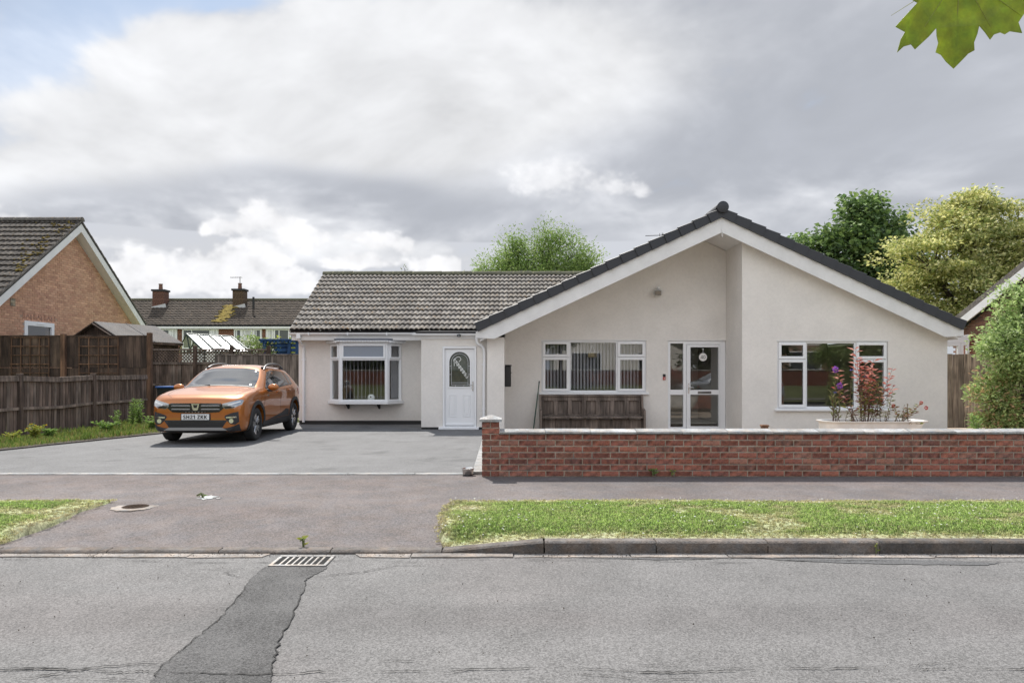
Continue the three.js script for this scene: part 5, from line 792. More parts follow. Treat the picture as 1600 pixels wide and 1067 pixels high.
{
  const D = 25, X0 = ax(405, D), X1 = ax(466, D), y1 = ay(531, D), s = thing('blue_shelter', 'blue painted timber shelter with slatted sides above the grey fence', 'shelter'), bm = M.blueWood;
  part(s, 'roof', [chamfer2(X0, X1, y1 - 0.04, y1 + 0.03, -D - 1.2, -D + 0.1, 0.01)], bm[0]);
  for (let x = X0 + 0.05; x < X1; x += 0.14) part(s, 'roof_batten', chamfer2(x, x + 0.09, y1 - 0.1, y1 - 0.042, -D + 0.03, -D + 0.08, 0.006), bm[1]);
  for (const x of [X0 + 0.12, ax(449, D), X1 - 0.1]) part(s, 'post', box2(x, x + 0.1, 0, y1 - 0.041, -D - 0.05, -D + 0.025), bm[0]);
  for (let i = 0; i < 5; i++) part(s, 'slat', chamfer2(ax(417, D), X1, y1 - 0.24 - i * 0.16, y1 - 0.13 - i * 0.16, -D - 0.09, -D - 0.06, 0.005), bm[i % 2]);
  part(s, 'back_panel', box2(ax(430, D), ax(452, D), 0, y1 - 0.1, -D - 0.16, -D - 0.12), bm[0]);
  const b = thing('wheelie_bin', 'dark wheelie bin with a flat blue lid beside the lattice fence', 'bin', [ax(267, 20.6), 0, -20.6]); const bx = std({ color: lin(0.02, 0.025, 0.022), roughness: 0.5 });
  const P = []; for (const [y, w] of [[0.12, 0.2], [0.93, 0.27]]) for (const sx of [-1, 1]) for (const sz of [-1, 1]) P.push(new V3(sx * w, y, sz * (w + 0.03))); part(b, 'tub', uvBox(new ConvexGeometry(P)), bx);
  part(b, 'lid', [chamfer(0.60, 0.05, 0.68, 0.015, 0, 0.955, 0.0), bar([-0.25, 0.95, -0.34], [0.25, 0.95, -0.34], 0.02)], std({ color: lin(0.015, 0.08, 0.27), roughness: 0.4 }));
  for (const sx of [-1, 1]) part(b, 'wheel', uvBox(new THREE.CylinderGeometry(0.12, 0.12, 0.05, 16).rotateZ(Math.PI / 2).translate(sx * 0.2, 0.12, -0.2)), M.black);
}
// ---------------------------------------------------------------- trees, shrubs, weeds
class Leaves {
  constructor(seed) { this.r = rng(seed); this.p = []; this.c = []; this.n = []; }
  leaf(x, y, z, dx, dy, dz, L, W, col, tilt) {                             // base point, direction of the midrib; a folded kite of two faces... four points
    const r = this.r, d = new V3(dx, dy, dz).normalize(), s = new V3(r() - 0.5, (r() - 0.5) * 0.6 + (tilt || 0), r() - 0.5).cross(d); if (s.lengthSq() < 1e-4) s.set(1, 0, 0); s.normalize();
    const n = d.clone().cross(s), f = 0.12 * L; const A = [x, y, z], T = [x + d.x * L, y + d.y * L - 0.0, z + d.z * L], m = 0.45 * L, Lf = [x + d.x * m + s.x * W / 2 + n.x * f, y + d.y * m + s.y * W / 2 + n.y * f, z + d.z * m + s.z * W / 2 + n.z * f], R = [x + d.x * m - s.x * W / 2 + n.x * f, y + d.y * m - s.y * W / 2 + n.y * f, z + d.z * m - s.z * W / 2 + n.z * f];
    this.p.push(...A, ...Lf, ...T, ...A, ...T, ...R); for (let i = 0; i < 6; i++) this.c.push(col[0], col[1], col[2]);
  }
  geo() { const g = new THREE.BufferGeometry(); g.setAttribute('position', new THREE.Float32BufferAttribute(this.p, 3)); g.setAttribute('color', new THREE.Float32BufferAttribute(this.c, 3)); g.computeVertexNormals(); g.setAttribute('uv', new THREE.Float32BufferAttribute(new Float32Array(this.p.length / 3 * 2), 2)); return g; }
}
const tint = (r, cols, v = 0.35) => { const k = cols[Math.floor(r() * cols.length)], s = 1 - v / 2 + v * r(); return [k[0] * s, k[1] * s, k[2] * s]; };
// blobs: [x, y, z, rx, ry, rz] relative to the foot; leaves gather in clumps on limbs
function tree(name, label, pos, o, group) {
  const t = thing(name, label, 'tree', pos, 0, group), L = new Leaves(o.seed), r = L.r, wood = [], H = o.fork || 2;
  wood.push(bar([0, -0.1, 0], [0.05, H, 0], o.trunk, o.trunk * 0.8, 9));
  for (const [bx, by, bz, rx, ry, rz, n, k] of o.blobs) {
    const root = new V3(bx * 0.25, Math.max(H * 0.9, by - ry * 0.8), bz * 0.25), c0 = new V3(bx, by, bz); wood.push(bar([0.05, H * 0.98, 0], root, o.trunk * 0.7, o.trunk * 0.5, 7), bar(root, c0, o.trunk * 0.5, o.trunk * 0.22, 6));
    const per = Math.round(n / k);
    for (let i = 0; i < k; i++) {
      const u = r() * 2 - 1, a = r() * 6.283, q = Math.sqrt(1 - u * u), rad = Math.pow(r(), o.shell || 0.42); const cx = bx + rx * rad * q * Math.cos(a), cy = by + ry * rad * u, cz = bz + rz * rad * q * Math.sin(a);
      if (cy < (o.floor || 0.5)) continue;
      if (r() < (o.limbs || 0.5)) wood.push(bar(c0, [cx, cy, cz], o.trunk * 0.14, 0.012, 5));
      const cr = o.clump * (0.6 + 0.8 * r()), flat = o.flat || 0.7, tone = 0.82 + 0.36 * r();
      for (let j = 0; j < per; j++) {
        const v = r() * 2 - 1, b = r() * 6.283, w = Math.sqrt(1 - v * v), rr = cr * Math.pow(r(), 0.45), lx = rr * w * Math.cos(b), ly = rr * v * flat, lz = rr * w * Math.sin(b), c = tint(r, o.cols, 0.4).map((x) => x * tone * (o.gain || 1)), s = o.leaf * (0.6 + 0.8 * r());
        L.leaf(cx + lx, cy + ly, cz + lz, lx / cr + (r() - 0.5) * 1.4 + (o.lean || 0), (o.droop || -0.2) + (r() - 0.5) * 1.2 + (o.rise || 0), lz / cr + (r() - 0.5) * 1.4, s, s * (o.aspect || 0.55), c, 0.6);
      }
    }
  }
  part(t, 'trunk', wood, M.bark); part(t, 'crown', L.geo(), M.leaf); return t;
}
// the loose willow-like tree above the wing roof
tree('willow_tree', 'loose light green tree rising behind the ridge of the tiled wing', [ax(846, 34), -0.4, -34], { seed: 301, gain: 1.75, trunk: 0.09, fork: 2.2, clump: 0.55, leaf: 0.15, aspect: 0.3, flat: 1.5, rise: 0.5, shell: 0.5, limbs: 0.7, cols: [[0.135, 0.20, 0.05], [0.11, 0.17, 0.045], [0.16, 0.225, 0.065], [0.19, 0.235, 0.085]],
  blobs: [[-1.1, 5.9, 0, 1.3, 1.9, 1.3, 12000, 110], [0.6, 6.1, 0.2, 1.5, 2.0, 1.4, 14000, 120], [-2.4, 5.3, 0.2, 1.0, 1.6, 1.0, 9000, 80], [2.0, 5.6, -0.1, 1.0, 1.7, 1.1, 9000, 80], [0, 4.6, 0, 2.9, 1.6, 1.6, 15000, 130], [2.6, 4.8, 0.2, 0.6, 0.9, 0.7, 1100, 16], [-0.3, 7.4, 0, 0.3, 0.8, 0.3, 260, 8], [0.9, 7.6, 0, 0.35, 0.7, 0.3, 300, 8], [-1.6, 7.1, 0, 0.3, 0.8, 0.3, 240, 8], [1.7, 7.2, 0, 0.35, 0.6, 0.3, 240, 8], [0.2, 7.9, 0, 0.2, 0.6, 0.2, 220, 9], [-1.15, 7.4, 0.1, 0.25, 0.9, 0.2, 320, 11], [1.35, 7.7, 0.1, 0.2, 0.6, 0.2, 200, 8], [-2.5, 6.3, 0, 0.3, 0.7, 0.3, 260, 10], [2.3, 6.8, 0, 0.3, 0.6, 0.3, 240, 9], [-2.9, 5.4, 0, 0.35, 0.6, 0.3, 260, 10]] });
// a few sprigs showing over the ridge
tree('sapling', 'thin sapling tip with pale leaves poking above the tiled wing ridge', [ax(632, 30), 0, -30], { seed: 302, trunk: 0.04, fork: 3, clump: 0.2, leaf: 0.11, aspect: 0.3, rise: 0.6, limbs: 1, cols: [[0.22, 0.24, 0.07], [0.17, 0.21, 0.06]], blobs: [[0.1, 5.1, 0, 0.25, 0.8, 0.25, 150, 14], [-0.5, 4.9, 0, 0.2, 0.5, 0.2, 70, 8], [0.6, 4.6, 0, 0.5, 0.5, 0.3, 90, 10], [1.5, 4.8, 0, 0.15, 0.4, 0.15, 40, 5]] });
// dark green tree and golden tree behind the gable
tree('maple_tree', 'dense dark green tree behind the slope of the front gable', [ax(1330, 36), 0, -36], { seed: 303, gain: 2.1, trunk: 0.25, fork: 2.5, clump: 0.75, leaf: 0.24, aspect: 0.75, flat: 0.75, limbs: 0.35, shell: 0.36, cols: [[0.05, 0.085, 0.028], [0.04, 0.07, 0.023], [0.065, 0.105, 0.033], [0.10, 0.15, 0.045], [0.13, 0.18, 0.055]],
  blobs: [[0.9, 7.6, 0, 2.0, 2.3, 2.0, 6500, 60], [-1.2, 6.7, 0.2, 2.0, 1.7, 1.8, 5500, 54], [2.0, 6.0, 0.3, 2.0, 2.4, 2.0, 5000, 50], [-2.5, 6.0, 0.3, 1.1, 0.9, 1.0, 1500, 20], [0, 4.8, 0, 3.0, 1.7, 2.2, 5200, 50], [0.6, 9.3, 0, 0.9, 0.6, 0.9, 900, 14]] });
tree('golden_tree', 'golden yellow-green tree with layered sprays behind the gable eaves', [ax(1510, 29), 0, -29], { seed: 304, gain: 1.75, trunk: 0.22, fork: 2.0, clump: 0.8, leaf: 0.14, aspect: 0.6, flat: 0.33, limbs: 0.55, shell: 0.42, droop: -0.05, cols: [[0.40, 0.385, 0.16], [0.34, 0.335, 0.13], [0.46, 0.44, 0.23], [0.27, 0.285, 0.10], [0.18, 0.21, 0.07], [0.14, 0.17, 0.05]],
  blobs: [[0.3, 6.6, 0, 2.3, 1.9, 2.1, 13000, 64], [-1.5, 5.3, 0.4, 2.0, 1.8, 1.8, 10500, 52], [1.9, 6.0, 0, 1.9, 2.1, 1.9, 10500, 52], [0.2, 4.2, 0.6, 3.0, 1.5, 2.2, 12000, 60], [0.6, 8.0, 0, 0.9, 0.7, 0.9, 1900, 22], [-2.9, 4.4, 0.3, 0.8, 0.9, 0.9, 1600, 20], [-0.9, 7.5, 0, 0.7, 0.6, 0.8, 1100, 14], [2.2, 3.3, 0.8, 2.0, 1.5, 1.6, 9000, 56], [-0.6, 3.5, 0.7, 2.5, 1.2, 2.0, 10000, 60]] });
// shrub in the front garden
{
  const g = tree('leafy_shrub', 'tall leafy green shrub at the end of the front garden beside the fence', [9.66, -0.12, -13.9], { seed: 305, gain: 2.5, trunk: 0.045, fork: 0.5, floor: 0.1, clump: 0.26, leaf: 0.078, aspect: 0.5, flat: 0.9, rise: 0.2, limbs: 0.8, shell: 0.42, cols: [[0.15, 0.20, 0.075], [0.12, 0.165, 0.06], [0.19, 0.24, 0.095], [0.25, 0.29, 0.15], [0.085, 0.12, 0.045]],
    blobs: [[0.1, 2.2, 0, 0.75, 0.85, 0.7, 8200, 80], [-0.35, 1.9, 0.15, 0.55, 0.6, 0.5, 4200, 46], [0.35, 1.5, 0.1, 0.6, 0.7, 0.6, 4200, 46], [0.0, 2.85, 0, 0.4, 0.35, 0.4, 900, 16], [0.55, 0.9, 0.1, 0.4, 0.6, 0.4, 1800, 22], [0.9, 2.0, 0, 0.6, 0.9, 0.6, 4000, 40]] });
  g.userData.category = 'shrub';
  const h = tree('flowering_shrub', 'low shrub with pinkish young leaves under the tall leafy shrub', [9.25, -0.12, -14.2], { seed: 306, gain: 2.3, trunk: 0.02, fork: 0.3, floor: 0.05, clump: 0.24, leaf: 0.075, aspect: 0.5, rise: 0.2, limbs: 0.7, cols: [[0.13, 0.18, 0.065], [0.11, 0.155, 0.055], [0.15, 0.19, 0.07], [0.17, 0.20, 0.08], [0.26, 0.17, 0.10], [0.18, 0.22, 0.085]], blobs: [[0.12, 0.95, 0, 0.42, 0.6, 0.4, 4200, 44], [0.35, 0.45, 0.1, 0.55, 0.45, 0.4, 4200, 40]] });
  h.userData.category = 'shrub';
  const k = tree('white_blossom_bush', 'bush with white blossom beside the greenhouse behind the fences', [ax(386, 25.6), 0, -25.6], { seed: 307, gain: 1.4, trunk: 0.03, fork: 0.8, clump: 0.3, leaf: 0.1, aspect: 0.6, limbs: 0.4, cols: [[0.17, 0.24, 0.06], [0.13, 0.19, 0.05], [0.20, 0.26, 0.08], [0.62, 0.62, 0.52]], blobs: [[0, 1.9, 0, 0.7, 0.75, 0.6, 2600, 36], [0.75, 2.0, 0.2, 0.5, 0.5, 0.5, 1500, 24]] });
  k.userData.category = 'bush';
  const y = tree('lime_hedge', 'bright lime green hedge showing above the blue shelter', [ax(445, 29), 0, -29], { seed: 308, trunk: 0.05, fork: 0.8, clump: 0.3, leaf: 0.1, aspect: 0.6, limbs: 0.2, cols: [[0.40, 0.45, 0.05], [0.34, 0.40, 0.045], [0.46, 0.48, 0.07]], blobs: [[-0.2, 2.0, 0, 0.9, 0.75, 0.5, 2600, 34], [0.9, 2.0, 0, 0.9, 0.65, 0.5, 2600, 34]] });
  y.userData.category = 'hedge';
}
// rough grass and weeds at the foot of the low fence
{
  const X = -10.05, edge = (z) => lerp(-8.87, -7.75, (z + 12.75) / -3.7) + 0.12 * (fbm(z * 1.7, 4, 3, 0, 0, 5) - 0.5), pts = []; for (let z = -9.9; z > -20.6; z -= 0.25) pts.push([edge(z), z]);
  const g = flat4([[X, -9.9], ...pts, [X, -20.6]], 0.03, 0.12); structure('soil_strip', g, M.soil);
  const er = thing('strip_edging', 'dark low edging between the weedy strip and the driveway', 'edging'); for (let i = 0; i < 20; i++) { const z = -9.95 - i * 0.46; part(er, 'edging_block', beam([edge(z) + 0.012, 0.012, z], [edge(z - 0.45) + 0.012, 0.012, z - 0.45], 0.025, 0.045), M.kerb[i % 2]); }
  const L = new Leaves(401), r = L.r, cols = [[0.22, 0.33, 0.07], [0.17, 0.26, 0.055], [0.32, 0.40, 0.09], [0.42, 0.38, 0.14]];
  for (let i = 0; i < 15000; i++) { const z = -9.9 - 9.5 * r(), x = lerp(X + 0.05, edge(z) - 0.02, Math.pow(r(), 0.9)), h = (0.03 + 0.07 * r()) * (1 + 0.9 * sstep(0.5, 0.7, fbm(x * 2, z * 2, 2, 0, 0, 8))); L.leaf(x, 0.028, z, (r() - 0.5) * 0.9, 1, (r() - 0.5) * 0.9, h, 0.009, tint(r, cols, 0.5), 0); }
  const o = part(scene, 'rough_grass', L.geo(), M.grass); tag(o, 'rough uncut grass in the strip at the foot of the low fence', null, null, 'stuff');
  const weed = (label, x, z, h, n, spread, leaf, cols2, seed, flower) => {
    const w = thing('weed', label, 'weed', [x, 0.02, z]), K = new Leaves(seed), q = K.r, st = [];
    for (let i = 0; i < n; i++) { const a = q() * 6.28, rr = spread * Math.sqrt(q()), top = new V3(Math.cos(a) * rr, h * (0.55 + 0.45 * q()), Math.sin(a) * rr), mid = top.clone().multiplyScalar(0.5).add(new V3(-top.x * 0.2, 0.04, -top.z * 0.2)); st.push(bar([top.x * 0.15, 0, top.z * 0.15], mid, 0.006, 0.005, 5), bar(mid, top, 0.005, 0.003, 5)); const m = Math.round(h * 46); for (let j = 0; j < m; j++) { const t = 0.12 + 0.88 * j / m, p = t < 0.5 ? mid.clone().multiplyScalar(t * 2) : mid.clone().lerp(top, t * 2 - 1), b = j * 2.4 + q(); K.leaf(p.x, p.y, p.z, Math.cos(b), 0.25 + 0.4 * q(), Math.sin(b), leaf * (1.15 - 0.55 * t) * (0.7 + 0.6 * q()), leaf * 0.36, tint(q, cols2, 0.4), 0.5); } if (flower) for (let j = 0; j < 9; j++) K.leaf(top.x, top.y, top.z, q() - 0.5, 0.5 * q(), q() - 0.5, 0.035, 0.02, flower, 0.5); }
    part(w, 'stem', st, M.stem); part(w, 'foliage', K.geo(), M.leaf); return w;
  };
  const gcol = [[0.20, 0.33, 0.075], [0.27, 0.39, 0.10], [0.16, 0.26, 0.06]], ycol = [[0.42, 0.42, 0.08], [0.30, 0.36, 0.07]];
  weed('tallest leafy weed growing against the low fence near the car', ax(206, 17.6), -17.6, 0.95, 4, 0.14, 0.10, gcol, 411);
  weed('leafy weed of middle height beside the tallest one at the low fence', ax(182, 17.3), -17.3, 0.5, 4, 0.14, 0.10, gcol, 412);
  weed('bushy weed at the foot of the tall dark post', ax(217, 18.4), -18.4, 0.7, 5, 0.2, 0.11, gcol, 413);
  weed('low yellow-flowered weed by the second post of the low fence', ax(52, 14.6), -14.6, 0.36, 8, 0.26, 0.12, ycol, 414, [0.6, 0.42, 0.03]);
  weed('low broad-leaved weed halfway along the low fence', ax(76, 14.9), -14.9, 0.26, 7, 0.16, 0.13, gcol, 415);
  weed('spreading green weed in front of the third fence panel', ax(165, 16.3), -16.3, 0.3, 11, 0.4, 0.12, gcol, 416);
  weed('straggling weeds close to the car bumper', ax(238, 17.0), -17.0, 0.34, 9, 0.3, 0.12, gcol, 417);
  weed('pale weed growing at the foot of the first fence panel', ax(22, 14.0), -14.0, 0.24, 8, 0.2, 0.11, ycol, 418);
  weed('small green weed sprouting behind the dropped kerb above the drain', ax(474, 6.06), -6.06, 0.07, 7, 0.045, 0.055, ycol, 419).position.y = -0.078;
  weed('flat weed rooted at the foot of the brick wall', ax(1021, 9.56), -9.56, 0.07, 7, 0.07, 0.07, gcol, 420);
  weed('small weed at the bottom of the brick wall beside the flat one', ax(1050, 9.56), -9.56, 0.07, 5, 0.06, 0.04, ycol, 421);
  weed('tiny weed growing in the gap between two kerb stones', ax(1370, 5.9), -5.905, 0.07, 3, 0.012, 0.03, ycol, 422).position.y = -0.09;
  weed('low plant at the foot of the tan side fence', ax(1528, 12.6), -12.6, 0.62, 8, 0.2, 0.12, gcol, 423);
  weed('small weed in the pavement beside the round cover', ax(317, 7.98), -7.98, 0.025, 8, 0.09, 0.05, gcol, 424).position.y = 0.002;
  // litter of dry bits along the foot of the wall
  const D = new Leaves(431), q = D.r; for (let i = 0; i < 420; i++) { const x = lerp(-0.4, 8.5, q()), z = -9.595 + 0.05 * q() * q(); D.leaf(x, 0.004 + 0.008 * q(), z, q() - 0.5, 0.15 * q(), q() - 0.5, 0.012 + 0.03 * q() * q(), 0.01, tint(q, [[0.25, 0.2, 0.11], [0.12, 0.13, 0.05], [0.34, 0.3, 0.2]], 0.5), 1); }
  tag(part(scene, 'wall_foot_litter', D.geo(), M.grass), 'dry leaf litter lying along the foot of the brick wall', null, null, 'stuff');
}
// ---------------------------------------------------------------- planted bath
{
  const x0 = ax(1281, 11.8), x1 = ax(1443, 11.8), cx = (x0 + x1) / 2, hl = (x1 - x0) / 2, rimY = ay(656.5, 11.8), hw = 0.36, enamel = std({ color: lin(0.86, 0.84, 0.80), roughness: 0.35, map: grainTex(256, 0.9, 55, { fine: 0.02, mid: 0.03, coarse: 0.2, base: 0.9, cells: 5, tint: 0.04 }) });
  const b = thing('planter_bath', 'old white bath used as a planter behind the brick wall', 'planter', [cx, 0, -11.8]);
  const rings = [[1.0, 0.0, 0], [1.0, -0.018, 0], [0.955, -0.02, 0], [0.93, -0.06, 0.015], [0.88, -0.22, 0.03], [0.80, -0.42, 0.05], [0.70, -0.5, 0.06], [0.0, -0.5, 0.06]], inner = [[1.0, 0.0, 0], [0.95, 0.002, 0], [0.93, -0.02, 0], [0.90, -0.08, 0]], n = 48;
  const surf = (R) => { const pos = [], idx = []; for (const [s, y, sh] of R) for (let i = 0; i <= n; i++) { const a = i / n * Math.PI * 2, ca = Math.cos(a), sa = Math.sin(a), e = 0.55; pos.push(Math.sign(ca) * Math.pow(Math.abs(ca), e) * hl * s - sh * 1.5, rimY + y + 0.004 * Math.cos(a), Math.sign(sa) * Math.pow(Math.abs(sa), e) * hw * s); } for (let j = 0; j < R.length - 1; j++) for (let i = 0; i < n; i++) { const a = j * (n + 1) + i; idx.push(a, a + 1, a + n + 1, a + 1, a + n + 2, a + n + 1); } const g = new THREE.BufferGeometry(); g.setAttribute('position', new THREE.Float32BufferAttribute(pos, 3)); g.setIndex(idx); g.computeVertexNormals(); return uvBox(g.toNonIndexed()); };
  part(b, 'tub', [surf(rings), surf(inner)], enamel);
  for (const [sx, sz] of [[-1, -1], [1, -1], [1, 1], [-1, 1]]) part(b, 'foot', chamfer(0.08, rimY - 0.45 + 0.13, 0.08, 0.01, sx * hl * 0.6 - 0.08, (rimY - 0.45 + 0.13) / 2 - 0.13, sz * 0.16), M.iron);
  part(b, 'compost', surf([[0.9, -0.05, 0], [0.0, -0.03, 0]]), M.soil);
  // plants in it
  const stemTo = (L, st, q, x, z, h, lean, cols, leaf, dens, opts = {}) => { const top = new V3(x + lean[0], h, z + lean[1]), base = new V3(x, 0, z), mid = base.clone().lerp(top, 0.5).add(new V3((q() - 0.5) * 0.06, 0, (q() - 0.5) * 0.06)); st.push(bar(base, mid, 0.005, 0.004, 5), bar(mid, top, 0.004, 0.002, 5)); const m = Math.round(h * dens); for (let j = 0; j < m; j++) { const t = (opts.from || 0.15) + (1 - (opts.from || 0.15)) * j / m, p = t < 0.5 ? base.clone().lerp(mid, t * 2) : mid.clone().lerp(top, t * 2 - 1), a = j * 2.4 + q(); const c = opts.tip && t > 0.62 ? tint(q, opts.tip, 0.4) : tint(q, cols, 0.5); L.leaf(p.x, p.y, p.z, Math.cos(a), (opts.up || 0.15) + 0.5 * (q() - 0.3), Math.sin(a), leaf * (0.7 + 0.6 * q()), leaf * (opts.asp || 0.38), c, 0.5); } return top; };
  const plant = (name, label, px, fn, seed) => { const t = thing(name, label, 'plant', [ax(px, 11.8), rimY - 0.05, -11.8]), L = new Leaves(seed), st = [], fl = new Leaves(seed + 1); fn(L, st, L.r, fl); part(t, 'stem', st, M.twig); part(t, 'foliage', L.geo(), M.leaf); if (fl.p.length) part(t, 'flower', fl.geo(), M.leaf); return t; };
  const red = [[0.22, 0.08, 0.065], [0.16, 0.07, 0.055], [0.28, 0.12, 0.08], [0.22, 0.21, 0.06]], pinkTip = [[0.50, 0.17, 0.13], [0.62, 0.32, 0.26], [0.44, 0.12, 0.09]];
  plant('red_leaved_shrub', 'red-leaved rose shrub standing in the middle of the bath planter', 1352, (L, st, q) => { for (let i = 0; i < 14; i++) { const x = (q() - 0.5) * 0.42, h = 0.5 + 0.62 * q(); stemTo(L, st, q, x * 0.5, (q() - 0.5) * 0.2, h, [x * 1.9, (q() - 0.5) * 0.3], red, 0.115, 26, { tip: pinkTip, from: 0.2 }); } stemTo(L, st, q, -0.05, 0, 1.22, [-0.12, 0.02], red, 0.12, 20, { tip: pinkTip, from: 0.4 }); for (let i = 0; i < 6; i++) stemTo(L, st, q, -0.1 + 0.08 * i, 0.05, 0.5 + 0.2 * q(), [(q() - 0.5) * 0.2, 0.1], [[0.15, 0.19, 0.04], [0.22, 0.22, 0.05]], 0.07, 40); }, 501);
  plant('purple_flower', 'tall stem with violet flower heads in the bath planter', 1306, (L, st, q, fl) => { for (const [dx, h] of [[0.0, 0.86], [0.035, 0.60]]) { const t = stemTo(L, st, q, dx, 0, h, [dx, 0], [[0.14, 0.17, 0.06], [0.20, 0.21, 0.07]], 0.09, 26, { up: 0.8, asp: 0.12 }); for (let j = 0; j < 60; j++) { const a = q() * 6.28, v = q() * 2 - 1, w = Math.sqrt(1 - v * v); fl.leaf(t.x + 0.018 * w * Math.cos(a), t.y + 0.03 * v, t.z + 0.018 * w * Math.sin(a), w * Math.cos(a), v * 0.6 + 0.1, w * Math.sin(a), 0.035, 0.026, tint(q, [[0.32, 0.10, 0.50], [0.40, 0.15, 0.56], [0.26, 0.08, 0.44]], 0.3), 0.3); } } for (let i = 0; i < 6; i++) stemTo(L, st, q, (q() - 0.5) * 0.1, 0, 0.35 + 0.2 * q(), [(q() - 0.5) * 0.2, 0], [[0.15, 0.18, 0.06], [0.21, 0.21, 0.08]], 0.10, 26, { up: 0.9, asp: 0.1 }); }, 503);
  plant('blue_flower', 'thin plants with small blue flowers in the bath planter', 1330, (L, st, q, fl) => { for (const [dx, h] of [[-0.27, 0.49], [0.22, 0.74], [0.0, 0.85]]) { const t = stemTo(L, st, q, dx * 0.7, 0.03, h, [dx * 0.3, 0], [[0.17, 0.19, 0.08]], 0.07, 20, { up: 0.8, asp: 0.12 }); for (let j = 0; j < 26; j++) { const a = q() * 6.28; fl.leaf(t.x, t.y, t.z, Math.cos(a), 0.5 * q(), Math.sin(a), 0.03, 0.018, tint(q, [[0.14, 0.16, 0.50], [0.2, 0.22, 0.6]], 0.3), 0.3); } } }, 505);
  plant('rosehip_branch', 'drooping rose branch with red hips at the end of the bath planter', 1408, (L, st, q, fl) => { const br = [[-0.16, 0.30, 0.05], [0.05, 0.26, 0.1], [0.24, 0.2, 0.08], [0.30, 0.33, 0.05], [-0.08, -0.02, 0.42], [0.1, 0.02, 0.42]]; br.forEach(([dx, h, dz]) => { stemTo(L, st, q, 0, 0.0, Math.max(h, 0.02), [dx, dz], [[0.14, 0.17, 0.04], [0.20, 0.12, 0.06], [0.25, 0.22, 0.06], [0.32, 0.15, 0.09]], 0.075, 60 + (h < 0.1 ? 260 : 0), { from: 0.3, asp: 0.5 }); }); for (const [x, y] of [[0.30, 0.33], [0.38, 0.25], [-0.14, 0.28]]) for (let j = 0; j < 40; j++) { const a = q() * 6.28, v = q() * 2 - 1, w = Math.sqrt(1 - v * v); fl.leaf(x + 0.012 * w * Math.cos(a), y + 0.014 * v, 0.05 + 0.012 * w * Math.sin(a), w * Math.cos(a), v, w * Math.sin(a), 0.022, 0.02, tint(q, [[0.5, 0.06, 0.06], [0.45, 0.11, 0.08]], 0.3), 0.3); } }, 507);
  plant('dry_stems', 'sparse dry stems and seedlings along the bath planter rim', 1375, (L, st, q) => { for (let i = 0; i < 22; i++) stemTo(L, st, q, (q() - 0.5) * 1.3, (q() - 0.3) * 0.4, 0.08 + 0.26 * q(), [(q() - 0.5) * 0.1, 0.04], [[0.18, 0.16, 0.07], [0.14, 0.06, 0.045], [0.2, 0.2, 0.07]], 0.045, 38); }, 509);
}
// ---------------------------------------------------------------- the car
const carPaint = phys({ color: lin(0.40, 0.122, 0.012), roughness: 0.3, metalness: 0.45, clearcoat: 1, clearcoatRoughness: 0.03 });
const carGlass = phys({ color: lin(0.012, 0.014, 0.016), roughness: 0.02, clearcoat: 1, clearcoatRoughness: 0.01, specularIntensity: 1, ior: 2.0 });
const cladding = std({ color: lin(0.028, 0.028, 0.03), roughness: 0.62 }), gloss = phys({ color: lin(0.01, 0.01, 0.011), roughness: 0.2, clearcoat: 0.6 }), satin = std({ color: lin(0.34, 0.34, 0.345), roughness: 0.38, metalness: 0.7 }), tyreM = std({ color: lin(0.022, 0.022, 0.023), roughness: 0.85 }), lampM = phys({ color: lin(0.32, 0.33, 0.34), roughness: 0.12, metalness: 0.6, clearcoat: 1 }), redLamp = phys({ color: lin(0.28, 0.012, 0.012), roughness: 0.15, clearcoat: 1 }), railM = std({ color: lin(0.11, 0.11, 0.115), roughness: 0.4, metalness: 0.4 }), plateM = std({ color: lin(0.74, 0.74, 0.73), roughness: 0.4 });
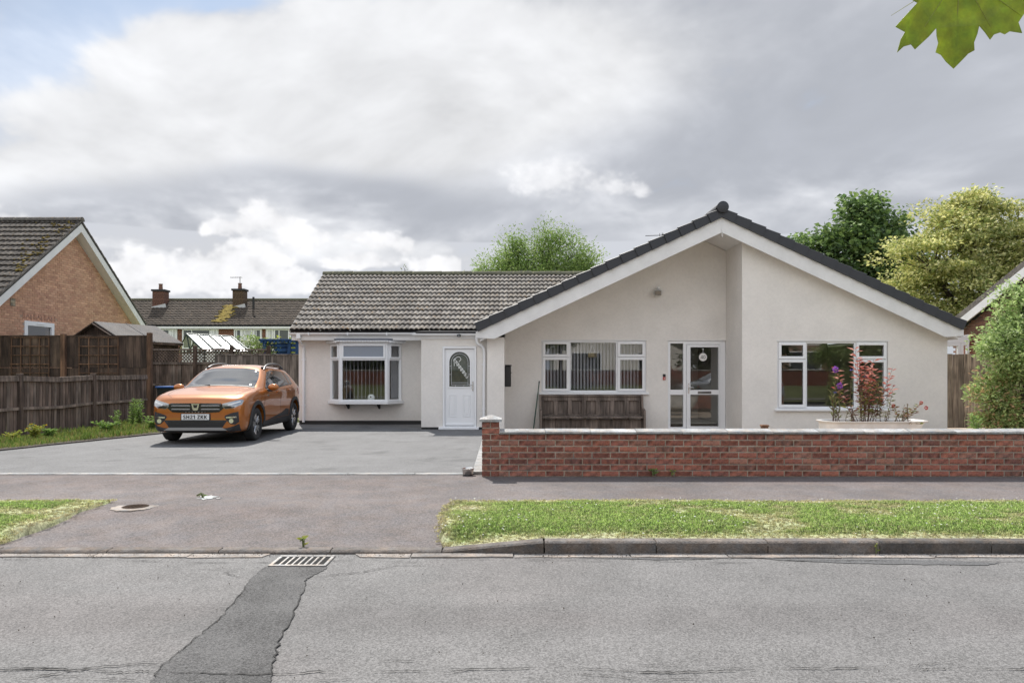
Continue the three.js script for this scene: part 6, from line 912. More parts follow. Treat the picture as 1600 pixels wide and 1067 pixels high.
function buildCar(name, label, paint, plateText) {
  const car = thing(name, label, 'car');
  const low = (w, b) => [[0, b], [w * 0.6, b], [w * 0.9, b + 0.015], [w * 0.975, b + 0.13], [w, 0.50], [w, 0.68]];
  const S = [                                                              // z, half sections from under the floor to the roof
    [2.115, [[0, 0.25], [0.42, 0.25], [0.65, 0.26], [0.71, 0.34], [0.73, 0.46], [0.725, 0.58], [0.71, 0.67], [0.65, 0.735], [0.50, 0.76], [0.25, 0.77], [0, 0.775]]],
    [2.045, [[0, 0.225], [0.48, 0.225], [0.72, 0.24], [0.785, 0.34], [0.81, 0.47], [0.815, 0.62], [0.80, 0.745], [0.735, 0.81], [0.55, 0.845], [0.28, 0.857], [0, 0.862]]],
    [1.90, [[0, 0.21], [0.53, 0.21], [0.79, 0.23], [0.855, 0.34], [0.87, 0.50], [0.875, 0.67], [0.865, 0.82], [0.81, 0.885], [0.61, 0.912], [0.3, 0.92], [0, 0.924]]],
    [1.60, [...low(0.895, 0.21), [0.887, 0.87], [0.845, 0.945], [0.64, 0.968], [0.3, 0.978], [0, 0.982]]],
    [1.15, [...low(0.90, 0.21), [0.888, 0.92], [0.845, 0.998], [0.66, 1.03], [0.32, 1.04], [0, 1.043]]],
    [0.93, [...low(0.90, 0.21), [0.885, 0.93], [0.825, 1.01], [0.68, 1.055], [0.34, 1.085], [0, 1.095]]],
    [0.58, [...low(0.90, 0.21), [0.89, 0.95], [0.835, 1.03], [0.73, 1.19], [0.38, 1.27], [0, 1.285]]],
    [0.22, [...low(0.90, 0.21), [0.892, 0.96], [0.84, 1.05], [0.665, 1.37], [0.38, 1.44], [0, 1.455]]],
    [-0.25, [...low(0.90, 0.21), [0.893, 0.97], [0.84, 1.06], [0.645, 1.425], [0.40, 1.505], [0, 1.525]]],
    [-0.85, [...low(0.90, 0.21), [0.893, 0.98], [0.838, 1.08], [0.635, 1.415], [0.40, 1.495], [0, 1.515]]],
    [-1.35, [...low(0.90, 0.22), [0.89, 0.99], [0.83, 1.10], [0.62, 1.40], [0.40, 1.475], [0, 1.495]]],
    [-1.62, [...low(0.885, 0.24), [0.87, 0.99], [0.81, 1.10], [0.605, 1.355], [0.39, 1.42], [0, 1.435]]],
    [-1.82, [...low(0.86, 0.27), [0.845, 0.97], [0.79, 1.06], [0.62, 1.20], [0.39, 1.25], [0, 1.26]]],
    [-1.94, [[0, 0.31], [0.5, 0.31], [0.72, 0.33], [0.78, 0.42], [0.80, 0.52], [0.80, 0.64], [0.78, 0.80], [0.72, 0.88], [0.55, 0.92], [0.3, 0.94], [0, 0.945]]],
    [-1.99, [[0, 0.38], [0.4, 0.38], [0.58, 0.40], [0.66, 0.45], [0.68, 0.52], [0.68, 0.60], [0.66, 0.72], [0.60, 0.78], [0.45, 0.81], [0.25, 0.82], [0, 0.825]]]];
  // smooth along the length, then across each section
  const np = 11, along = []; for (let k = 0; k < np; k++) along.push(new THREE.CatmullRomCurve3(S.map(([z, p]) => new V3(p[k][0], p[k][1], z)), false, 'centripetal'));
  const NZ = 84, NS = 44, rows = [];
  for (let i = 0; i <= NZ; i++) { const t = i / NZ, pts = along.map((c) => c.getPoint(t)), zz = pts.map((p) => p.z); const c = new THREE.CatmullRomCurve3(pts, false, 'centripetal'), row = []; for (let j = 0; j <= NS; j++) { const p = c.getPoint(j / NS); row.push(p); } row[0].x = 0; row[NS].x = 0; rows.push(row); }
  const pos = [], idx = [], N2 = NS * 2; for (const row of rows) { for (let j = 0; j <= NS; j++) pos.push(row[j].x, row[j].y, row[j].z); for (let j = NS - 1; j >= 1; j--) pos.push(-row[j].x, row[j].y, row[j].z); }
  for (let i = 0; i < NZ; i++) for (let j = 0; j < N2; j++) { const a = i * N2 + j, b = i * N2 + (j + 1) % N2, c = a + N2, d = b + N2; idx.push(a, b, c, b, d, c); }
  const capAt = (i, flip) => { const row = rows[i], m = pos.length / 3; let y = 0; for (const p of row) y += p.y; pos.push(0, y / row.length, row[0].z); for (let j = 0; j < N2; j++) { const a = i * N2 + j, b = i * N2 + (j + 1) % N2; if (flip) idx.push(m, b, a); else idx.push(m, a, b); } };
  capAt(0, true); capAt(NZ, false);
  let hull = new THREE.BufferGeometry(); hull.setAttribute('position', new THREE.Float32BufferAttribute(pos, 3)); hull.setIndex(idx); hull.computeVertexNormals();
  { const c = new V3(), nrm = new V3().fromBufferAttribute(hull.attributes.normal, Math.floor(NZ / 2) * N2 + NS); if (nrm.y < 0) { for (let i = 0; i < idx.length; i += 3) [idx[i + 1], idx[i + 2]] = [idx[i + 2], idx[i + 1]]; hull.setIndex(idx); hull.computeVertexNormals(); } }
  hull.setAttribute('uv', new THREE.Float32BufferAttribute(new Float32Array(pos.length / 3 * 2), 2));
  const bvh = new MeshBVH(hull.clone()), ray = new THREE.Ray();
  const hit = (o, d) => { ray.origin.copy(o); ray.direction.copy(d); const h = bvh.raycastFirst(ray, THREE.DoubleSide); return h ? h.point : null; };
  // wheel housings cut out of the hull
  const ev = new Evaluator(); ev.attributes = ['position', 'normal', 'uv']; ev.useGroups = false;
  let brush = new Brush(hull, paint); brush.updateMatrixWorld();
  const FA = 1.302, RA = -1.302, WR = 0.326;
  for (const z of [FA, RA]) for (const s of [-1, 1]) { const g = new THREE.CylinderGeometry(0.375, 0.375, 0.40, 32); g.rotateZ(Math.PI / 2); g.translate(s * 0.86, WR + 0.02, z); const b = new Brush(g, paint); b.updateMatrixWorld(); brush = ev.evaluate(brush, b, SUBTRACTION); }
  const body = part(car, 'body', uvBox(brush.geometry.index ? brush.geometry.toNonIndexed() : brush.geometry), paint);
  // a conforming panel: outline in the plane (U, V), pushed along dir onto the hull
  const AX3 = { f: [new V3(1, 0, 0), new V3(0, 1, 0), new V3(0, 0, -1)], r: [new V3(0, 0, -1), new V3(0, 1, 0), new V3(-1, 0, 0)], l: [new V3(0, 0, 1), new V3(0, 1, 0), new V3(1, 0, 0)], t: [new V3(1, 0, 0), new V3(0, 0, -1), new V3(0, -1, 0)] };
  function panel(face, pts, off, thick = 0.006, lev = 3) {
    const [U, V, D] = AX3[face]; let g = new THREE.ShapeGeometry(poly(pts)); let P = []; const ix = g.index.array, pp = g.attributes.position; for (const i of ix) P.push([pp.getX(i), pp.getY(i)]);
    for (let k = 0; k < lev; k++) { const Q = []; for (let i = 0; i < P.length; i += 3) { const [a, b, c] = [P[i], P[i + 1], P[i + 2]], m = (x, y) => [(x[0] + y[0]) / 2, (x[1] + y[1]) / 2], ab = m(a, b), bc = m(b, c), ca = m(c, a); Q.push(a, ab, ca, ab, b, bc, ca, bc, c, ab, bc, ca); } P = Q; }
    const key = (p) => Math.round(p[0] * 1e5) + '_' + Math.round(p[1] * 1e5), map = new Map(), vs = [], tri = [];
    for (const p of P) { const k = key(p); if (!map.has(k)) { map.set(k, vs.length); const o = U.clone().multiplyScalar(p[0]).addScaledVector(V, p[1]).addScaledVector(D, -6); let h = hit(o, D); for (let e = 1; !h && e < 12; e++) h = hit(U.clone().multiplyScalar(p[0] * (1 - e * 0.02)).addScaledVector(V, p[1]).addScaledVector(D, -6), D); vs.push(h ? h.clone().addScaledVector(D, -off) : null); } tri.push(map.get(k)); }
    const good = []; for (let i = 0; i < tri.length; i += 3) if (vs[tri[i]] && vs[tri[i + 1]] && vs[tri[i + 2]] && tri[i] !== tri[i + 1] && tri[i] !== tri[i + 2] && tri[i + 1] !== tri[i + 2]) good.push(tri[i], tri[i + 1], tri[i + 2]);
    const pos2 = []; vs.forEach((v) => v ? pos2.push(v.x, v.y, v.z) : pos2.push(0, 0, 0)); const h = new THREE.BufferGeometry(); h.setAttribute('position', new THREE.Float32BufferAttribute(pos2, 3)); h.setIndex(good); h.computeVertexNormals(); const n = new V3().fromBufferAttribute(h.attributes.normal, good[0]); if (n.dot(D) > 0) { for (let i = 0; i < good.length; i += 3) [good[i + 1], good[i + 2]] = [good[i + 2], good[i + 1]]; h.setIndex(good); h.computeVertexNormals(); }
    const top = h.toNonIndexed(), cnt = new Map(); for (let i = 0; i < good.length; i += 3) for (let k = 0; k < 3; k++) { const a = good[i + k], b = good[i + (k + 1) % 3], kk = a < b ? a + '_' + b : b + '_' + a; cnt.set(kk, (cnt.get(kk) || 0) + 1); }
    const wall = []; for (let i = 0; i < good.length; i += 3) for (let k = 0; k < 3; k++) { const a = good[i + k], b = good[i + (k + 1) % 3], kk = a < b ? a + '_' + b : b + '_' + a; if (cnt.get(kk) === 1) { const A = vs[a], B = vs[b], A2 = A.clone().addScaledVector(D, thick), B2 = B.clone().addScaledVector(D, thick); for (const v of [A, A2, B, B, A2, B2]) wall.push(v.x, v.y, v.z); } }
    const w = new THREE.BufferGeometry(); w.setAttribute('position', new THREE.Float32BufferAttribute(wall, 3)); w.computeVertexNormals(); top.setAttribute('uv', new THREE.Float32BufferAttribute(new Float32Array(top.attributes.position.count * 2), 2)); w.setAttribute('uv', new THREE.Float32BufferAttribute(new Float32Array(wall.length / 3 * 2), 2));
    return mergeGeometries([top, w]);
  }
  const mir = (p) => p.map(([x, y]) => [-x, y]).reverse();
  // front
  const grille = part(car, 'grille', panel('f', [[-0.47, 0.775], [0.47, 0.775], [0.55, 0.70], [0.44, 0.605], [0.2, 0.59], [-0.2, 0.59], [-0.44, 0.605], [-0.55, 0.70]], 0.004), gloss);
  for (const s of [1, -1]) for (const [y, x1] of [[0.728, 0.46], [0.662, 0.46]]) { const p = [[0.10, y - 0.012], [x1, y - 0.010], [x1 - 0.02, y + 0.012], [0.11, y + 0.012]]; part(grille, 'grille_bar', panel('f', s > 0 ? p : mir(p), 0.014, 0.012, 2), satin); }
  part(grille, 'emblem', panel('f', [[-0.075, 0.765], [0.075, 0.765], [0.05, 0.655], [0.03, 0.64], [-0.03, 0.64], [-0.05, 0.655]], 0.02, 0.02, 2), M.chrome);
  part(grille, 'emblem_inset', panel('f', [[-0.042, 0.745], [0.042, 0.745], [0.026, 0.685], [-0.026, 0.685]], 0.024, 0.004, 1), gloss);
  const intake = part(car, 'lower_intake', panel('f', [[-0.60, 0.455], [0.60, 0.455], [0.50, 0.315], [-0.50, 0.315]], 0.004), cladding);
  for (let i = 0; i < 4; i++) part(intake, 'intake_slat', panel('f', [[-0.52, 0.335 + i * 0.028], [0.52, 0.335 + i * 0.028], [0.52, 0.342 + i * 0.028], [-0.52, 0.342 + i * 0.028]], 0.012, 0.01, 2), gloss);
  part(car, 'skid_plate', panel('f', [[-0.50, 0.315], [0.50, 0.315], [0.60, 0.262], [-0.60, 0.262]], 0.022, 0.02), satin);
  for (const s of [1, -1]) {
    const f = (p) => s > 0 ? p : mir(p);
    const hl = part(car, 'headlight', panel('f', f([[0.50, 0.765], [0.66, 0.805], [0.80, 0.84], [0.85, 0.825], [0.835, 0.745], [0.72, 0.685], [0.56, 0.665], [0.51, 0.70]]), 0.006), lampM);
    part(hl, 'headlight_trim', panel('f', f([[0.52, 0.705], [0.56, 0.674], [0.70, 0.682], [0.74, 0.705], [0.66, 0.72]]), 0.009, 0.003, 2), gloss);
    part(hl, 'daylight_strip', panel('f', f([[0.60, 0.75], [0.80, 0.812], [0.815, 0.795], [0.70, 0.75], [0.62, 0.733]]), 0.010, 0.003, 2), plateM);
    const fs = part(car, 'fog_lamp_surround', panel('f', f([[0.56, 0.545], [0.66, 0.585], [0.79, 0.615], [0.80, 0.42], [0.74, 0.37], [0.66, 0.38], [0.60, 0.43], [0.54, 0.51]]), 0.004), cladding);
    part(fs, 'chrome_strip', panel('f', f([[0.57, 0.515], [0.76, 0.525], [0.765, 0.50], [0.58, 0.492]]), 0.014, 0.012, 2), M.chrome);
    const c = hit(new V3(s * 0.675, 0.44, 6), new V3(0, 0, -1)), fg = new THREE.CylinderGeometry(0.042, 0.042, 0.03, 20); fg.rotateX(Math.PI / 2); fg.translate(c.x, c.y, c.z + 0.006); part(fs, 'fog_lamp', uvBox(fg), M.chrome);
    part(car, 'bumper_cladding', panel('f', f([[0.50, 0.30], [0.60, 0.31], [0.72, 0.345], [0.80, 0.38], [0.80, 0.245], [0.62, 0.235], [0.58, 0.262]]), 0.01, 0.012), cladding);
    // flanks
    const F2 = s > 0 ? 'r' : 'l', q = (p) => s > 0 ? p.map(([z, y]) => [-z, y]) : p;         // outlines in (z forward, y)
    const side = (p, off, th, lev) => panel(F2, q(p), off, th, lev);
    part(car, 'side_window', side([[0.60, 1.045], [0.30, 1.27], [0.10, 1.365], [-0.16, 1.395], [-0.18, 1.06]], 0.004, 0.006), carGlass);
    part(car, 'side_window', side([[-0.25, 1.06], [-0.23, 1.398], [-0.65, 1.40], [-0.98, 1.375], [-1.03, 1.09]], 0.004, 0.006), carGlass);
    part(car, 'quarter_window', side([[-1.08, 1.095], [-1.04, 1.365], [-1.22, 1.33], [-1.36, 1.26], [-1.28, 1.12]], 0.004, 0.006), carGlass);
    part(car, 'door_pillar', side([[-0.18, 1.06], [-0.16, 1.396], [-0.232, 1.398], [-0.252, 1.06]], 0.002, 0.004, 2), gloss);
    part(car, 'window_trim', side([[0.62, 1.02], [0.62, 1.045], [-0.2, 1.06], [-1.29, 1.118], [-1.31, 1.095], [-0.2, 1.035]], 0.008, 0.01), gloss);
    for (const seam of [[[0.84, 0.34], [0.90, 0.60], [0.84, 0.96], [0.832, 0.96], [0.892, 0.60], [0.832, 0.34]], [[-0.20, 0.30], [-0.20, 1.04], [-0.208, 1.04], [-0.208, 0.30]], [[-0.93, 0.36], [-1.05, 0.60], [-1.12, 0.85], [-1.10, 1.08], [-1.108, 1.08], [-1.128, 0.85], [-1.058, 0.60], [-0.938, 0.36]]]) part(body, 'door_seam', side(seam, 0.0015, 0.002, 3), M.gasket);
    for (const [z, y] of [[-0.02, 0.935], [-0.88, 0.965]]) { const p = hit(new V3(s * 6, y, z), new V3(-s, 0, 0)); part(body, 'door_handle', chamfer(0.03, 0.035, 0.19, 0.012, p.x + s * 0.014, y, z), paint); }
    part(car, 'sill_cladding', side([[0.90, 0.225], [0.90, 0.36], [-0.90, 0.385], [-0.90, 0.235]], 0.014, 0.014), cladding);
    part(car, 'door_cladding', side([[0.62, 0.375], [-0.25, 0.47], [-0.60, 0.55], [-0.80, 0.52], [-0.80, 0.395]], 0.008, 0.008), cladding);
    for (const z of [FA, RA]) { const o = [], i2 = []; for (let k = 0; k <= 22; k++) { const a = -0.10 * Math.PI + 1.2 * Math.PI * k / 22; o.push([z + 0.452 * Math.cos(a), WR + 0.02 + 0.452 * Math.sin(a)]); i2.push([z + 0.377 * Math.cos(a), WR + 0.02 + 0.377 * Math.sin(a)]); } part(car, 'arch_cladding', side([...o, ...i2.reverse()].map(([zz, y]) => [zz, Math.max(0.225, y)]), 0.018, 0.03, 2), cladding); }
    part(car, 'tail_light', side([[-1.66, 0.86], [-1.62, 1.0], [-1.78, 1.03], [-1.88, 0.92], [-1.86, 0.84]], 0.008, 0.01), redLamp);
    part(body, 'side_badge', side([[0.72, 0.865], [0.72, 0.89], [0.60, 0.89], [0.60, 0.865]], 0.006, 0.006, 1), M.chrome);
    // mirror
    const m = sub(car, 'mirror', [s * 0.985, 1.045, 0.58]), mg = new THREE.SphereGeometry(0.1, 20, 14); mg.scale(1.15, 0.72, 0.62); part(m, 'shell', uvBox(mg), paint); part(m, 'mirror_arm', beam([s * -0.02, -0.05, 0.0], [s * -0.15, -0.075, 0.02], 0.06, 0.05), cladding); const mf = new THREE.SphereGeometry(0.1, 16, 10); mf.scale(1.02, 0.6, 0.2); mf.translate(0, 0, -0.045); part(m, 'mirror_face', uvBox(mf), M.chrome);
    // roof rail
    const rr = sub(car, 'roof_rail'); part(rr, 'rail_bar', tube([[s * 0.625, 1.405, 0.10], [s * 0.605, 1.465, -0.03], [s * 0.59, 1.515, -0.22], [s * 0.58, 1.54, -0.6], [s * 0.575, 1.53, -1.0], [s * 0.575, 1.475, -1.30], [s * 0.58, 1.40, -1.42]], 0.024, 40, 8), railM); part(rr, 'rail_foot', [chamfer(0.05, 0.06, 0.2, 0.012, s * 0.585, 1.45, 0.0), chamfer(0.05, 0.06, 0.16, 0.012, s * 0.575, 1.44, -1.27)], cladding);
  }
  part(car, 'windscreen', panel('t', [[-0.70, -0.90], [0.70, -0.90], [0.665, -0.55], [0.60, -0.30], [0.45, -0.235], [-0.45, -0.235], [-0.60, -0.30], [-0.665, -0.55]].map(([x, v]) => [x, v]), 0.004, 0.006, 4), carGlass);
  part(car, 'rear_window', panel('t', [[-0.58, 1.45], [0.58, 1.45], [0.62, 1.76], [-0.62, 1.76]], 0.004, 0.006, 3), carGlass);
  part(car, 'cowl', panel('t', [[-0.72, -0.975], [0.72, -0.975], [0.71, -0.905], [-0.71, -0.905]], 0.006, 0.008, 3), cladding);
  for (const [a, b] of [[[0.38, 1.085, 0.93], [-0.25, 1.145, 0.80]], [[-0.2, 1.10, 0.94], [-0.66, 1.10, 0.80]]]) part(car, 'wiper', [bar(a, b, 0.009, 0.006, 6)], M.black);
  for (const s of [1, -1]) { const p = [[0.50, -2.0], [0.64, -1.85], [0.70, -1.5], [0.72, -1.0], [0.726, -1.0], [0.706, -1.5], [0.646, -1.85], [0.506, -2.0]]; part(body, 'bonnet_seam', panel('t', s > 0 ? p : mir(p), 0.0015, 0.002, 3), M.gasket); }
  // number plate
  const pz = hit(new V3(0, 0.52, 6), new V3(0, 0, -1)).z, pl = sub(car, 'number_plate', [0, 0.515, pz + 0.018]); part(pl, 'plate', chamfer(0.52, 0.111, 0.012, 0.004), plateM); part(pl, 'plate_holder', chamfer(0.56, 0.13, 0.03, 0.005, 0, 0, -0.022), cladding); if (plateText) { const t = letters(plateText, 0.072, 0.003); t.scale(1.02, 1, 1); part(pl, 'plate_text', t.translate(0, 0, 0.0065), M.black); }
  { const t = []; 'STEPWAY'.split('').forEach((ch, i) => t.push(letters(ch, 0.022, 0.004).translate(-0.18 + i * 0.06, 0.605, hit(new V3(-0.18 + i * 0.06, 0.605, 6), new V3(0, 0, -1)).z + 0.006))); if (plateText) for (const g of t) part(grille, 'badge_letter', g, satin); }
  part(car, 'bumper_lip', panel('f', [[-0.74, 0.262], [0.74, 0.262], [0.70, 0.226], [-0.70, 0.226]], 0.012, 0.02, 3), cladding);
  part(car, 'underbody', box2(-0.62, 0.62, 0.19, 0.30, -1.75, 1.85), M.black);
  // wheels
  const tp = [[0.2, -0.1], [0.27, -0.1], [0.30, -0.098], [0.318, -0.085], [0.326, -0.06], [0.326, 0.06], [0.318, 0.085], [0.30, 0.098], [0.262, 0.1], [0.222, 0.092], [0.2, 0.07]];
  const tyreG = uvBox(lathe(tp, 40).rotateZ(-Math.PI / 2)), rimG = [], rimL = lathe([[0.0, 0.03], [0.20, 0.02], [0.208, 0.06], [0.222, 0.085], [0.226, 0.092], [0.215, 0.094]], 40).rotateZ(-Math.PI / 2);
  const spokes = []; for (let i = 0; i < 5; i++) { const a = i * Math.PI * 2 / 5 + 0.3; for (const o of [-0.20, 0.20]) { const s2 = poly([[-0.018, 0.045], [0.018, 0.045], [0.028, 0.13], [0.02, 0.216], [-0.02, 0.216], [-0.028, 0.13]]); const g = new THREE.ExtrudeGeometry(s2, { depth: 0.02, bevelEnabled: true, bevelThickness: 0.006, bevelSize: 0.005, bevelSegments: 1 }); g.rotateZ(a + o); g.translate(0, 0, 0.055); g.rotateY(Math.PI / 2); spokes.push(uvBox(g)); } }
  const hubG = uvBox(lathe([[0, 0.09], [0.03, 0.088], [0.036, 0.078], [0.055, 0.07], [0.06, 0.03]], 20).rotateZ(-Math.PI / 2)), spokeG = merge(spokes), dark = std({ color: lin(0.03, 0.03, 0.032), roughness: 0.4, metalness: 0.6 }), alloy = std({ color: lin(0.58, 0.58, 0.59), roughness: 0.25, metalness: 0.9 });
  for (const z of [FA, RA]) for (const s of [-1, 1]) { const w = sub(car, 'wheel', [s * 0.79, WR, z]); if (s < 0) w.rotation.y = Math.PI; part(w, 'tyre', tyreG, tyreM); part(w, 'rim', uvBox(rimL.clone()), dark); part(w, 'spokes', spokeG, alloy); part(w, 'hub', hubG, dark); }
  return car;
}
const car = buildCar('orange_car', 'orange crossover hatchback parked on the driveway facing the road', carPaint, 'SH21 ZKK');
car.position.set(-6.0, 0.006, -16.0); car.rotation.y = 0.012;
// ---------------------------------------------------------------- things around the house
{
  // oak pew under the recessed window: its moulded panelled back and seat
  const D = 18.3, x0 = ax(843.5, D), x1 = ax(1007.5, D), y0 = -0.13, yt = ay(617.5, D), p = thing('church_pew', 'dark panelled wooden pew standing under the recessed window', 'bench', [0, y0, -D - 0.1]), H = yt - y0, bk = -0.17, seatY = ay(653, 17.9) - y0;
  for (const x of [x0, x1 - 0.05]) part(p, 'bench_end', extrude(poly([[-0.19, 0], [0.27, 0], [0.27, seatY + 0.16], [0.16, seatY + 0.2], [-0.04, seatY + 0.24], [-0.1, H - 0.06], [-0.13, H + 0.01], [-0.2, H + 0.01]]), 0.05, 0, 0.006).rotateY(-Math.PI / 2).translate(x + 0.05, 0, 0.0), M.pew[1]);
  part(p, 'top_rail', [chamfer2(x0 + 0.052, x1 - 0.052, H - 0.05, H, bk - 0.04, bk + 0.05, 0.01), chamfer2(x0 + 0.052, x1 - 0.052, H - 0.145, H - 0.052, bk - 0.02, bk + 0.02, 0.004)], M.pew[1]);
  const n = 7, a = x0 + 0.055, b = x1 - 0.055, pw = (b - a) / n; for (let i = 0; i < n; i++) { part(p, 'back_panel', chamfer2(a + i * pw + 0.055, a + (i + 1) * pw - 0.055, seatY + 0.055, H - 0.146, bk - 0.034, bk - 0.022, 0.003), M.pew[i % 3]); part(p, 'lower_panel', chamfer2(a + i * pw + 0.03, a + (i + 1) * pw - 0.03, 0.05, seatY - 0.05, 0.08, 0.096, 0.003), M.pew[(i + 1) % 3]); }
  for (let i = 0; i <= n; i++) { part(p, 'stile', chamfer2(a + i * pw - (i ? 0.054 : 0), a + i * pw + (i < n ? 0.054 : 0), seatY + 0.02, H - 0.146, bk - 0.036, bk + 0.018, 0.006), M.pew[1]); part(p, 'lower_stile', chamfer2(a + i * pw - (i ? 0.029 : 0), a + i * pw + (i < n ? 0.029 : 0), 0.0, seatY - 0.03, 0.076, 0.102, 0.003), M.pew[0]); }
  part(p, 'back_rail', chamfer2(a, b, seatY + 0.02, seatY + 0.052, bk - 0.016, bk + 0.02, 0.004), M.pew[1]);
  part(p, 'seat', chamfer2(a, b, seatY - 0.03, seatY + 0.015, bk + 0.021, 0.25, 0.01), M.pew[1]);
}
{
  const d = 18.3, a = at(842.5, 598, 18.62), b = at(833, 672, 18.25), t = thing('garden_cane', 'thin green garden cane leaning on the wall beside the pew', 'cane'); b.y = -0.12; part(t, 'shaft', bar(b, a, 0.016, 0.013, 8), std({ color: lin(0.025, 0.075, 0.055), roughness: 0.5 })); part(t, 'end_cap', bar(a, a.clone().add(new V3(0.006, 0.04, -0.01)), 0.017, 0.015, 8), M.black);
}
{
  const d = 18.05, t = thing('letter_box', 'black letter box fixed to the inner side of the rendered pier', 'letter box', [-0.178, 0, -d]); const y0 = ay(604, d), y1 = ay(572, d);
  part(t, 'box', chamfer2(0, 0.155, y0, y1, -0.17, 0.17, 0.012), M.black); part(t, 'lid', chamfer2(0, 0.172, y1 + 0.001, y1 + 0.03, -0.18, 0.18, 0.01), M.black); part(t, 'lock', bar([0.156, y1 - 0.16, 0.1], [0.175, y1 - 0.16, 0.1], 0.014), M.steel);
}
{
  const c = at(1038, 589, D1), t = thing('doorbell', 'small red and black doorbell unit beside the entrance door', 'doorbell', [c.x, c.y, -D1]); part(t, 'camera_half', chamfer(0.068, 0.075, 0.03, 0.008, 0, 0.037, 0.016), M.black); part(t, 'red_half', chamfer(0.068, 0.075, 0.03, 0.008, 0, -0.039, 0.016), std({ color: lin(0.5, 0.04, 0.045), roughness: 0.4 })); part(t, 'button', uvBox(new THREE.CylinderGeometry(0.018, 0.018, 0.01, 16).rotateX(Math.PI / 2).translate(0, -0.035, 0.033)), M.steel);
}
{
  const c = at(1028, 457, D1 - 0.15), t = thing('flood_light', 'grey security flood light high on the recessed gable wall', 'flood light', [c.x, c.y, -D1]); const gm = std({ color: lin(0.50, 0.50, 0.49), roughness: 0.45 });
  part(t, 'lamp_housing', chamfer(0.2, 0.15, 0.09, 0.02, 0, 0, 0.14, 0.35), gm); part(t, 'lamp_glass', chamfer(0.16, 0.11, 0.012, 0.004, 0, -0.015, 0.187, 0.35), carGlass); part(t, 'bracket', [bar([0, 0.02, 0], [0, 0.03, 0.1], 0.02), chamfer(0.09, 0.09, 0.03, 0.008, 0, 0.02, 0.016)], gm); part(t, 'sensor', [chamfer(0.07, 0.07, 0.07, 0.02, 0.03, 0.13, 0.08), bar([0.0, 0.06, 0.1], [0.03, 0.12, 0.09], 0.012)], M.upvc);
}
{
  const g = thing('porch_camera', 'small black camera on the porch gutter above the white door', 'camera', [ax(717, 17.4), ay(524.5, 17.4), -17.4]); part(g, 'housing', chamfer(0.085, 0.06, 0.09, 0.012), M.black); part(g, 'lens', uvBox(new THREE.CylinderGeometry(0.018, 0.018, 0.012, 14).rotateX(Math.PI / 2).translate(0, -0.005, 0.048)), carGlass); part(g, 'mount', box(0.03, 0.04, 0.06, 0, 0.02, -0.05), M.black);
}
{
  const b = thing('dog_bowl', 'stainless steel dog bowl on the pavement beside the brick pier', 'bowl', [ax(731, 9.78), 0.0, -9.74]); const y = 0.0; part(b, 'bowl', lathe([[0, 0.012], [0.052, 0.012], [0.056, 0.0], [0.062, 0.002], [0.07, 0.04], [0.08, 0.088], [0.087, 0.096], [0.09, 0.094], [0.084, 0.086], [0.074, 0.04], [0.06, 0.02], [0, 0.018]], 32), M.steel); part(b, 'rubber_ring', lathe([[0.057, -0.001], [0.066, 0.004], [0.068, 0.014], [0.06, 0.012]], 28), M.black);
}
{
  const p = thing('timber_post', 'short brown timber post top just above the brick wall coping', 'post', [ax(1195, 11), 0, -11]); const h = ay(664, 11); part(p, 'shaft', chamfer(0.09, h + 0.13 - 0.02, 0.09, 0.006, 0, (h + 0.13 - 0.02) / 2 - 0.13, 0), M.trellis[0]); part(p, 'cap', chamfer(0.11, 0.025, 0.11, 0.006, 0, h - 0.008, 0), M.trellis[1]);
}
{
  const z = -1564 / (791 - 582), c = thing('stop_tap_cover', 'small round dark cover set in a pale mortar collar in the crossover', 'cover', [ax(211, -z), -0.012, z]); const n = 40, R = rng(66), P = []; for (let i = 0; i < n; i++) { const a = i / n * 6.283, rr = 0.2 + 0.04 * (fbm(Math.cos(a) * 2 + 5, Math.sin(a) * 2 + 5, 3, 0, 0, 5) - 0.5) + 0.025 * R(); P.push([Math.cos(a) * rr, Math.sin(a) * rr * 1.1]); } part(c, 'mortar_collar', flat4(P, 0.01, 0.03), M.channel[2]); part(c, 'lid', [lathe([[0, 0.014], [0.118, 0.014], [0.128, 0.01], [0.13, 0.0]], 32), ...[-0.04, 0, 0.04].map((x) => box(0.012, 0.006, 0.12, x, 0.015, 0))], phys({ color: lin(0.06, 0.04, 0.028), roughness: 1, specularIntensity: 0.2, map: stoneGrain }));
  const s = thing('mortar_splash', 'white mortar splash on the pavement beside a small weed', 'splash', [ax(323, 7.98), 0.0, -7.98]); const Q = []; for (let i = 0; i < 30; i++) { const a = i / 30 * 6.283, rr = 0.075 * (0.5 + 0.9 * R()); Q.push([Math.cos(a) * rr * 1.2, Math.sin(a) * rr * 1.5]); } part(s, 'splash_patch', flat4(Q, 0.006, 0.02), std({ color: lin(0.7, 0.7, 0.67), roughness: 0.9, map: stoneGrain })); part(s, 'splash_drop', flat4(Q.map(([x, z2]) => [x * 0.3 + 0.14, z2 * 0.3 + 0.05]), 0.006, 0.02), M.coping[2]);
}
{
  const t = thing('white_lamp', 'small white dome ornament standing on the sill inside the bay window', 'ornament', [ax(582, 19.25), 0.65, -19.06]); part(t, 'dome', lathe([[0.0, 0.15], [0.05, 0.142], [0.082, 0.105], [0.09, 0.06], [0.086, 0.02], [0.07, 0.0], [0, 0.0]], 24), M.upvc); part(t, 'face', uvBox(new THREE.CylinderGeometry(0.022, 0.022, 0.01, 14).rotateX(Math.PI / 2).translate(0, 0.08, 0.09)), M.kerb[2]);
}
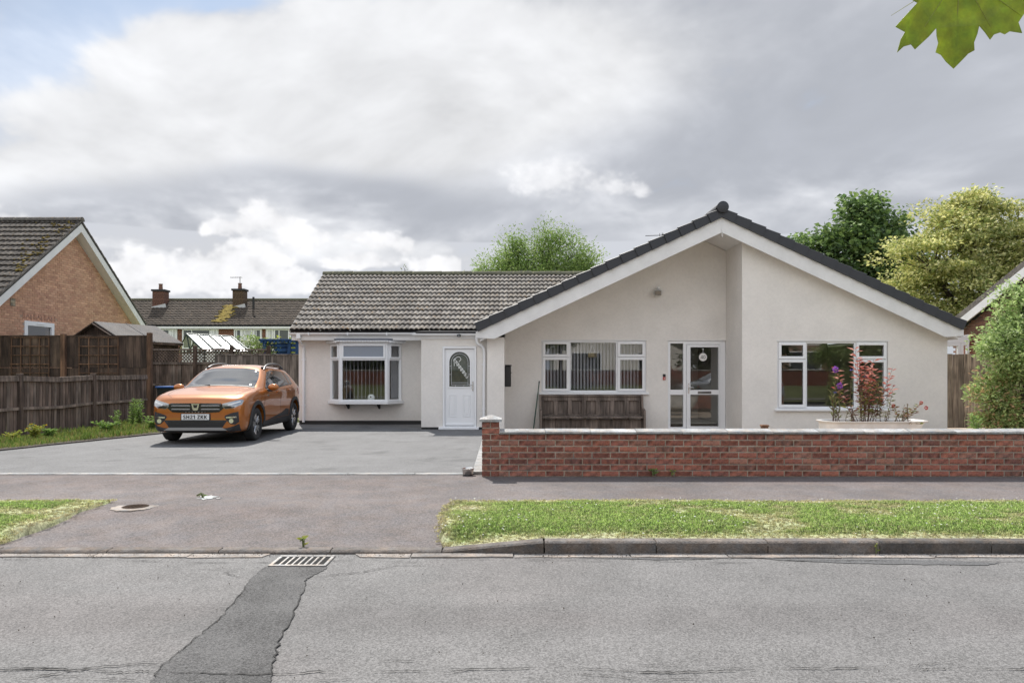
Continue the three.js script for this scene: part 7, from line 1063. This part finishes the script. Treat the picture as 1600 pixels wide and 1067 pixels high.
{
  const t = thing('wooden_plaque', 'small pale wooden plaque hanging inside the window above the pew', 'plaque', [ax(926, D1 + 0.1), ay(554.5, D1 + 0.1), -D1 - 0.16]); part(t, 'board', chamfer(0.22, 0.115, 0.015, 0.004), std({ color: lin(0.50, 0.40, 0.22), roughness: 0.7, map: woods[0] })); part(t, 'cord', [bar([-0.08, 0.05, 0], [0, 0.25, 0], 0.004), bar([0.08, 0.05, 0], [0, 0.25, 0], 0.004)], M.upvc);
}
// ---------------------------------------------------------------- the other side of the road, seen only in the windows
{
  const w = thing('far_wall', 'red brick wall with pale coping behind the viewpoint, mirrored in the windows', 'garden wall'), Z = 5;
  part(w, 'mortar', box2(-26, 26, 0.3, 1.46, Z + 0.01, Z + 0.2), M.mortar); tag(part(w, 'brickwork', brickwork(-20, 20, 0.55, 1.45, () => true, (u, v, k, dir) => dir ? new V3(-u, v, -k) : new V3(-u, v, Z - k), 71, [[0.22, 0.075, 0.05], [0.27, 0.09, 0.056], [0.18, 0.066, 0.05]]), M.buff), null, null, null, 'stuff'); for (let i = 0; i < 44; i++) part(w, 'coping_slab', chamfer2(-26.4 + i * 1.2, -25.208 + i * 1.2, 1.46, 1.52, Z - 0.05, Z + 0.26, 0.008), M.coping[2]);
  const gr = [[0.05, 0.085, 0.025], [0.04, 0.07, 0.02], [0.065, 0.10, 0.03]];
  for (const [x, z, h, lab] of [[-19, 11, 6, 'dark tree over the far wall, mirrored in the bay window'], [-9.5, 12, 4.4, 'round dark tree beyond the far wall, mirrored in the windows'], [14.6, 13, 4.6, 'dark tree between the two far houses, mirrored in the gable window']]) tree('garden_tree', lab, [x, 0.5, z], { seed: 700 + Math.round(x + 30), trunk: 0.2, fork: 1, clump: 0.8, leaf: 0.36, aspect: 0.7, limbs: 0.2, cols: gr, blobs: [[0, h * 0.55, 0, 2.8, h * 0.45, 1.6, 5200, 70], [1.5, h * 0.4, 0, 2.2, h * 0.35, 1.4, 2600, 40]] });
  const far = (x0, label, wallM, porch) => {
    const h = thing('far_house', label, 'house'), hz = 15, x1 = x0 + 9.5, xm = x0 + 4.75; part(h, 'wall', box2(x0, x1, 0.5, 3.2, hz, hz + 6), wallM); part(h, 'roof', extrude(poly([[x0 - 0.6, 3.1], [xm, 5.6], [x1 + 0.6, 3.1], [x1 + 0.6, 3.3], [xm, 5.8], [x0 - 0.6, 3.3]]), 7, hz - 0.5), M.darkTile); part(h, 'gable', extrude(poly([[x0, 3.2], [x1, 3.2], [xm, 5.5]]), 0.2, hz), M.render);
    for (const x of [x0 + 1.2, x0 + 6]) { const p = sub(h, 'window'); part(p, 'frame', ring(x, x + 2.2, 1.5, 2.8, 0.08, 0.08, hz - 0.06), M.upvc); const g = new THREE.PlaneGeometry(2.1, 1.2); g.rotateY(Math.PI); g.translate(x + 1.1, 2.15, hz - 0.02); part(p, 'pane', g, carGlass); }
    if (porch) { part(h, 'porch_roof', chamfer2(xm - 1.3, xm + 1.3, 2.9, 3.25, hz - 1.6, hz - 0.01, 0.03), M.upvc); for (const x of [xm - 1.2, xm + 1.1]) part(h, 'porch_post', box2(x, x + 0.12, 0.5, 2.9, hz - 1.55, hz - 1.43), M.upvc); part(h, 'door', box2(xm - 0.45, xm + 0.45, 0.5, 2.6, hz - 0.06, hz - 0.01), M.upvc); }
  };
  far(3, 'pale bungalow across the road, mirrored in the window above the pew', M.render, false);
  far(17.6, 'buff brick bungalow with a white porch across the road, mirrored in the gable window', M.mortarPale, true);
  const c = buildCar('silver_car', 'silver hatchback parked across the road, mirrored in the entrance door', phys({ color: lin(0.42, 0.44, 0.47), roughness: 0.3, metalness: 0.6, clearcoat: 1, clearcoatRoughness: 0.03 }), ''); c.position.set(9.9, RD + 0.004, -2.1); c.rotation.y = -Math.PI / 2;
  // street tree whose leaf hangs into the picture
  const t = tree('street_maple', 'street maple behind the viewpoint with one leaf hanging into the view', [2.6, 0.05, 2.4], { seed: 801, trunk: 0.12, fork: 2.1, floor: 2.5, clump: 0.5, leaf: 0.15, aspect: 0.9, limbs: 0.5, cols: [[0.13, 0.18, 0.03], [0.10, 0.15, 0.025], [0.16, 0.20, 0.04]], blobs: [[0, 3.9, 0.2, 1.7, 1.2, 1.6, 2600, 60], [-0.4, 3.2, -1.3, 0.8, 0.5, 0.8, 500, 20]] });
  // the leaf: five toothed lobes, veins, stalk and its twig
  const tip = at(1500, 101, 1.02), S = 0.112; const right = [[0, -1.0], [0.09, -0.90], [0.15, -0.83], [0.22, -0.79], [0.205, -0.70], [0.235, -0.60], [0.25, -0.50], [0.33, -0.58], [0.40, -0.66], [0.44, -0.60], [0.52, -0.57], [0.58, -0.59], [0.64, -0.55], [0.80, -0.56], [0.74, -0.44], [0.79, -0.36], [0.88, -0.22], [0.78, -0.12], [0.66, 0.02], [0.60, 0.12], [0.72, 0.24], [0.78, 0.38], [0.60, 0.36], [0.42, 0.32], [0.2, 0.36], [0.05, 0.16]], left = [[-0.10, -0.92], [-0.17, -0.84], [-0.235, -0.81], [-0.215, -0.70], [-0.24, -0.62], [-0.25, -0.53], [-0.33, -0.63], [-0.40, -0.70], [-0.47, -0.77], [-0.52, -0.71], [-0.60, -0.73], [-0.67, -0.80], [-0.64, -0.64], [-0.60, -0.56], [-0.71, -0.49], [-0.60, -0.36], [-0.48, -0.22], [-0.62, -0.12], [-0.80, -0.06], [-0.72, 0.1], [-0.76, 0.3], [-0.56, 0.34], [-0.36, 0.3], [-0.18, 0.34], [-0.05, 0.16]];
  const outline = [...right, ...left.reverse()], lg = new THREE.ShapeGeometry(poly(outline)), LP = lg.attributes.position; const sh = new THREE.ExtrudeGeometry(poly(outline.map(([x, y]) => [x * S * 1.06, y * S])), { depth: 0.0012, bevelEnabled: false }), q = sh.attributes.position; for (let i = 0; i < q.count; i++) q.setZ(i, q.getZ(i) - 0.9 * q.getX(i) * q.getX(i) - 0.25 * q.getY(i) * q.getY(i) / S * 0.5); sh.computeVertexNormals();
  const lm = phys({ color: lin(0.48, 0.58, 0.06), roughness: 0.8, transmission: 0.72, thickness: 0, map: grainTex(256, 0.09, 88, { fine: 0.05, mid: 0.08, coarse: 0.3, base: 0.82, tint: 0.08, cells: 4 }) });
  const L = part(t, 'leaf', uvBox(sh), lm); const c0 = new V3(tip.x, tip.y + 1.0 * S, tip.z); L.position.copy(c0.clone().sub(t.position)); 
  const veins = []; for (const [x, y] of [[0, -0.98], [0.40, -0.52], [-0.40, -0.52], [0.78, -0.36], [-0.78, -0.36], [0.66, 0.24], [-0.66, 0.24]]) veins.push(bar([0, 0.14 * S, 0.0014], [x * S * 1.04, y * S, 0.0012 - 0.9 * (x * S) ** 2 - 0.125 * S * y * y], 0.0009, 0.0003, 5)); part(L, 'vein', veins, std({ color: lin(0.24, 0.25, 0.06), roughness: 0.6 }));
  part(L, 'stalk', tube([[0, 0.15 * S, 0], [0.004, 0.06, 0.01], [0.012, 0.14, 0.04], [0.02, 0.24, 0.10]], 0.0014, 20, 6), M.twig);
  const a = L.position.clone().add(new V3(0.02, 0.24, 0.10)); part(t, 'twig', tube([a, a.clone().add(new V3(0.1, 0.35, 0.5)), new V3(-0.4, 3.0, -1.3), new V3(0, 2.6, 0)], 0.008, 30, 6), M.bark);
}
renderer.render(scene, camera);
